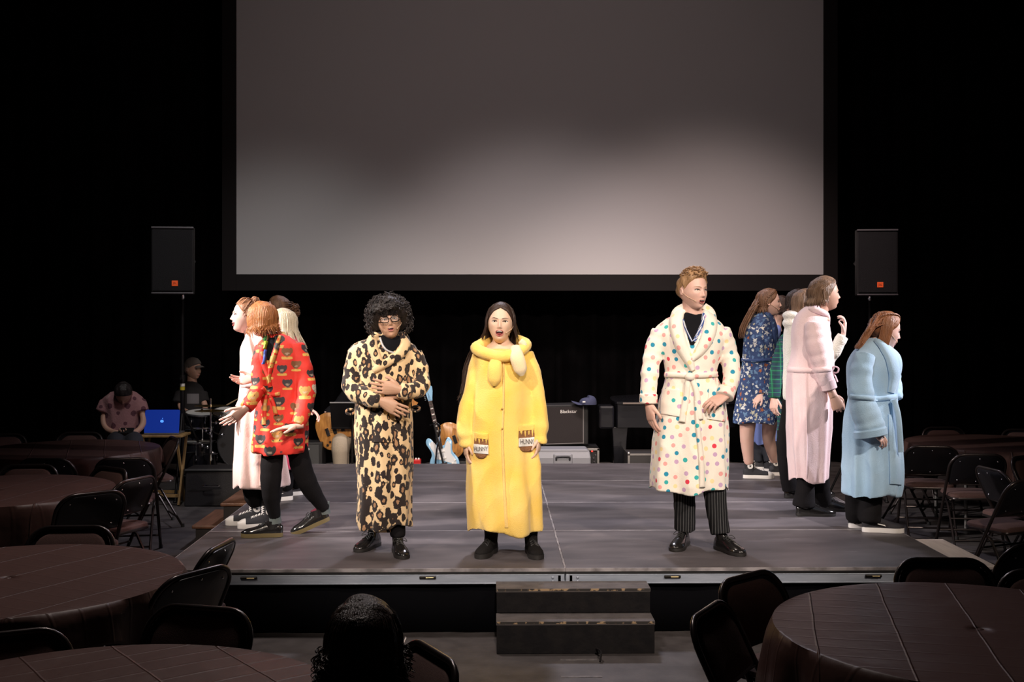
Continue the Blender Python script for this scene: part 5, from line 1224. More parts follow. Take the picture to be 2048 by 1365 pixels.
# ---------------------------------------------------------------- 1  leopard print robe
def p_leopard():
    Z = 7.42; s1, s2 = base_of(757, 1090), base_of(792, 1102); root = person('person with black curly hair and glasses in a long leopard print robe', base_of(775, 1096), G_CAST)
    m = motif('leopard_fleece', (.80, .58, .33), 1.35, 36, (.40, .22, .11), ring=True, rough=.85, bump=(150, .12), soft=.05, sheen=.2)
    prt = dict(spacing=.038, metric=(1, 1, .62), radii=[.015, .018, .022, .027, .012, .024], cols=[(.40, 0, 0), (.46, 0, 0), (0, 0, 0), (0, 0, 0), (.34, 0, 0), (0, 0, 0)])
    rows = [(1050, 711, 822, .145), (1000, 714, 823, .15), (900, 713, 826, .155), (822, 714, 824, .15), (770, 716, 826, .14), (735, 712, 828, .135), (705, 702, 838, .115), (690, 714, 830, .095), (678, 740, 812, .075), (670, 752, 802, .06)]
    sl = [[(718, 706, 0, 20), (707, 745, -.03, 18), (706, 778, -.08, 18), (735, 796, -.17, 17), (762, 802, -.21, 15)], [(828, 706, 0, 20), (841, 745, -.03, 18), (840, 775, -.09, 18), (815, 783, -.19, 17), (799, 780, -.23, 15)]]
    o, sf = garment(root, 'robe', m, rows, sl, Z, .0078, .09, 11, 8, .06, prt, .009)
    l1, l2 = leg_to((750, 860), (748, 970), s1, -22, Z, (22, 18, 15)), leg_to((790, 860), (792, 970), s2, 14, Z, (22, 18, 15))
    trousers(root, trs_blk, Z, [l1, l2])
    H = Head(at(778, 641, Z-.06), .225, 8, -4, -7, 1)
    wr1, wr2 = at(762, 803, Z-.215), at(799, 780, Z-.235)
    body(root, SK['tan'], Z, rows[2:], sl, slim([l1, l2]), H, [dict(wrist=wr1, fdir=(.86, -.12, -.42), palm=(0, 1, 0), thumb=(0, 0, 1), curl=.16, scale=1.08), dict(wrist=wr2, fdir=(-.93, -.05, .14), palm=(0, 1, 0), thumb=(0, 0, 1), curl=.14, scale=1.08)], (777, 690, -.02, .055))
    shoe(root, 'dress', s1, -24); shoe(root, 'dress', s2, 15)
    H.face(root, 'talk', irisb, HAIR['black'], lipp, .75)
    mb = H.cap(root, None, [22, 18, 2, -12, -28, -34, -42, -46], .20, .02, 4, extra=lambda t_, p_: .05*np.cos(p_))
    def curl(rs, u):
        th = rs.uniform(-PI, PI); ph = math.asin(rs.uniform(-.5, 1)); fr = abs(th) < .9
        if fr and ph < .34: return None
        d = H.surf(th, ph, .20+.05*math.cos(ph)+rs.uniform(-.05, .05)); nn = unit(d); tt = unit(np.cross(nn, rs.normal(size=3))); b_ = np.cross(nn, tt); r0 = rs.uniform(.025, .05)
        return [d+nn*(.02+.012*j)+tt*r0*math.cos(j*1.25)+b_*r0*math.sin(j*1.25)+tt*.012*j for j in range(8)]
    H.locks(mb, 620, curl, .013, 4, 13, 7, 1)
    def fringe(rs, u):
        th = rs.uniform(-.8, .8); d0 = H.surf(th, .75, .17); d1 = H.surf(th*.95, .42, .10); d2 = H.surf(th*.9+rs.uniform(-.1, .1), rs.uniform(.20, .32), .045)
        return [d0, d1+rs.normal(size=3)*.015, d2, d2+np.array([rs.uniform(-.05, .05), 0, .02])]
    H.locks(mb, 60, fringe, .016, 4, 8, 8, 1)
    H.emit(mb, 'hair', HAIR['curl'], root)
    fm = pm('glasses_black', (.010, .009, .009), .25); gl = MB()
    for sx_ in (-1, 1):
        P = [np.array([sx_*.145+.112*np.sign(math.cos(a))*abs(math.cos(a))**.6, -.455+.03*abs(math.cos(a)*.5), -.005+.078*np.sign(math.sin(a))*abs(math.sin(a))**.7]) for a in np.linspace(0, 2*PI, 26)]
        gl.tube(np.array(P), .0115, 6, cap=False); gl.tube([(sx_*.26, -.43, .02), (sx_*.36, -.2, .02), (sx_*.35, .05, .0)], .010, 6)
    gl.tube([(-.035, -.465, .01), (0, -.475, .022), (.035, -.465, .01)], .010, 6); H.emit(gl, 'glasses', fm, root)
    lg = MB()
    for sx_ in (-1, 1): lg.add(np.array([(sx_*.145+.105*math.cos(a), -.452, -.005+.07*math.sin(a)) for a in np.linspace(0, 2*PI, 20, endpoint=False)]), [tuple(range(20))])
    H.emit(lg, 'lenses', pm('lens_glass', (.9, .9, .9), .02, alpha=.10, spec=.8), root, smooth=False)
    mic(root, H, 1)
    sh = strip(sf, [(757, 672), (762, 688), (774, 703)], [(803, 672), (799, 690), (786, 704)], Z, .010); sh.build('shirt', tee_blk, root)
    ly = band(sf, [(760, 676), (766, 692), (775, 702), (792, 708)], 4, Z, .018, 10, 4); ly.build('lanyard', pm('lanyard_white', (.6, .6, .62), .6), root)
    for k, ln in enumerate(([(752, 666), (744, 684), (750, 708), (764, 734)], [(803, 664), (811, 684), (802, 706), (776, 724), (746, 742)])):
        printed(band(sf, ln, [15, 21, 21, 14], Z, .026, 40, 12, .7), 'lapel', m, o, prt, 20+k)
    for px, py, s_ in ((708, 824, -1), (824, 818, 1)):
        mb = MB(); c = at(px, py, Z); mb.tube(np.array([c+np.array([s_*.025*(1+math.cos(a)), 0, .016*math.sin(a)]) for a in np.linspace(0, 2*PI, 16)]), .008, 8, cap=False); printed(mb, 'belt_loop', m, o, prt, 31)
    printed(strip(sf, [(744, 844), (744, 866), (744, 885)], [(788, 844), (788, 866), (788, 885)], Z, .010, 22, 24, .3), 'pocket', m, o, prt, 33)
    mb = MB(); G_ = [at(748, 1044, Z-.10), at(770, 1048, Z-.10), at(782, 1046, Z-.10)]; 
    mb.loft([np.array([at(748+q*34, y_, Z-.06-dd) for q in (0, .33, .66, 1)]+[at(782-q*34, y_, Z-.03-dd) for q in (0, .33, .66, 1)]) for y_, dd in ((1040, 0), (1066, 0))]); printed(mb, 'hem_layer', m, o, prt, 35)
p_leopard()

# ---------------------------------------------------------------- 2  yellow robe
def p_yellow():
    Z = 7.40; s1, s2 = base_of(989, 1102), base_of(1058, 1103); root = person('person with long dark hair singing in a yellow plush robe', base_of(1022, 1100), G_CAST)
    m = pm('plush_yellow', (.92, .60, .10), .9, var=(5, (.95, .66, .18), .35, .65), bump=(170, .25), sheen=.35); bei = pm('plush_beige', (.80, .66, .47), .9, var=(8, (.82, .64, .36), .4, .7), bump=(170, .25), sheen=.35)
    rows = [(1058, 938, 1086, .21), (1030, 937, 1084, .215), (960, 934, 1080, .20), (880, 934, 1075, .185), (800, 940, 1068, .17), (745, 946, 1062, .155), (718, 944, 1062, .135), (706, 950, 1056, .12), (700, 962, 1046, .10)]
    sl = [[(962, 712, 0, 19), (949, 750, -.02, 18), (937, 800, -.04, 18), (928, 845, -.05, 21), (931, 874, -.06, 18), (932, 880, -.06, 15), (932, 885, -.065, 17), (932, 894, -.065, 16)], [(1047, 712, 0, 19), (1063, 750, -.02, 18), (1075, 800, -.04, 18), (1080, 845, -.05, 20), (1079, 868, -.06, 17), (1079, 874, -.06, 15), (1079, 879, -.065, 17), (1078, 887, -.065, 16)]]
    o, sf = garment(root, 'robe', m, rows, sl, Z, .0088, .11, 23, 7, .035, None, .010)
    l1, l2 = leg_to((992, 880), (988, 990), s1, -18, Z, (20, 15, 12), ah=.2), leg_to((1040, 880), (1052, 990), s2, 12, Z, (20, 15, 12), ah=.2)
    H = Head(at(1001, 645, Z-.05), .243, -3, -2, 2, 1)
    body(root, SK['light'], Z, rows[2:]+[(692, 966, 1038, .10), (684, 980, 1026, .07)], sl, slim([l1, l2], .95), H, [dict(wrist=at(931, 884, Z-.07), fdir=(.05, -.1, -1), palm=(1, .3, 0), thumb=(.2, -1, 0), curl=.3, scale=.92), dict(wrist=at(1079, 876, Z-.07), fdir=(-.12, -.1, -1), palm=(-1, .3, 0), thumb=(-.2, -1, 0), curl=.35, scale=.92)], (1003, 694, 0, .052))
    shoe(root, 'boot', s1, -20); shoe(root, 'boot', s2, 10)
    H.face(root, 'wide', irisb, HAIR['dbrown'], lipm, .8)
    mb = H.cap(root, None, [46, 32, 8, -8, -30, -40, -48, -52], .035, .004, 4)
    for sg in (-1, 1):
        falls(H, mb, 26, sg*62, sg*100, -.42, .020, .10, .01, 5+sg, back=.16, start=84, low=-8)
    falls(H, mb, 34, 100, 260, -.95, .024, .10, .01, 9, back=.12)
    def long_(rs, u):
        a = H.surf(R(-115+rs.uniform(-15, 15)), R(10), .05); sgt = rs.uniform(0, 1)
        P = [a]+[((at(px+rs.uniform(-4, 4)*q+6*sgt, py, Z+dd+.03*sgt)-H.c) @ H.R)/H.h for px, py, dd, q in ((966, 670, .08, .5), (945, 700, .09, 1), (930, 740, .07, 1), (922, 780, .05, 1.2), (917+rs.uniform(-2, 6), 805+rs.uniform(-12, 14), .03, 1.4))]
        return P
    H.locks(mb, 26, long_, .020, 5, 14, 12)
    def longr(rs, u):
        a = H.surf(R(110+rs.uniform(-12, 12)), R(5), .05)
        return [a]+[((at(px+rs.uniform(-4, 4), py, Z+dd)-H.c) @ H.R)/H.h for px, py, dd in ((1036, 668, .06), (1050, 685, .10), (1060, 705, .16), (1062, 740, .2))]
    H.locks(mb, 14, longr, .018, 5, 12, 13)
    H.emit(mb, 'hair', HAIR['dbrown'], root)
    mic(root, H, 1)
    # thick plush roll collar round the neck and its two hanging ends
    cl = [at(px, py, Z+d) for px, py, d in ((962, 690, .0), (952, 697, -.06), (968, 706, -.13), (1000, 714, -.165), (1030, 708, -.14), (1050, 694, -.07), (1048, 686, .02), (1020, 678, .09), (985, 678, .09), (962, 690, .0))]
    mb = MB(); mb.tube(resample(cl, 40), .037, 14, flat=1.0); mb.build('collar_roll', m, o)
    for pts, mm, r_ in (([(992, 716, -.16), (990, 735, -.195), (989, 755, -.20), (988, 772, -.195)], m, [.026, .042, .044, .044, .040, .014]), ([(1030, 694, -.13), (1034, 715, -.19), (1040, 735, -.20), (1044, 752, -.195)], bei, [.030, .042, .046, .044, .040, .014])):
        mb = MB(); P = resample([at(px, py, Z+d) for px, py, d in pts], 14); mb.tube(P, r_, 14, flat=.6, ref=FW); mb.build('collar_end', mm, o)
    band(sf, [(1040, 682), (1048, 690), (1040, 700), (1028, 706)], 12, Z-.1, .02).build('collar_lining', bei, o)
    band(sf, [(1007, 722), (1007, 800), (1005, 880), (1008, 960), (1013, 1056)], [4, 4, 5, 6, 7], Z, .010, 26, 5, .7).build('front_placket', pm('plush_placket', (.90, .62, .20), .9, bump=(170, .25), sheen=.3), o)
    for py in (818, 858):
        c = sf.hit(1004, py, .012, Z); mb = MB(); mb.ell(c, (.007, .005, .007), seg=10, rings=6); mb.build('button', pm('button_amber', (.45, .27, .07), .4), o)
    pot = pm('pocket_brown_plush', (.27, .12, .05), .9, bump=(120, .5)); lab = pm('pocket_label_white', (.80, .78, .74), .8, bump=(150, .2)); ink = pm('label_ink', (.04, .025, .02), .8)
    for (xl, xr, yt, yb, ya, yc, sk, txt) in ((950, 976, 867, 917, 888, 906, -3, 'HUNNY'), (1038, 1068, 853, 904, 877, 894, 2, 'HUNNY')):
        nfl = 12
        strip(sf, [(xl, yt+6), (xl-1, (yt+yb)/2), (xl+2, yb-6), (xl+8, yb)], [(xr, yt+6-sk), (xr+1, (yt+yb)/2-sk), (xr-2, yb-6), (xr-8, yb)], Z, .014, 14, 9, .4).build('pocket', pot, o)
        Lq = [(xl-1, yt-2), (xl-1, yt+6), (xl-1, yt+10)]; Rq = [(xr, yt-2-sk), (xr, yt+6-sk), (xr, yt+10-sk)]
        strip(sf, Lq, Rq, Z, .020, 8, 9, .4).build('pocket_top', m, o)
        for q, dl in ((.12, 17), (.37, 22), (.63, 18), (.88, 21)):
            xx = xl+(xr-xl)*q; band(sf, [(xx, yt+8), (xx, yt+12), (xx, yt+dl)], [5, 5, 2], Z, .019, 7, 4, .6).build('pocket_drip', m, o)
        strip(sf, [(xl-1, ya), (xl-1, yc)], [(xr+1, ya-sk), (xr+1, yc-sk)], Z, .019, 6, 9, .2).build('pocket_label', lab, o)
        V, Fs = text_mesh(txt, 1.0); wv = V[:, 0].max()-V[:, 0].min(); V[:, 1] *= 1.75; V, Fs = on_cloth(V, Fs, sf, (xl+xr)/2, (ya+yc)/2-sk/2, (xr-xl)*.98/wv, .0225, Z, R(2))
        V[:, 2] = V[:, 2]; tm = MB(); tm.add(V, Fs); tm.build('lettering', ink, o, smooth=False)
p_yellow()

# ---------------------------------------------------------------- 3  polka dot robe
def p_polka():
    Z = 7.58; s1, s2 = base_of(1372, 1088), base_of(1432, 1097); root = person('tall person with short blond hair in a white polka dot robe', base_of(1400, 1092), G_CAST)
    m = motif('polka_fleece', (.89, .82, .72), .10, 30, None, rough=.88, bump=(150, .12), soft=.05, sheen=.25)
    cs = [hexc('#1e8fb0'), hexc('#1e8fb0'), hexc('#35b0b0'), hexc('#e2384e'), hexc('#f2a9a4'), hexc('#f2a9a4'), hexc('#c9a6c8'), hexc('#c9a6c8'), hexc('#f6dfa8')]
    prt = dict(spacing=.052, radii=[.0152, .0145, .0138], cols=cs)
    rows = [(978, 1298, 1457, .185), (945, 1298, 1457, .185), (880, 1305, 1457, .175), (820, 1316, 1452, .16), (775, 1326, 1442, .145), (750, 1331, 1434, .135), (715, 1326, 1442, .14), (680, 1314, 1450, .135), (655, 1312, 1446, .11), (637, 1336, 1430, .09), (622, 1362, 1412, .07)]
    sl = [[(1324, 664, 0, 21), (1306, 710, .0, 19), (1300, 755, -.03, 17), (1297, 800, -.06, 15)], [(1440, 664, 0, 21), (1457, 705, .02, 19), (1464, 745, -.03, 18), (1452, 790, -.13, 16)]]
    o, sf = garment(root, 'robe', m, rows, sl, Z, .0066, .11, 37, 7, .05, prt, .009)
    l1, l2 = leg_to((1368, 860), (1368, 985), s1, -22, Z, (19, 22, 21)), leg_to((1412, 860), (1429, 985), s2, 22, Z, (19, 22, 20))
    trousers(root, pin_m, Z, [l1, l2])
    H = Head(at(1386, 581, Z-.04), .252, 30, 2, 0, .5)
    body(root, SK['fair'], Z, rows[2:], sl, slim([l1, l2]), H, [dict(wrist=at(1297, 808, Z-.065), fdir=(.16, -.05, -1), palm=(.9, .4, 0), thumb=(.5, -1, 0), curl=.22, scale=1.16), dict(wrist=at(1450, 793, Z-.15), fdir=(-.80, -.35, -.36), palm=(.1, .6, -.75), thumb=(-.2, -.4, .6), curl=.50, scale=1.1)], (1384, 640, -.01, .062))
    shoe(root, 'dress', s1, -24, 0, .30); shoe(root, 'dress', s2, 24, 0, .30)
    H.face(root, 'talk', irisl, HAIR['blond'], lipp, .8, .02)
    mb = H.cap(root, None, [40, 36, 22, 2, 14, -14, -26, -34], .05, .012, 6, extra=lambda t_, p_: .045*sm(p_, .6, 1.2)+.03*np.cos(t_)*sm(p_, .5, .9))
    def tuft(rs, u):
        th = rs.uniform(-PI, PI); ph = rs.uniform(.70, 1.45); a = H.surf(th, ph, .06+.04*float(sm(np.array(ph), .6, 1.2))); d = np.array([rs.uniform(-.02, .06), -.07, rs.uniform(0, .03)])
        return [a, a+d*.5+unit(a)*.02, a+d+unit(a)*.012]
    H.locks(mb, 260, tuft, .020, 4, 6, 7, .7)
    H.emit(mb, 'hair', HAIR['blond'], root); mic(root, H, -1)
    strip(sf, [(1364, 626), (1368, 650), (1380, 690)], [(1412, 626), (1404, 650), (1388, 690)], Z, .012, 14, 9).build('shirt', tee_blk, root)
    lan = motif('lanyard_blue_print', (.05, .10, .32), .5, 120, None, rough=.6)
    pl = dict(spacing=.014, radii=[.004], cols=[(.7, .72, .75)])
    printed(band(sf, [(1408, 624), (1404, 648), (1396, 668), (1388, 684)], 7, Z, .024, 14, 5), 'lanyard', lan, root, pl); printed(band(sf, [(1366, 640), (1372, 660), (1384, 684)], 4, Z, .022, 10, 4), 'lanyard', lan, root, pl)
    for k, ln in enumerate(([(1372, 612), (1356, 628), (1353, 655), (1362, 690), (1378, 722), (1386, 742)], [(1406, 612), (1418, 628), (1420, 655), (1412, 682), (1398, 704), (1382, 722)])):
        printed(band(sf, ln, [16, 26, 28, 26, 20, 10], Z, .034, 64, 16, .75), 'lapel', m, o, prt, 41+k)
    printed(band(sf, [(1329, 750), (1360, 751), (1385, 752), (1410, 751), (1436, 749)], 11, Z, .022, 56, 9, .6), 'belt', m, o, prt, 50)
    mb = MB(); mb.ell(sf.hit(1380, 754, .02, Z), (.035, .03, .028), seg=14, rings=9); printed(mb, 'belt_knot', m, o, prt, 51)
    printed(band(sf, [(1376, 757), (1373, 790), (1368, 820), (1364, 845)], [11, 13, 14, 14], Z, .026, 44, 9, .5), 'belt_end', m, o, prt, 52)
    printed(band(sf, [(1384, 757), (1393, 785), (1396, 815), (1400, 840)], [10, 12, 13, 13], Z, .022, 44, 9, .5), 'belt_end', m, o, prt, 53)
    for k, (xl, xr, yt, yb) in enumerate(((1322, 1360, 776, 828), (1415, 1450, 776, 838))):
        printed(strip(sf, [(xl+3, yt), (xl, (yt+yb)/2), (xl-1, yb)], [(xr, yt+4), (xr, (yt+yb)/2+3), (xr, yb+6)], Z, .012, 30, 22, .3), 'pocket', m, o, prt, 55+k)
    printed(band(sf, [(1392, 800), (1396, 860), (1402, 920), (1404, 976)], [9, 10, 11, 12], Z, .020, 70, 8, .7), 'front_edge', m, o, prt, 58)
    for c, r_ in (((1297, 796, -.06), 16), ((1451, 786, -.125), 17)):
        p = at(c[0], c[1], Z+c[2]); mb = MB(); d = unit(np.array([.02, -.05, 1]) if c[0] < 1400 else np.array([.35, .5, .8])); mb.lathe(p, [(r_/F*Z*.97, -.035)]+[(r_/F*Z*1.11, q) for q in np.linspace(-.03, .02, 9)]+[(r_/F*Z*1.0, .028)], 48, axis=d); printed(mb, 'cuff', m, o, prt, 60)
p_polka()
def simple_robe(root, m, rows, sl, Z, seed, lapels=(), lw=(10, 14, 14, 8), belt=None, bw=8, ends=(), prt=None, voxel=.0088, fold=.09, shirt=None, thick=.026, **kw):
    o, sf = garment(root, 'robe', m, rows, sl, Z, voxel, fold, seed, prt=prt, **kw)
    pr = lambda mb, nm, sd: printed(mb, nm, m, o, prt, sd) if prt else mb.build(nm, m, o)
    for k, ln in enumerate(lapels): pr(band(sf, ln, lw, Z, thick, 20, 7, .7), 'lapel', seed+30+k)
    if belt: pr(band(sf, belt, bw, Z, .020, 24, 5, .6), 'belt', seed+40)
    for k, ln in enumerate(ends): pr(band(sf, ln, [bw*.9, bw, bw*1.1], Z, .022, 16, 5, .5), 'belt_end', seed+50+k)
    return o, sf
def braid(mb, H, pts, r=.03, n=14):
    P = resample(np.array(pts, float), n)
    for i in range(n):
        d = unit(P[min(i+1, n-1)]-P[max(i-1, 0)]); u = unit(np.cross(d, P[i]+np.array([0, 0, .01]))); q = 1-.5*max(0, (i/n-.75)*4)
        for s_ in (-1, 1):
            e = P[i]+u*s_*r*.45*q; mb.tube([e-d*r*.9+u*s_*r*.35, e, e+d*r*.9-u*s_*r*.45], [r*.35*q, r*.62*q, r*.3*q], 6)
def bun(mb, c, r, seed, n=70, lr=.02, curly=0):
    rs = np.random.RandomState(seed); mb.ell(c, r*.85, seg=14, rings=9)
    for _ in range(n):
        d = unit(rs.normal(size=3)); t_ = unit(np.cross(d, rs.normal(size=3))); k = rs.uniform(.6, 1.4)
        P = [np.asarray(c)+r*unit(d*math.cos(q)+t_*math.sin(q))*(1+curly*rs.uniform(-.1, .35)) for q in np.linspace(0, k, 6)]
        mb.tube(resample(P, 8), [lr*.4, lr, lr, lr*.3], 5)

# ---------------------------------------------------------------- 4  red printed robe, walking to the left
def p_red():
    Z = 7.9; s1, s2 = base_of(566, 1074), base_of(664, 1062); root = person('person with ginger bob in a short red dog print robe stepping aside', base_of(580, 1072), G_CAST)
    m = motif('red_dog_print', (.74, .035, .022), .35, 60, (.05, .04, .04), .66, rough=.7, bump=(60, .1), soft=.06, iscale=70)
    prt = dict(spacing=.098, radii=[.036, .040, .033], dog=1, cols=[(.03, .025, .03), (.035, .028, .03), (.62, .30, .08), (.60, .52, .42), (.20, .08, .03), (.64, .36, .10), (.05, .04, .05)])
    rows = [(905, 507, 613, .16), (880, 509, 614, .16), (830, 514, 613, .15), (785, 518, 608, .14), (750, 516, 606, .14), (715, 514, 604, .135), (692, 518, 598, .115), (678, 530, 584, .085), (668, 538, 568, .06)]
    sl = [[(590, 692, -.02, 17), (604, 740, -.04, 18), (611, 790, -.08, 18), (603, 830, -.14, 17), (594, 852, -.18, 15)], [(528, 694, -.05, 16), (520, 735, -.10, 16), (518, 775, -.14, 16), (502, 804, -.19, 16), (492, 817, -.22, 14)]]
    o, sf = simple_robe(root, m, rows, sl, Z, 61, [[(540, 668), (528, 690), (524, 715), (534, 745), (540, 775)], [(560, 672), (552, 700), (542, 730), (536, 760)]], (6, 11, 12, 8), [(524, 776), (534, 786), (545, 790), (560, 788)], 8, [[(538, 788), (546, 806), (552, 830)], [(534, 788), (530, 815), (528, 850)]], prt, .0074, .07)
    l1, l2 = leg_to((548, 880), (541, 970, -.05), s1, -88, Z, (22, 20, 12), ah=.13), leg_to((590, 880), (612, 960, -.02), s2, -72, Z, (22, 20, 12), 18, ah=.13)
    l2[2] = (648, 1018, l2[2][2], 13)
    trousers(root, trs_blk, Z, [l1, l2])
    H = Head(at(524, 640, Z-.03), .228, -118, 6, 0, 0)
    body(root, SK['fair'], Z, rows[1:], sl, slim([l1, l2]), H, [dict(wrist=at(593, 853, Z-.19), fdir=(-.93, -.25, -.1), palm=(0, 0, -1), thumb=(0, -1, 0), curl=.12, scale=1.0, spread=.12), dict(wrist=at(491, 818, Z-.225), fdir=(-.72, -.1, -.62), palm=(-.3, .6, .4), thumb=(.2, -.6, .5), curl=.25, scale=1.0, spread=.12)], (544, 686, 0, .05))
    for sp, yw, pt in ((s1, -86, 0), (s2, -70, 20)):
        shoe(root, 'derby', sp, yw, pt)
    for l in (l1, l2):
        mb = MB(); p = l[-1]; A0 = at(p[0], p[1]-2, Z+p[2]); mb.tube([A0+np.array([0, 0, .04]), A0, A0-np.array([-.005, 0, .045])], [.041, .040, .042], 14); mb.build('sock', sock_g, root)
    mb = H.cap(root, None, [44, 34, 10, -6, -22, -36, -48, -54], .07, .01, 4)
    for k, (ze, fl, w_, sd, st) in enumerate(((-.36, .05, .022, 3, 80), (-.46, .07, .03, 5, 70), (-.28, .06, .02, 8, 86))):
        falls(H, mb, 58, 52, 308, ze, .026, fl, w_, sd, start=st, off=.075-.01*k, low=-14, jit=.09)
    def frg(rs, u):
        th = rs.uniform(-.9, .9); return [H.surf(th*.5, 1.2, .07), H.surf(th, .7, .07), H.surf(th*1.15, .35, .05), H.surf(th*1.4, .12, .045)]
    H.locks(mb, 34, frg, .022, 5, 9, 3); H.emit(mb, 'hair', HAIR['ginger'], root); H.face(root, 'closed', irisl, HAIR['ginger'], lipp)
    strip(sf, [(538, 676), (534, 700), (534, 720)], [(550, 676), (546, 700), (540, 722)], Z, .008, 10, 6).build('shirt', tee_blk, root)
    for y0, y1, c in ((684, 700, (.30, .42, .03)), (700, 730, (.04, .09, .40)), (672, 684, (.05, .22, .06))):
        band(sf, [(533-(y0-684)*.12, y0), (531-(y0-684)*.12, (y0+y1)/2), (528-(y0-684)*.1, y1)], 8, Z, .036, 8, 5).build('lanyard', pm('lanyard_%d' % y0, c, .6), root)
p_red()

# ---------------------------------------------------------------- 5  pale pink robe, profile to the left
def p_pinkleft():
    Z = 8.33; s1, s2 = base_of(531, 1048), base_of(556, 1054); root = person('person with red hair in a bun and a pale pink robe facing the drums', base_of(530, 1050), G_CAST)
    m = pm('fleece_pale_pink', (.80, .58, .54), .9, var=(4, (.82, .62, .58), .4, .6), bump=(140, .2), sheen=.3)
    rows = [(972, 469, 575, .20), (940, 470, 572, .20), (880, 473, 566, .18), (820, 477, 560, .165), (760, 482, 556, .15), (725, 481, 556, .15), (700, 480, 552, .14), (684, 485, 545, .115), (672, 492, 535, .08), (663, 498, 525, .06)]
    sl = [[(515, 696, -.10, 15), (505, 735, -.14, 15), (512, 768, -.16, 14), (506, 772, -.2, 13), (494, 800, -.20, 12), (478, 826, -.2, 11)], [(520, 696, .12, 15), (505, 740, .14, 14), (500, 752, .05, 12)]]
    sl = [[(517, 700, -.06, 15), (508, 745, -.06, 16), (498, 785, -.07, 15), (480, 818, -.09, 12)], [(520, 700, .10, 15), (512, 745, .04, 14), (505, 760, -.16, 11)]]
    o, sf = simple_robe(root, m, rows, sl, Z, 71, [[(494, 664), (498, 690), (508, 720), (514, 745)]], (9, 13, 13, 9), [(482, 770), (500, 772), (520, 773)], 9, [[(528, 900), (526, 935), (524, 972)]], fold=.09)
    l1, l2 = leg_to((505, 880), (507, 980), s1, -80, Z, (22, 20, 17), ah=.15), leg_to((545, 880), (545, 980), s2, -80, Z, (22, 20, 17), ah=.15)
    trousers(root, trs_blk, Z, [l1, l2]); H = Head(at(491, 632, Z-.02), .228, -68, -4, 0, 1)
    body(root, SK['pink'], Z, rows[2:], sl, slim([l1, l2]), H, [dict(wrist=at(481, 819, Z-.10), fdir=(-.70, -.2, -.68), palm=(-.3, -.8, .3), thumb=(-.6, 0, .6), curl=.15, scale=1.0, spread=.14), dict(wrist=at(508, 758, Z-.20), fdir=(-.75, -.2, -.1), palm=(0, -.7, .6), thumb=(-.2, 0, 1), curl=.3, scale=1.0)], (508, 680, 0, .05))
    shoe(root, 'hightop', s1, -78); shoe(root, 'hightop', s2, -76)
    H.face(root, 'smile', irisl, HAIR['auburn'], lipm, 1.1)
    mb = H.cap(root, None, [44, 36, 18, 4, -20, -32, -40, -44], .035, .005, 4)
    def back_(rs, u):
        th = rs.uniform(-PI, PI); a = H.surf(th, .75 if abs(th) < 1 else rs.uniform(-.3, .6), .035); e = np.array([0, .20, .44]); return [a, (a+e)/2+unit((a+e)/2)*.18, e]
    H.locks(mb, 60, back_, .022, 5, 8, 3); bun(mb, np.array([0, .26, .48]), .13, 5, 60, .02, .6); H.emit(mb, 'hair', HAIR['auburn'], root); mic(root, H, -1); 
p_pinkleft()

# ---------------------------------------------------------------- 6, 7  two behind them
def p_platinum():
    Z = 9.3; s1, s2 = base_of(585, 1000), base_of(605, 990); root = person('person with long platinum hair and hot pink robe behind the red robe', base_of(588, 1000), G_CAST)
    m = pm('fleece_hot_pink', (.78, .10, .20), .9, var=(4, (.70, .08, .16), .4, .6), bump=(140, .2), sheen=.2)
    rows = [(938, 556, 607, .17), (900, 556, 609, .17), (820, 558, 606, .15), (760, 560, 604, .14), (715, 556, 606, .14), (692, 562, 602, .11), (680, 570, 594, .07), (674, 574, 590, .06)]
    sl = [[(596, 702, .02, 12), (604, 750, 0, 12), (607, 795, -.02, 11), (612, 815, -.04, 9)], [(566, 702, .02, 12), (558, 750, 0, 12), (556, 800, -.02, 11)]]
    o, sf = simple_robe(root, m, rows, sl, Z, 81, [[(572, 678), (566, 700), (570, 730)]], (8, 10, 8))
    l1, l2 = leg_to((572, 880), (575, 940), s1, -60, Z, (18, 15, 13)), leg_to((592, 880), (596, 940), s2, -60, Z, (18, 15, 13)); trousers(root, trs_blk, Z, [l1, l2])
    H = Head(at(566, 648, Z), .235, -65, 2)
    body(root, SK['fair'], Z, rows[1:], sl, slim([l1, l2]), H, [dict(wrist=at(613, 817, Z-.045), fdir=(.75, -.2, -.35), palm=(0, -.3, -1), thumb=(0, -.9, .1), curl=.45, scale=1.0)], (576, 690, 0, .05))
    shoe(root, 'runner', s1, -60); shoe(root, 'runner', s2, -60); H.face(root, 'closed', irisl, HAIR['plat'], lipp)
    mb = H.cap(root, None, [44, 34, 8, -8, -28, -40, -48, -52], .05, .004, 4)
    falls(H, mb, 56, 70, 290, -.42, .026, .05, .008, 5, start=84); falls(H, mb, 50, 95, 275, -.95, .026, .10, .012, 6, back=.22, jit=.15); H.emit(mb, 'hair', HAIR['plat'], root)
p_platinum()
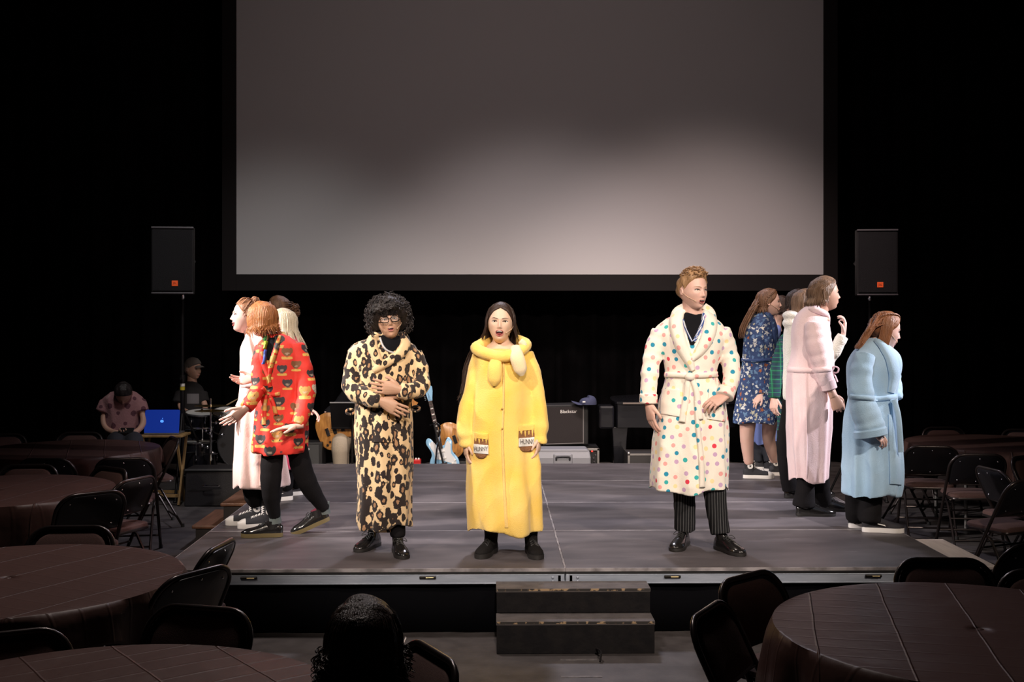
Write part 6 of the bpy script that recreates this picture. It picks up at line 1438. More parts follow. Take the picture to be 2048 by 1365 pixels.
def p_brownbun():
    Z = 9.95; s1, s2 = base_of(560, 980), base_of(592, 976); root = person('person with a curly brown ponytail hidden behind the platinum hair', base_of(572, 978), G_CAST)
    m = pm('fleece_grey_blue', (.10, .11, .16), .9, bump=(140, .2)); rows = [(905, 548, 598, .16), (840, 550, 596, .15), (760, 552, 594, .14), (700, 550, 596, .13), (672, 556, 590, .10), (658, 564, 580, .06)]
    sl = [[(588, 685, 0, 11), (594, 730, 0, 11), (594, 780, 0, 10)], [(558, 685, 0, 11), (552, 730, 0, 11), (552, 780, 0, 10)]]
    o, sf = simple_robe(root, m, rows, sl, Z, 91); l1, l2 = leg_to((565, 850), (563, 920), s1, -70, Z, (17, 14, 12)), leg_to((582, 850), (586, 920), s2, -70, Z, (17, 14, 12)); trousers(root, trs_blk, Z, [l1, l2])
    H = Head(at(556, 620, Z), .235, -80, 0); body(root, SK['pink'], Z, rows[1:], sl, slim([l1, l2]), H, [dict(wrist=at(594, 782, Z), fdir=(0, 0, -1), palm=(-1, 0, 0), thumb=(0, -1, 0)), dict(wrist=at(552, 782, Z), fdir=(0, 0, -1), palm=(1, 0, 0), thumb=(0, -1, 0))], (571, 668, 0, .05))
    shoe(root, 'runner', s1, -70); shoe(root, 'runner', s2, -70); H.face(root, 'closed', irisb, HAIR['brown'], lipp)
    mb = H.cap(root, None, [46, 36, 16, 2, -20, -32, -40, -44], .035, .005, 4)
    def back_(rs, u):
        th = rs.uniform(-PI, PI); a = H.surf(th, .78 if abs(th) < 1 else rs.uniform(-.3, .6), .035); e = np.array([0, .48, .16]); return [a, (a+e)/2+unit((a+e)/2)*.12, e]
    H.locks(mb, 60, back_, .020, 5, 8, 3); bun(mb, np.array([0, .60, .06]), .15, 5, 60, .018, .9); bun(mb, np.array([0, .66, -.12]), .12, 6, 50, .018, .9); H.emit(mb, 'hair', HAIR['brown'], root)
p_brownbun()

# ---------------------------------------------------------------- 8  floral robe
def p_floral():
    Z = 10.6; s1, s2 = base_of(1486, 957), base_of(1538, 951); root = person('person with long braided hair in a knee-length navy floral robe', base_of(1512, 955), G_CAST)
    m = motif('floral_fleece', (.028, .055, .15), .7, 45, (.05, .09, .20), .62, rough=.85, bump=(120, .3), soft=.08, iscale=60)
    prt = dict(spacing=.036, radii=[.010, .014, .018], petals=5, cols=[(.62, .64, .62), (.56, .60, .60), (.10, .18, .34), (.07, .14, .26), (.62, .60, .54), (.40, .12, .04), (.42, .40, .30), (.60, .62, .62), (.12, .22, .36)])
    rows = [(845, 1466, 1553, .17), (825, 1468, 1552, .17), (780, 1474, 1552, .16), (740, 1480, 1553, .14), (718, 1482, 1553, .135), (690, 1483, 1556, .135), (660, 1486, 1557, .125), (642, 1496, 1550, .11), (630, 1508, 1542, .08), (624, 1516, 1540, .06)]
    sl = [[(1512, 660, -.10, 14), (1514, 700, -.13, 14), (1518, 745, -.13, 13), (1522, 788, -.14, 11)], [(1535, 660, .10, 13), (1545, 700, .10, 12), (1548, 740, .06, 11), (1548, 775, .0, 10)]]
    o, sf = simple_robe(root, m, rows, sl, Z, 101, [[(1530, 624), (1544, 640), (1550, 665), (1554, 700)]], (8, 11, 11, 8), [(1482, 720), (1510, 722), (1552, 719)], 7, [], prt, .0078, .06)
    l1, l2 = leg_to((1496, 840), (1494, 880), s1, 82, Z, (17, 14, 10), ah=.14), leg_to((1540, 840), (1538, 880), s2, 82, Z, (16, 13, 10), ah=.14)
    H = Head(at(1538, 605, Z), .245, 84, 0, 0, .3)
    body(root, SK['fair'], Z, rows[1:], sl, [l1, l2], H, [dict(wrist=at(1521, 789, Z-.15), fdir=(-.5, -.1, -.6), palm=(.3, .6, -.6), thumb=(.7, -.3, 0), curl=.5, scale=.95)], (1530, 640, 0, .048))
    shoe(root, 'hightop', s1, 84); shoe(root, 'hightop', s2, 82); H.face(root, 'talk', irisb, HAIR['brown'], lipp)
    mb = H.cap(root, None, [46, 36, 14, 0, -18, -34, -44, -50], .04, .004, 4); falls(H, mb, 44, 105, 255, -.40, .026, .06, .008, 5, start=84)
    def long_(rs, u):
        a = H.surf(R(180+rs.uniform(-55, 55)), R(rs.uniform(-20, 25)), .05); q = rs.uniform(-1, 1); w_ = rs.uniform(-.10, .10)
        return [a]+[((at(px+6*q, py+rs.uniform(-3, 6), Z+w_)-H.c) @ H.R)/H.h for px, py in ((1509, 612), (1496, 635), (1486, 655), (1482, 672))]
    H.locks(mb, 60, long_, .028, 5, 10, 8)
    braid(mb, H, [H.surf(R(-40), R(58), .05), H.surf(R(-75), R(40), .06), H.surf(R(-108), R(8), .07), H.surf(R(-110), R(-20), .10), H.surf(R(-108), R(-35), .14)+np.array([0, 0, -.12])], .045, 16)
    H.emit(mb, 'hair', HAIR['brown'], root); mic(root, H, -1)
p_floral()

# ---------------------------------------------------------------- 9  periwinkle robe, almost wholly hidden behind the floral one
def p_peri():
    Z = 11.25; s1, s2 = base_of(1508, 940), base_of(1528, 944); root = person('person in a periwinkle robe and dark jeans hidden behind the floral robe', base_of(1524, 942), G_CAST)
    m = pm('fleece_periwinkle', (.17, .23, .52), .9, bump=(140, .2)); rows = [(885, 1505, 1558, .15), (850, 1506, 1556, .15), (760, 1512, 1552, .13), (700, 1512, 1552, .125), (662, 1526, 1562, .11), (648, 1540, 1560, .06)]
    sl = [[(1520, 672, -.1, 10), (1520, 710, -.1, 10), (1524, 760, -.1, 9)], [(1542, 672, .1, 10), (1546, 710, .1, 10), (1546, 760, .05, 9)]]
    o, sf = simple_robe(root, m, rows, sl, Z, 111, belt=[(1512, 760), (1530, 762), (1552, 760)], bw=6, ends=[[(1546, 765), (1552, 820), (1554, 892)]]); jm = pm('dark_denim', (.016, .018, .026), .85, bump=(150, .2))
    l1, l2 = leg_to((1518, 840), (1516, 890), s1, 70, Z, (15, 13, 12)), leg_to((1536, 840), (1536, 890), s2, 70, Z, (15, 13, 12)); trousers(root, jm, Z, [l1, l2])
    H = Head(at(1562, 616, Z), .225, 112, 8); body(root, SK['fair'], Z, rows[1:], sl, slim([l1, l2]), H, [dict(wrist=at(1524, 762, Z-.1), fdir=(0, 0, -1), palm=(1, 0, 0), thumb=(1, -1, 0))], (1551, 655, 0, .048)); shoe(root, 'hightop', s1, 80); shoe(root, 'hightop', s2, 78)
    H.face(root, 'closed', irisb, HAIR['dbrown'], lipp); mb = H.cap(root, None, [44, 34, 10, -6, -24, -36, -46, -50], .05, .006, 4); falls(H, mb, 40, 85, 275, -.28, .024, .02, .01, 5); H.emit(mb, 'hair', HAIR['dbrown'], root)
p_peri()

# ---------------------------------------------------------------- 10  green plaid robe
plaid, t, b = nt('plaid_flannel'); b.inputs['Roughness'].default_value = .85
tc = N(t, 'ShaderNodeTexCoord'); sx = N(t, 'ShaderNodeSeparateXYZ'); L(t, tc.outputs['Object'], sx.inputs[0]); prev = None
base = N(t, 'ShaderNodeRGB'); base.outputs[0].default_value = (.010, .040, .065, 1); prev = base.outputs[0]
for ax, per, wd, c, f in ((0, .075, .020, (.008, .09, .05), .7), (2, .075, .020, (.008, .09, .05), .7), (0, .075, .004, (.02, .28, .12), .8), (2, .0375, .0035, (.02, .28, .12), .8)):
    pp = N(t, 'ShaderNodeMath', operation='PINGPONG'); pp.inputs[1].default_value = per/2; L(t, sx.outputs[ax], pp.inputs[0])
    lt = N(t, 'ShaderNodeMath', operation='LESS_THAN'); lt.inputs[1].default_value = wd/2; L(t, pp.outputs[0], lt.inputs[0]); ml = N(t, 'ShaderNodeMath', operation='MULTIPLY'); ml.inputs[1].default_value = f; L(t, lt.outputs[0], ml.inputs[0])
    x = N(t, 'ShaderNodeMix', data_type='RGBA'); L(t, ml.outputs[0], x.inputs[0]); L(t, prev, x.inputs[6]); x.inputs[7].default_value = (*c, 1); prev = x.outputs[2]
L(t, prev, b.inputs['Base Color'])
def p_plaid():
    Z = 10.05; s1, s2 = base_of(1562, 968), base_of(1582, 976); root = person('person in a green plaid robe standing behind the white hooded robe', base_of(1572, 972), G_CAST)
    rows = [(925, 1557, 1604, .15), (860, 1556, 1606, .155), (780, 1556, 1604, .145), (740, 1556, 1602, .135), (705, 1555, 1602, .13), (680, 1558, 1596, .11), (666, 1570, 1592, .08), (652, 1580, 1596, .06)]
    sl = [[(1564, 684, -.10, 12), (1555, 730, -.12, 13), (1551, 770, -.13, 12), (1548, 795, -.14, 11)], [(1590, 684, .1, 12), (1598, 730, .1, 12), (1598, 770, .05, 11)]]
    o, sf = simple_robe(root, plaid, rows, sl, Z, 121); l1, l2 = leg_to((1570, 860), (1570, 910), s1, 70, Z, (16, 14, 12)), leg_to((1590, 860), (1588, 910), s2, 70, Z, (16, 14, 12)); trousers(root, trs_blk, Z, [l1, l2])
    H = Head(at(1596, 606, Z), .225, 105, 4); body(root, SK['fair'], Z, rows[1:], sl, slim([l1, l2]), H, [dict(wrist=at(1548, 796, Z-.14), fdir=(-.1, -.2, -1), palm=(.7, .6, 0), thumb=(.6, -.8, 0), curl=.5, scale=1.02)], (1588, 655, 0, .05)); shoe(root, 'dress', s1, 75); shoe(root, 'dress', s2, 75)
    mb = H.cap(root, None, [44, 36, 16, 4, -6, -18, -30, -36], .05, .006, 4); falls(H, mb, 40, 80, 280, -.28, .024, .02, .01, 5); H.emit(mb, 'hair', HAIR['dbrown'], root); H.face(root, 'closed', irisb, HAIR['dbrown'], lipp)
p_plaid()

# ---------------------------------------------------------------- 11  white hooded robe with a raised hand
def p_white():
    Z = 9.55; s1, s2 = base_of(1568, 996), base_of(1600, 992); root = person('person in a white hooded robe raising one hand beside the pink robe', base_of(1590, 994), G_CAST)
    m = pm('waffle_white', (.80, .77, .70), .9, bump=(95, .5), sheen=.2); rows = [(800, 1568, 1630, .16), (760, 1568, 1630, .155), (720, 1568, 1632, .14), (690, 1567, 1636, .135), (660, 1569, 1634, .12), (644, 1578, 1622, .10), (634, 1586, 1610, .07)]
    sl = [[(1630, 668, .06, 13), (1640, 705, .08, 14), (1652, 724, .02, 14), (1668, 706, -.03, 14), (1680, 684, -.06, 13), (1687, 672, -.07, 12)], [(1600, 668, -.12, 12), (1602, 710, -.14, 12), (1610, 750, -.14, 11)]]
    o, sf = garment(root, 'robe', m, rows, sl, Z, .0088, .03, 131)
    mb = MB()
    for c, r_ in (((1583, 631, .0), (18, 26, 10)), ((1582, 647, .0), (17, 26, 11)), ((1584, 657, .0), (14, 24, 9))): mb.ell(at(c[0], c[1], Z+c[2]), np.array(r_)/F*Z, seg=20, rings=12)
    V, Fq = remesh(mb, .009, 4); me = mesh_from('hood', V, Fq); me.materials.append(m); link('hood', me, o, angle=None)
    l1, l2 = leg_to((1582, 800), (1572, 900), s1, 75, Z, (18, 18, 18), ah=.06), leg_to((1612, 800), (1608, 900), s2, 75, Z, (18, 18, 17), ah=.06); trousers(root, trs_blk, Z, [l1, l2])
    H = Head(at(1611, 608, Z), .232, 95, 0)
    body(root, SK['pink'], Z, rows, sl, slim([l1, l2], .6), H, [dict(wrist=at(1687, 668, Z-.07), fdir=(.12, -.1, 1), palm=(-.9, .3, 0), thumb=(-.5, -.9, 0), curl=.62, scale=1.05, pinch=1), dict(wrist=at(1610, 752, Z-.14), fdir=(.2, -.2, -1), palm=(1, .2, 0), thumb=(.5, -1, 0))], (1602, 648, 0, .05))
    shoe(root, 'dress', s1, 78); shoe(root, 'dress', s2, 78); H.face(root, 'closed', irisb, HAIR['brown'], lipp)
    mb = H.cap(root, None, [44, 34, 10, -6, -24, -36, -46, -50], .05, .006, 4); falls(H, mb, 60, 75, 285, -.5, .028, .10, .015, 5); H.emit(mb, 'hair', HAIR['ash'], root)
p_white()

# ---------------------------------------------------------------- 12  pink robe
def p_pinkright():
    Z = 8.75; s1, s2 = base_of(1592, 1032), base_of(1630, 1022); root = person('tall person with slicked-back hair in a pale pink robe and black shoes', base_of(1615, 1028), G_CAST)
    m = pm('fleece_rose_white', (.74, .54, .55), .9, var=(4, (.78, .60, .61), .4, .6), bump=(140, .2), sheen=.3)
    rows = [(960, 1580, 1656, .17), (940, 1579, 1657, .17), (880, 1577, 1661, .17), (820, 1576, 1663, .16), (770, 1574, 1663, .15), (738, 1575, 1662, .14), (705, 1582, 1662, .15), (670, 1581, 1661, .15), (645, 1585, 1657, .13), (628, 1594, 1648, .10), (614, 1612, 1640, .07), (608, 1618, 1640, .06)]
    sl = [[(1632, 650, -.13, 20), (1634, 690, -.17, 19), (1644, 730, -.17, 17), (1656, 768, -.17, 14)], [(1640, 650, .12, 17), (1650, 700, .12, 15), (1655, 740, .05, 13)]]
    o, sf = simple_robe(root, m, rows, sl, Z, 141, [], (10, 12, 12, 9), [(1575, 739), (1600, 741), (1630, 741), (1662, 738)], 10, fold=.085)
    mb = MB(); mb.tube(resample([at(1618, 616, Z-.02), at(1624, 620, Z-.09), at(1642, 624, Z-.10), at(1654, 632, Z-.03), at(1657, 650, .02+Z)], 16), [.016, .024, .026, .022, .012], 10); mb.build('collar', m, o)
    for P in ([(1660, 742, -.12), (1668, 734, -.14), (1677, 737, -.15), (1674, 746, -.15), (1662, 744, -.14)], [(1662, 744, -.14), (1670, 752, -.15), (1675, 764, -.15)]):
        mb = MB(); mb.tube(resample([at(p[0], p[1], Z+p[2]) for p in P], 16), .012, 8, flat=.5); mb.build('belt_bow', m, o)
    mb = MB(); p = at(1656, 767, Z-.17); mb.lathe(p, [(.050, -.05), (.057, -.045), (.058, .02), (.05, .026)], 20, axis=unit((-.28, 0, .95))); mb.build('cuff', m, o)
    band(sf, [(1612, 745), (1613, 820), (1614, 900), (1613, 958)], 2.5, Z, .006, 20, 3, .6).build('back_seam', m, o)
    l1, l2 = leg_to((1612, 860), (1610, 965), s1, 85, Z, (18, 18, 23), ah=.07), leg_to((1638, 860), (1640, 970), s2, 85, Z, (22, 20, 18), ah=.07); trousers(root, trs_blk, Z, [l1, l2])
    H = Head(at(1650, 588, Z), .256, 97, -2, 0, .2)
    body(root, SK['olive'], Z, rows[1:], [sl[0]+[(1668, 797, -.18, 16)], sl[1]], slim([l1, l2]), H, [dict(wrist=at(1667, 792, Z-.18), fdir=(.30, -.2, -.92), palm=(.2, .9, 0), thumb=(.9, -.2, 0), curl=.35, fist=.7, scale=1.12)], (1637, 630, 0, .06))
    shoe(root, 'dress', s1, 87, 0, .30); shoe(root, 'dress', s2, 84, 0, .30); H.face(root, 'closed', irisb, HAIR['ash'], lipp)
    mb = H.cap(root, None, [42, 34, 20, 2, -20, -36, -46, -50], .045, .006, 4)
    def slick(rs, u):
        th = rs.uniform(-1.5, 1.5); s0 = abs(th); a = H.surf(th*.8, .95-.25*s0, .04); e_th = math.copysign(min(PI, s0*.5+1.75+rs.uniform(0, .8)), th)
        return [a, H.surf((th*.8+e_th)/2, .75, .075), H.surf(e_th, .25, .085), H.surf(e_th, -.2, .10), H.surf(e_th, -.2, .12)+np.array([0, .05, -.10]), H.surf(e_th, -.2, .12)+np.array([rs.uniform(-.03, .03), .08, -.20+rs.uniform(-.05, .04)])]
    H.locks(mb, 150, slick, .026, 5, 11, 9); falls(H, mb, 40, 95, 265, -.34, .028, .05, .012, 5); H.emit(mb, 'hair', HAIR['ash'], root)
    mb = MB(); mb.tube(np.array([H.on(x_, -.205-.02*abs(x_)/.08, .004) for x_ in np.linspace(-.09, .09, 9)]), [.006, .014, .014, .006], 6); H.emit(mb, 'moustache', HAIR['dbrown'], root)
p_pinkright()

# ---------------------------------------------------------------- 13  blue robe
def p_blue():
    Z = 8.12; s1, s2 = base_of(1697, 1056), base_of(1724, 1064); root = person('person with auburn shoulder-length hair shouting in a sky blue robe', base_of(1728, 1060), G_CAST)
    m = pm('fleece_sky_blue', (.34, .52, .70), .9, var=(4, (.40, .58, .75), .4, .6), bump=(140, .2), sheen=.3)
    rows = [(990, 1687, 1795, .19), (960, 1687, 1800, .19), (900, 1687, 1799, .18), (840, 1689, 1797, .17), (795, 1700, 1792, .155), (765, 1697, 1795, .155), (735, 1697, 1800, .155), (712, 1704, 1796, .14), (695, 1718, 1782, .11), (682, 1734, 1768, .08), (676, 1740, 1766, .06)]
    sl = [[(1730, 708, -.13, 22), (1722, 750, -.17, 24), (1722, 800, -.19, 26), (1736, 845, -.20, 29), (1741, 868, -.20, 30)], [(1770, 705, .12, 18), (1785, 750, .12, 18), (1788, 800, .05, 18)]]
    o, sf = simple_robe(root, m, rows, sl, Z, 151, [[(1752, 678), (1768, 694), (1782, 718), (1788, 750), (1782, 786)]], (14, 22, 24, 14), [(1700, 794), (1730, 796), (1760, 798), (1793, 794)], 10, [[(1784, 800), (1787, 850), (1788, 915)]], fold=.085)
    mb = MB(); P = resample([at(1788, 800, Z-.18), at(1796, 830, Z-.20), at(1800, 870, Z-.20), at(1802, 905, Z-.19)], 14); mb.tube(P, .020, 10, flat=.35, ref=FW); mb.build('belt_end', m, o)
    for py, r_ in ((866, 31),):
        mb = MB(); mb.lathe(at(1741, py, Z-.20), [(r_/F*Z*.9, -.028), (r_/F*Z*1.02, -.022), (r_/F*Z*1.03, .02), (r_/F*Z*.95, .03)], 26, axis=unit((-.18, .05, 1))); mb.build('cuff', m, o)
    strip(sf, [(1776, 830), (1778, 900), (1780, 968)], [(1799, 830), (1801, 900), (1803, 970)], Z, .018, 18, 7, .4).build('front_panel', m, o)
    l1, l2 = leg_to((1716, 880), (1712, 1000), s1, 82, Z, (24, 22, 20), ah=.07), leg_to((1750, 880), (1742, 1000), s2, 82, Z, (24, 22, 21), ah=.07); trousers(root, trs_blk, Z, [l1, l2])
    H = Head(at(1771, 660, Z), .248, 92, 14, 0, 1)
    body(root, SK['pink'], Z, rows[1:], sl, slim([l1, l2]), H, [dict(wrist=at(1746, 862, Z-.20), fdir=(.55, -.1, -.5), palm=(-.2, .6, -.6), thumb=(.6, -.5, .2), curl=.45, scale=.95)], (1754, 692, 0, .055))
    shoe(root, 'runner', s1, 84); shoe(root, 'runner', s2, 80); H.face(root, 'wide', irisl, HAIR['redbrown'], lipp, .6)
    mb = H.cap(root, None, [44, 34, 12, -2, -22, -36, -46, -50], .045, .004, 4); falls(H, mb, 30, 86, 120, -.62, .028, -.02, .006, 5, start=82); falls(H, mb, 34, -84, -122, -.62, .030, -.01, .006, 6, start=82, back=.02)
    def back_(rs, u):
        a = H.surf(R(180+rs.uniform(-70, 70)), R(rs.uniform(5, 60)), .05); q = rs.uniform(-1, 1); w_ = rs.uniform(-.13, .13)
        return [a]+[((at(px+5*q, py+rs.uniform(-3, 5), Z+w_)-H.c) @ H.R)/H.h for px, py in ((1742, 655), (1731, 672), (1722, 686), (1714, 694))]
    H.locks(mb, 130, back_, .034, 5, 10, 8)
    braid(mb, H, [H.surf(R(-10), R(50), .05), H.surf(R(-35), R(58), .07), H.surf(R(-80), R(58), .07), H.surf(R(-125), R(42), .07), H.surf(R(-150), R(15), .08)], .035, 18); H.emit(mb, 'hair', HAIR['redbrown'], root); mic(root, H, -1)
p_blue()
# ================================================================ musicians and the spectator
def p_phone():
    Z = 11.75; q = at(245, 900, Z); root = person('seated man in a pink printed T-shirt looking down at a phone', (q[0], q[1], 0))
    m = motif('tshirt_pink_print', (.30, .15, .16), .8, 30, None, rough=.9); prt = dict(spacing=.09, radii=[.02, .028], cols=[(.10, .035, .05), (.36, .22, .22)])
    rows = [(890, 216, 280, .14), (860, 214, 278, .14), (825, 212, 282, .13), (800, 206, 286, .12), (788, 218, 274, .10), (782, 232, 262, .07)]
    sl = [[(214, 804, 0, 13), (206, 825, -.03, 14)], [(278, 804, 0, 13), (284, 825, -.03, 14)]]; garment(root, 'tshirt', m, rows, sl, Z, .011, .02, 161, prt=prt)
    arms = [[(214, 804, 0, 12), (207, 840, -.06, 12), (216, 860, -.12, 11), (240, 868, -.24, 10)], [(278, 804, 0, 12), (287, 840, -.06, 12), (280, 858, -.12, 11), (264, 868, -.24, 10)]]
    legs = [[(236, 888, 0, 18), (232, 890, -.42, 15), (234, 985, -.40, 11)], [(264, 888, 0, 18), (268, 890, -.42, 15), (266, 985, -.40, 11)]]
    H = Head(at(247, 788, Z-.10), .23, 8, 52); body(root, SK['olive'], Z, rows, arms, legs, H, [dict(wrist=at(238, 868, Z-.24), fdir=(.7, -.5, .05), palm=(0, -.3, 1), thumb=(0, -.6, 1), curl=.5), dict(wrist=at(266, 868, Z-.24), fdir=(-.7, -.5, .05), palm=(0, -.3, 1), thumb=(0, -.6, 1), curl=.5)], (248, 796, -.02, .052))
    jm = pm('jeans_dark', (.02, .02, .028), .9); mb = MB()
    for l in legs: limb(mb, [(p[0], p[1], p[2], p[3]*1.2) for p in l], Z, 1, 20, 14)
    V, Fq = remesh(mb, .012, 2); me = mesh_from('trousers', V, Fq); me.materials.append(jm); link('trousers', me, root, angle=None)
    for px in (234, 266): p = at(px, 985, Z-.36); shoe(root, 'runner', (p[0], p[1], 0), 0)
    mb = H.cap(root, None, [34, 28, 14, 0, 8, -14, -26, -34], .06, .012, 6); H.emit(mb, 'hair', HAIR['black'], root)
    ph = thing('smartphone', 'dark smartphone held by the man in the pink T-shirt', 'phone', at(252, 862, Z-.36)); mb = MB(); mb.box(at(252, 862, Z-.34), (.15, .075, .009), rotm(R(40), 0, 0)); mb.build('phone_body', blk, ph, smooth=False, bevel=.003)
    # stool under him
    st = thing('stool', 'black stool under the man in the pink T-shirt', 'stool', (q[0], q[1], 0)); zs = at(250, 888, Z)[2]-.10
    mb = MB(); mb.lathe((q[0], q[1], zs-.05), [(.15, 0), (.17, .01), (.17, .04), (.15, .05)], 20); mb.build('seat', blk, st)
    for k in range(4): a = R(45+90*k); mb = MB(); mb.tube([(q[0]+.1*math.cos(a), q[1]+.1*math.sin(a), zs-.05), (q[0]+.17*math.cos(a), q[1]+.17*math.sin(a), .003)], .012, 8); mb.build('leg', blk, st)
p_phone()
def p_drummer():
    Z = 13.0; q = at(388, 900, Z); root = person('drummer in a baseball cap and black T-shirt holding drumsticks', (q[0], q[1], 0))
    m = pm('tshirt_black_print', (.014, .012, .013), .9); rows = [(875, 362, 408, .14), (835, 360, 408, .14), (800, 358, 410, .13), (778, 360, 406, .11), (768, 370, 396, .08), (762, 376, 392, .06)]
    sl = [[(364, 786, -.03, 12), (360, 806, -.06, 13)], [(402, 786, .0, 12), (408, 806, -.03, 12)]]; o, sf = garment(root, 'tshirt', m, rows, sl, Z, .011, .02, 171)
    strip(sf, [(374, 788), (374, 808)], [(398, 788), (398, 808)], Z, .003, 6, 6).build('shirt_print', pm('shirt_print_grey', (.16, .15, .16), .9), o)
    arms = [[(364, 786, -.03, 11), (362, 816, -.10, 11), (385, 828, -.22, 10), (412, 828, -.30, 9)], [(402, 786, 0, 11), (410, 812, -.08, 11), (412, 822, -.2, 10), (424, 826, -.34, 9)]]
    legs = [[(376, 878, 0, 17), (372, 885, -.4, 14), (374, 955, -.38, 11)], [(396, 878, 0, 17), (404, 885, -.35, 14), (404, 955, -.33, 11)]]
    H = Head(at(386, 738, Z-.02), .24, 62, 4); body(root, SK['olive'], Z, rows, arms, legs, H, [dict(wrist=at(412, 828, Z-.30), fdir=(.9, -.2, -.25), palm=(0, .3, -1), thumb=(0, -1, .2), curl=.5, fist=.3), dict(wrist=at(424, 826, Z-.34), fdir=(.85, -.3, -.35), palm=(0, .3, -1), thumb=(0, -1, .2), curl=.5, fist=.3)], (384, 774, 0, .055))
    H.face(root, 'closed', irisb, HAIR['dbrown'], lipp, .8); jm = pm('jeans_blue_dark', (.02, .024, .04), .9); mb = MB()
    for l in legs: limb(mb, [(p[0], p[1], p[2], p[3]*1.2) for p in l], Z, 1, 20, 14)
    V, Fq = remesh(mb, .012, 2); me = mesh_from('trousers', V, Fq); me.materials.append(jm); link('trousers', me, root, angle=None)
    for px, d in ((374, -.36), (404, -.31)): p = at(px, 955, Z+d); shoe(root, 'runner', (p[0], p[1], 0), 20)
    mb = H.cap(root, None, [30, 24, 16, 6, 6, -12, -24, -30], .045, .004, 6); cm = pm('cap_grey', (.11, .095, .085), .9); 
    G_ = np.array([[(.30*math.sin(v*1.15)*(1-.1*u), -.36-.24*u*math.cos(v), .19-.05*u-.05*v*v) for v in np.linspace(-1, 1, 11)] for u in np.linspace(0, 1, 6)])
    mb.grid(G_); mb.grid(G_[::-1]-np.array([0, 0, .02])); H.emit(mb, 'cap', cm, root)
    mb = MB(); falls(H, mb, 24, 85, 275, -.16, .02, 0, 0, 5, start=20, off=.02); H.emit(mb, 'hair', pm('hair_grey', (.16, .14, .13), .6), root)
    stk = pm('drumstick_hickory', (.50, .36, .20), .5)
    for p0, p1, lb in (((422, 829, -.40), (476, 798, -.42), 'pale drumstick pointing up beside the pale pink robe'), ((434, 832, -.44), (462, 857, -.60), 'pale drumstick pointing down at the drums')):
        mb = MB(); mb.tube(np.array([at(p0[0], p0[1], Z+p0[2]), at((p0[0]*.2+p1[0]*.8), (p0[1]*.2+p1[1]*.8), Z+p1[2]), at(p1[0], p1[1], Z+p1[2])]), [.0085, .008, .004], 8); top_mesh('drumstick', mb, stk, lb, 'drumstick', 'drumsticks in the drummer hands')
    th = thing('drum_throne', 'round black drum stool under the drummer', 'stool', (q[0], q[1], 0)); zs = at(386, 878, Z)[2]-.10
    mb = MB(); mb.lathe((q[0], q[1], zs-.06), [(.15, 0), (.17, .015), (.17, .05), (.14, .06)], 20); mb.build('seat', blk, th); mb = MB(); mb.tube([(q[0], q[1], .1), (q[0], q[1], zs-.05)], .018, 10); mb.build('post', chrome, th)
    for k in range(3): a = R(30+120*k); mb = MB(); mb.tube([(q[0], q[1], .22), (q[0]+.24*math.cos(a), q[1]+.24*math.sin(a), .008)], .010, 8); mb.build('leg', chrome, th)
p_drummer()
def p_bass():
    Z = 12.75; q = at(712, 900, Z); root = person('seated bass player in pale trousers and black top behind the leopard robe', (q[0], q[1], 0))
    rows = [(880, 690, 738, .14), (840, 688, 738, .14), (800, 686, 740, .13), (778, 690, 736, .11), (768, 702, 724, .07)]; sl = [[(694, 786, -.02, 13), (678, 812, -.05, 13), (660, 826, -.18, 11), (652, 832, -.24, 9)], [(732, 786, 0, 12), (748, 812, -.06, 12), (758, 812, -.2, 10)]]
    garment(root, 'long_sleeve_top', tee_blk, rows, sl, Z, .011, .02, 181)
    legs = [[(702, 882, 0, 20), (682, 884, -.42, 19), (684, 960, -.40, 14)], [(724, 882, 0, 20), (738, 884, -.40, 19), (736, 960, -.38, 14)]]
    H = Head(at(716, 742, Z-.03), .23, -20, 25); body(root, SK['fair'], Z, rows, sl, slim(legs, .75), H, [dict(wrist=at(652, 832, Z-.24), fdir=(-.1, -.1, -1), palm=(.4, .9, 0), thumb=(1, 0, 0), curl=.4), dict(wrist=at(758, 812, Z-.2), fdir=(.5, -.3, .6), palm=(-.2, .8, .3), thumb=(-.5, 0, .6), curl=.7)], (714, 778, 0, .053))
    kh = pm('trouser_khaki', (.40, .33, .25), .9, bump=(120, .2)); mb = MB()
    for l in legs: limb(mb, l, Z, 1, 24, 16, .02)
    V, Fq = remesh(mb, .011, 2); me = mesh_from('trousers', V, Fq); me.materials.append(kh); link('trousers', me, root, angle=None)
    for px, d in ((684, -.36), (736, -.34)): p = at(px, 960, Z+d); shoe(root, 'dress', (p[0], p[1], 0), 0)
    mb = H.cap(root, None, [38, 32, 18, 4, -6, -20, -32, -38], .06, .01, 6); H.emit(mb, 'hair', HAIR['black'], root); H.face(root, 'closed', irisb, HAIR['black'], lipp)
    ob = at(636, 872, Z-.42); g = guitar('bass_guitar', 'amber wooden bass guitar held by the bass player', maple, maple, rosew, maple, rotm(0, 0, R(-3)) @ rotm(0, R(70), 0), ob, 1.08, 'lp', 5)
    st = thing('stool', 'black stool under the bass player', 'stool', (q[0], q[1], 0)); zs = at(712, 882, Z)[2]-.115
    mb = MB(); mb.lathe((q[0], q[1], zs-.05), [(.15, 0), (.17, .01), (.17, .04), (.15, .05)], 20); mb.build('seat', blk, st)
    for k in range(4): a = R(45+90*k); mb = MB(); mb.tube([(q[0]+.1*math.cos(a), q[1]+.1*math.sin(a), zs-.05), (q[0]+.17*math.cos(a), q[1]+.17*math.sin(a), .003)], .012, 8); mb.build('leg', blk, st)
p_bass()
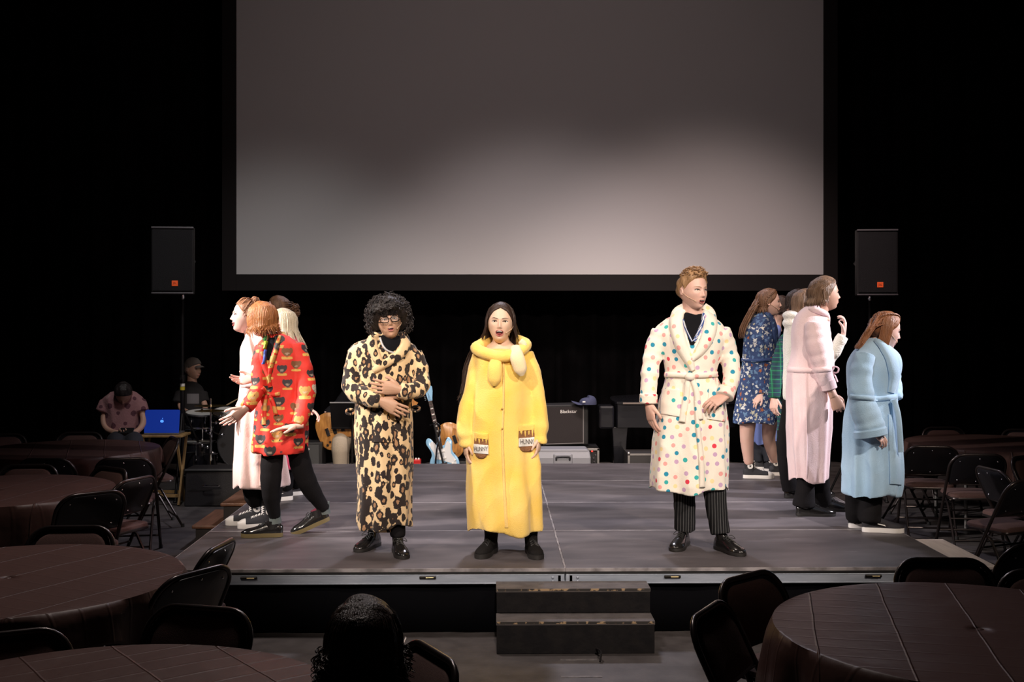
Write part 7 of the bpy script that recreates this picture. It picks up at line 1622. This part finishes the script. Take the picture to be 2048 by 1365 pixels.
def p_spectator():
    Z = 2.95; q = at(727, 1500, Z); root = person('seated spectator with dark curly hair seen from behind', (q[0], q[1], 0))
    rows = [(1780, 600, 850, .16), (1640, 606, 846, .16), (1520, 600, 852, .14), (1440, 610, 842, .12), (1405, 650, 800, .09), (1390, 690, 766, .06)]
    sl = [[(630, 1450, 0, 48), (596, 1560, .02, 46), (610, 1660, .10, 42), (690, 1700, .24, 36)], [(824, 1450, 0, 48), (858, 1560, .02, 46), (852, 1660, .12, 42), (800, 1700, .3, 36)]]
    m = pm('jumper_black', (.012, .010, .011), .9); garment(root, 'jumper', m, rows, sl, Z, .012, .02, 191)
    legs = [[(680, 1790, 0, 72), (670, 1720, .36, 56), (674, 1900, .28, 40)], [(776, 1790, 0, 72), (786, 1720, .36, 56), (780, 1900, .28, 40)]]
    H = Head(at(727, 1300, Z+.02), .24, 180, 4); body(root, SK['olive'], Z, rows, sl, slim(legs, .8), H, [dict(wrist=at(690, 1700, Z+.24), fdir=(.3, 1, 0), palm=(0, 0, -1), thumb=(1, 0, 0)), dict(wrist=at(800, 1700, Z+.3), fdir=(-.3, 1, 0), palm=(0, 0, -1), thumb=(-1, 0, 0))], (727, 1410, 0, .055))
    mb = MB()
    for l in legs: limb(mb, l, Z, 1, 20, 14)
    V, Fq = remesh(mb, .014, 2); me = mesh_from('trousers', V, Fq); me.materials.append(trs_blk); link('trousers', me, root, angle=None)
    for px in (674, 780): p = at(px, 1700, Z+.22); shoe(root, 'dress', (p[0], p[1], 0), 180)
    mb = H.cap(root, None, [40, 32, 14, -4, -26, -38, -46, -50], .075, .014, 4)
    for ze, sd, fl in ((-.30, 3, .10), (-.55, 5, .14), (-.75, 8, .12)): falls(H, mb, 60, 60, 300, ze, .022, fl, .045, sd, start=78, off=.075, jit=.1, npt=16)
    def curl(rs, u):
        th = rs.uniform(1.0, 2*PI-1.0); z0 = rs.uniform(-.55, .1); d = H.surf(th, -.2, .13); d = np.array([d[0], d[1], z0]); t_ = rs.uniform(0, 6.28); r0 = rs.uniform(.02, .04); o2 = unit(np.array([d[0], d[1], 0]))
        return [d+o2*(.01*j)+np.array([r0*math.cos(j*1.4+t_), r0*math.sin(j*1.4+t_), -.022*j]) for j in range(9)]
    H.locks(mb, 150, curl, .010, 4, 16, 9, 1); H.emit(mb, 'hair', HAIR['dbrown'], root)
    mb = MB(); mb.tube([H.W((-.40, .0, .02)), H.W((-.42, -.35, .05))], .0035, 6); mb.build('glasses_arm', chrome, root)
    o = copy_tree(chair0); o.location = (q[0], q[1]+.03, 0); o.rotation_euler = (0, 0, PI); tag(o, 'folding chair the curly-haired spectator sits on', 'chair', 'brown padded folding chairs around the tables')
p_spectator()
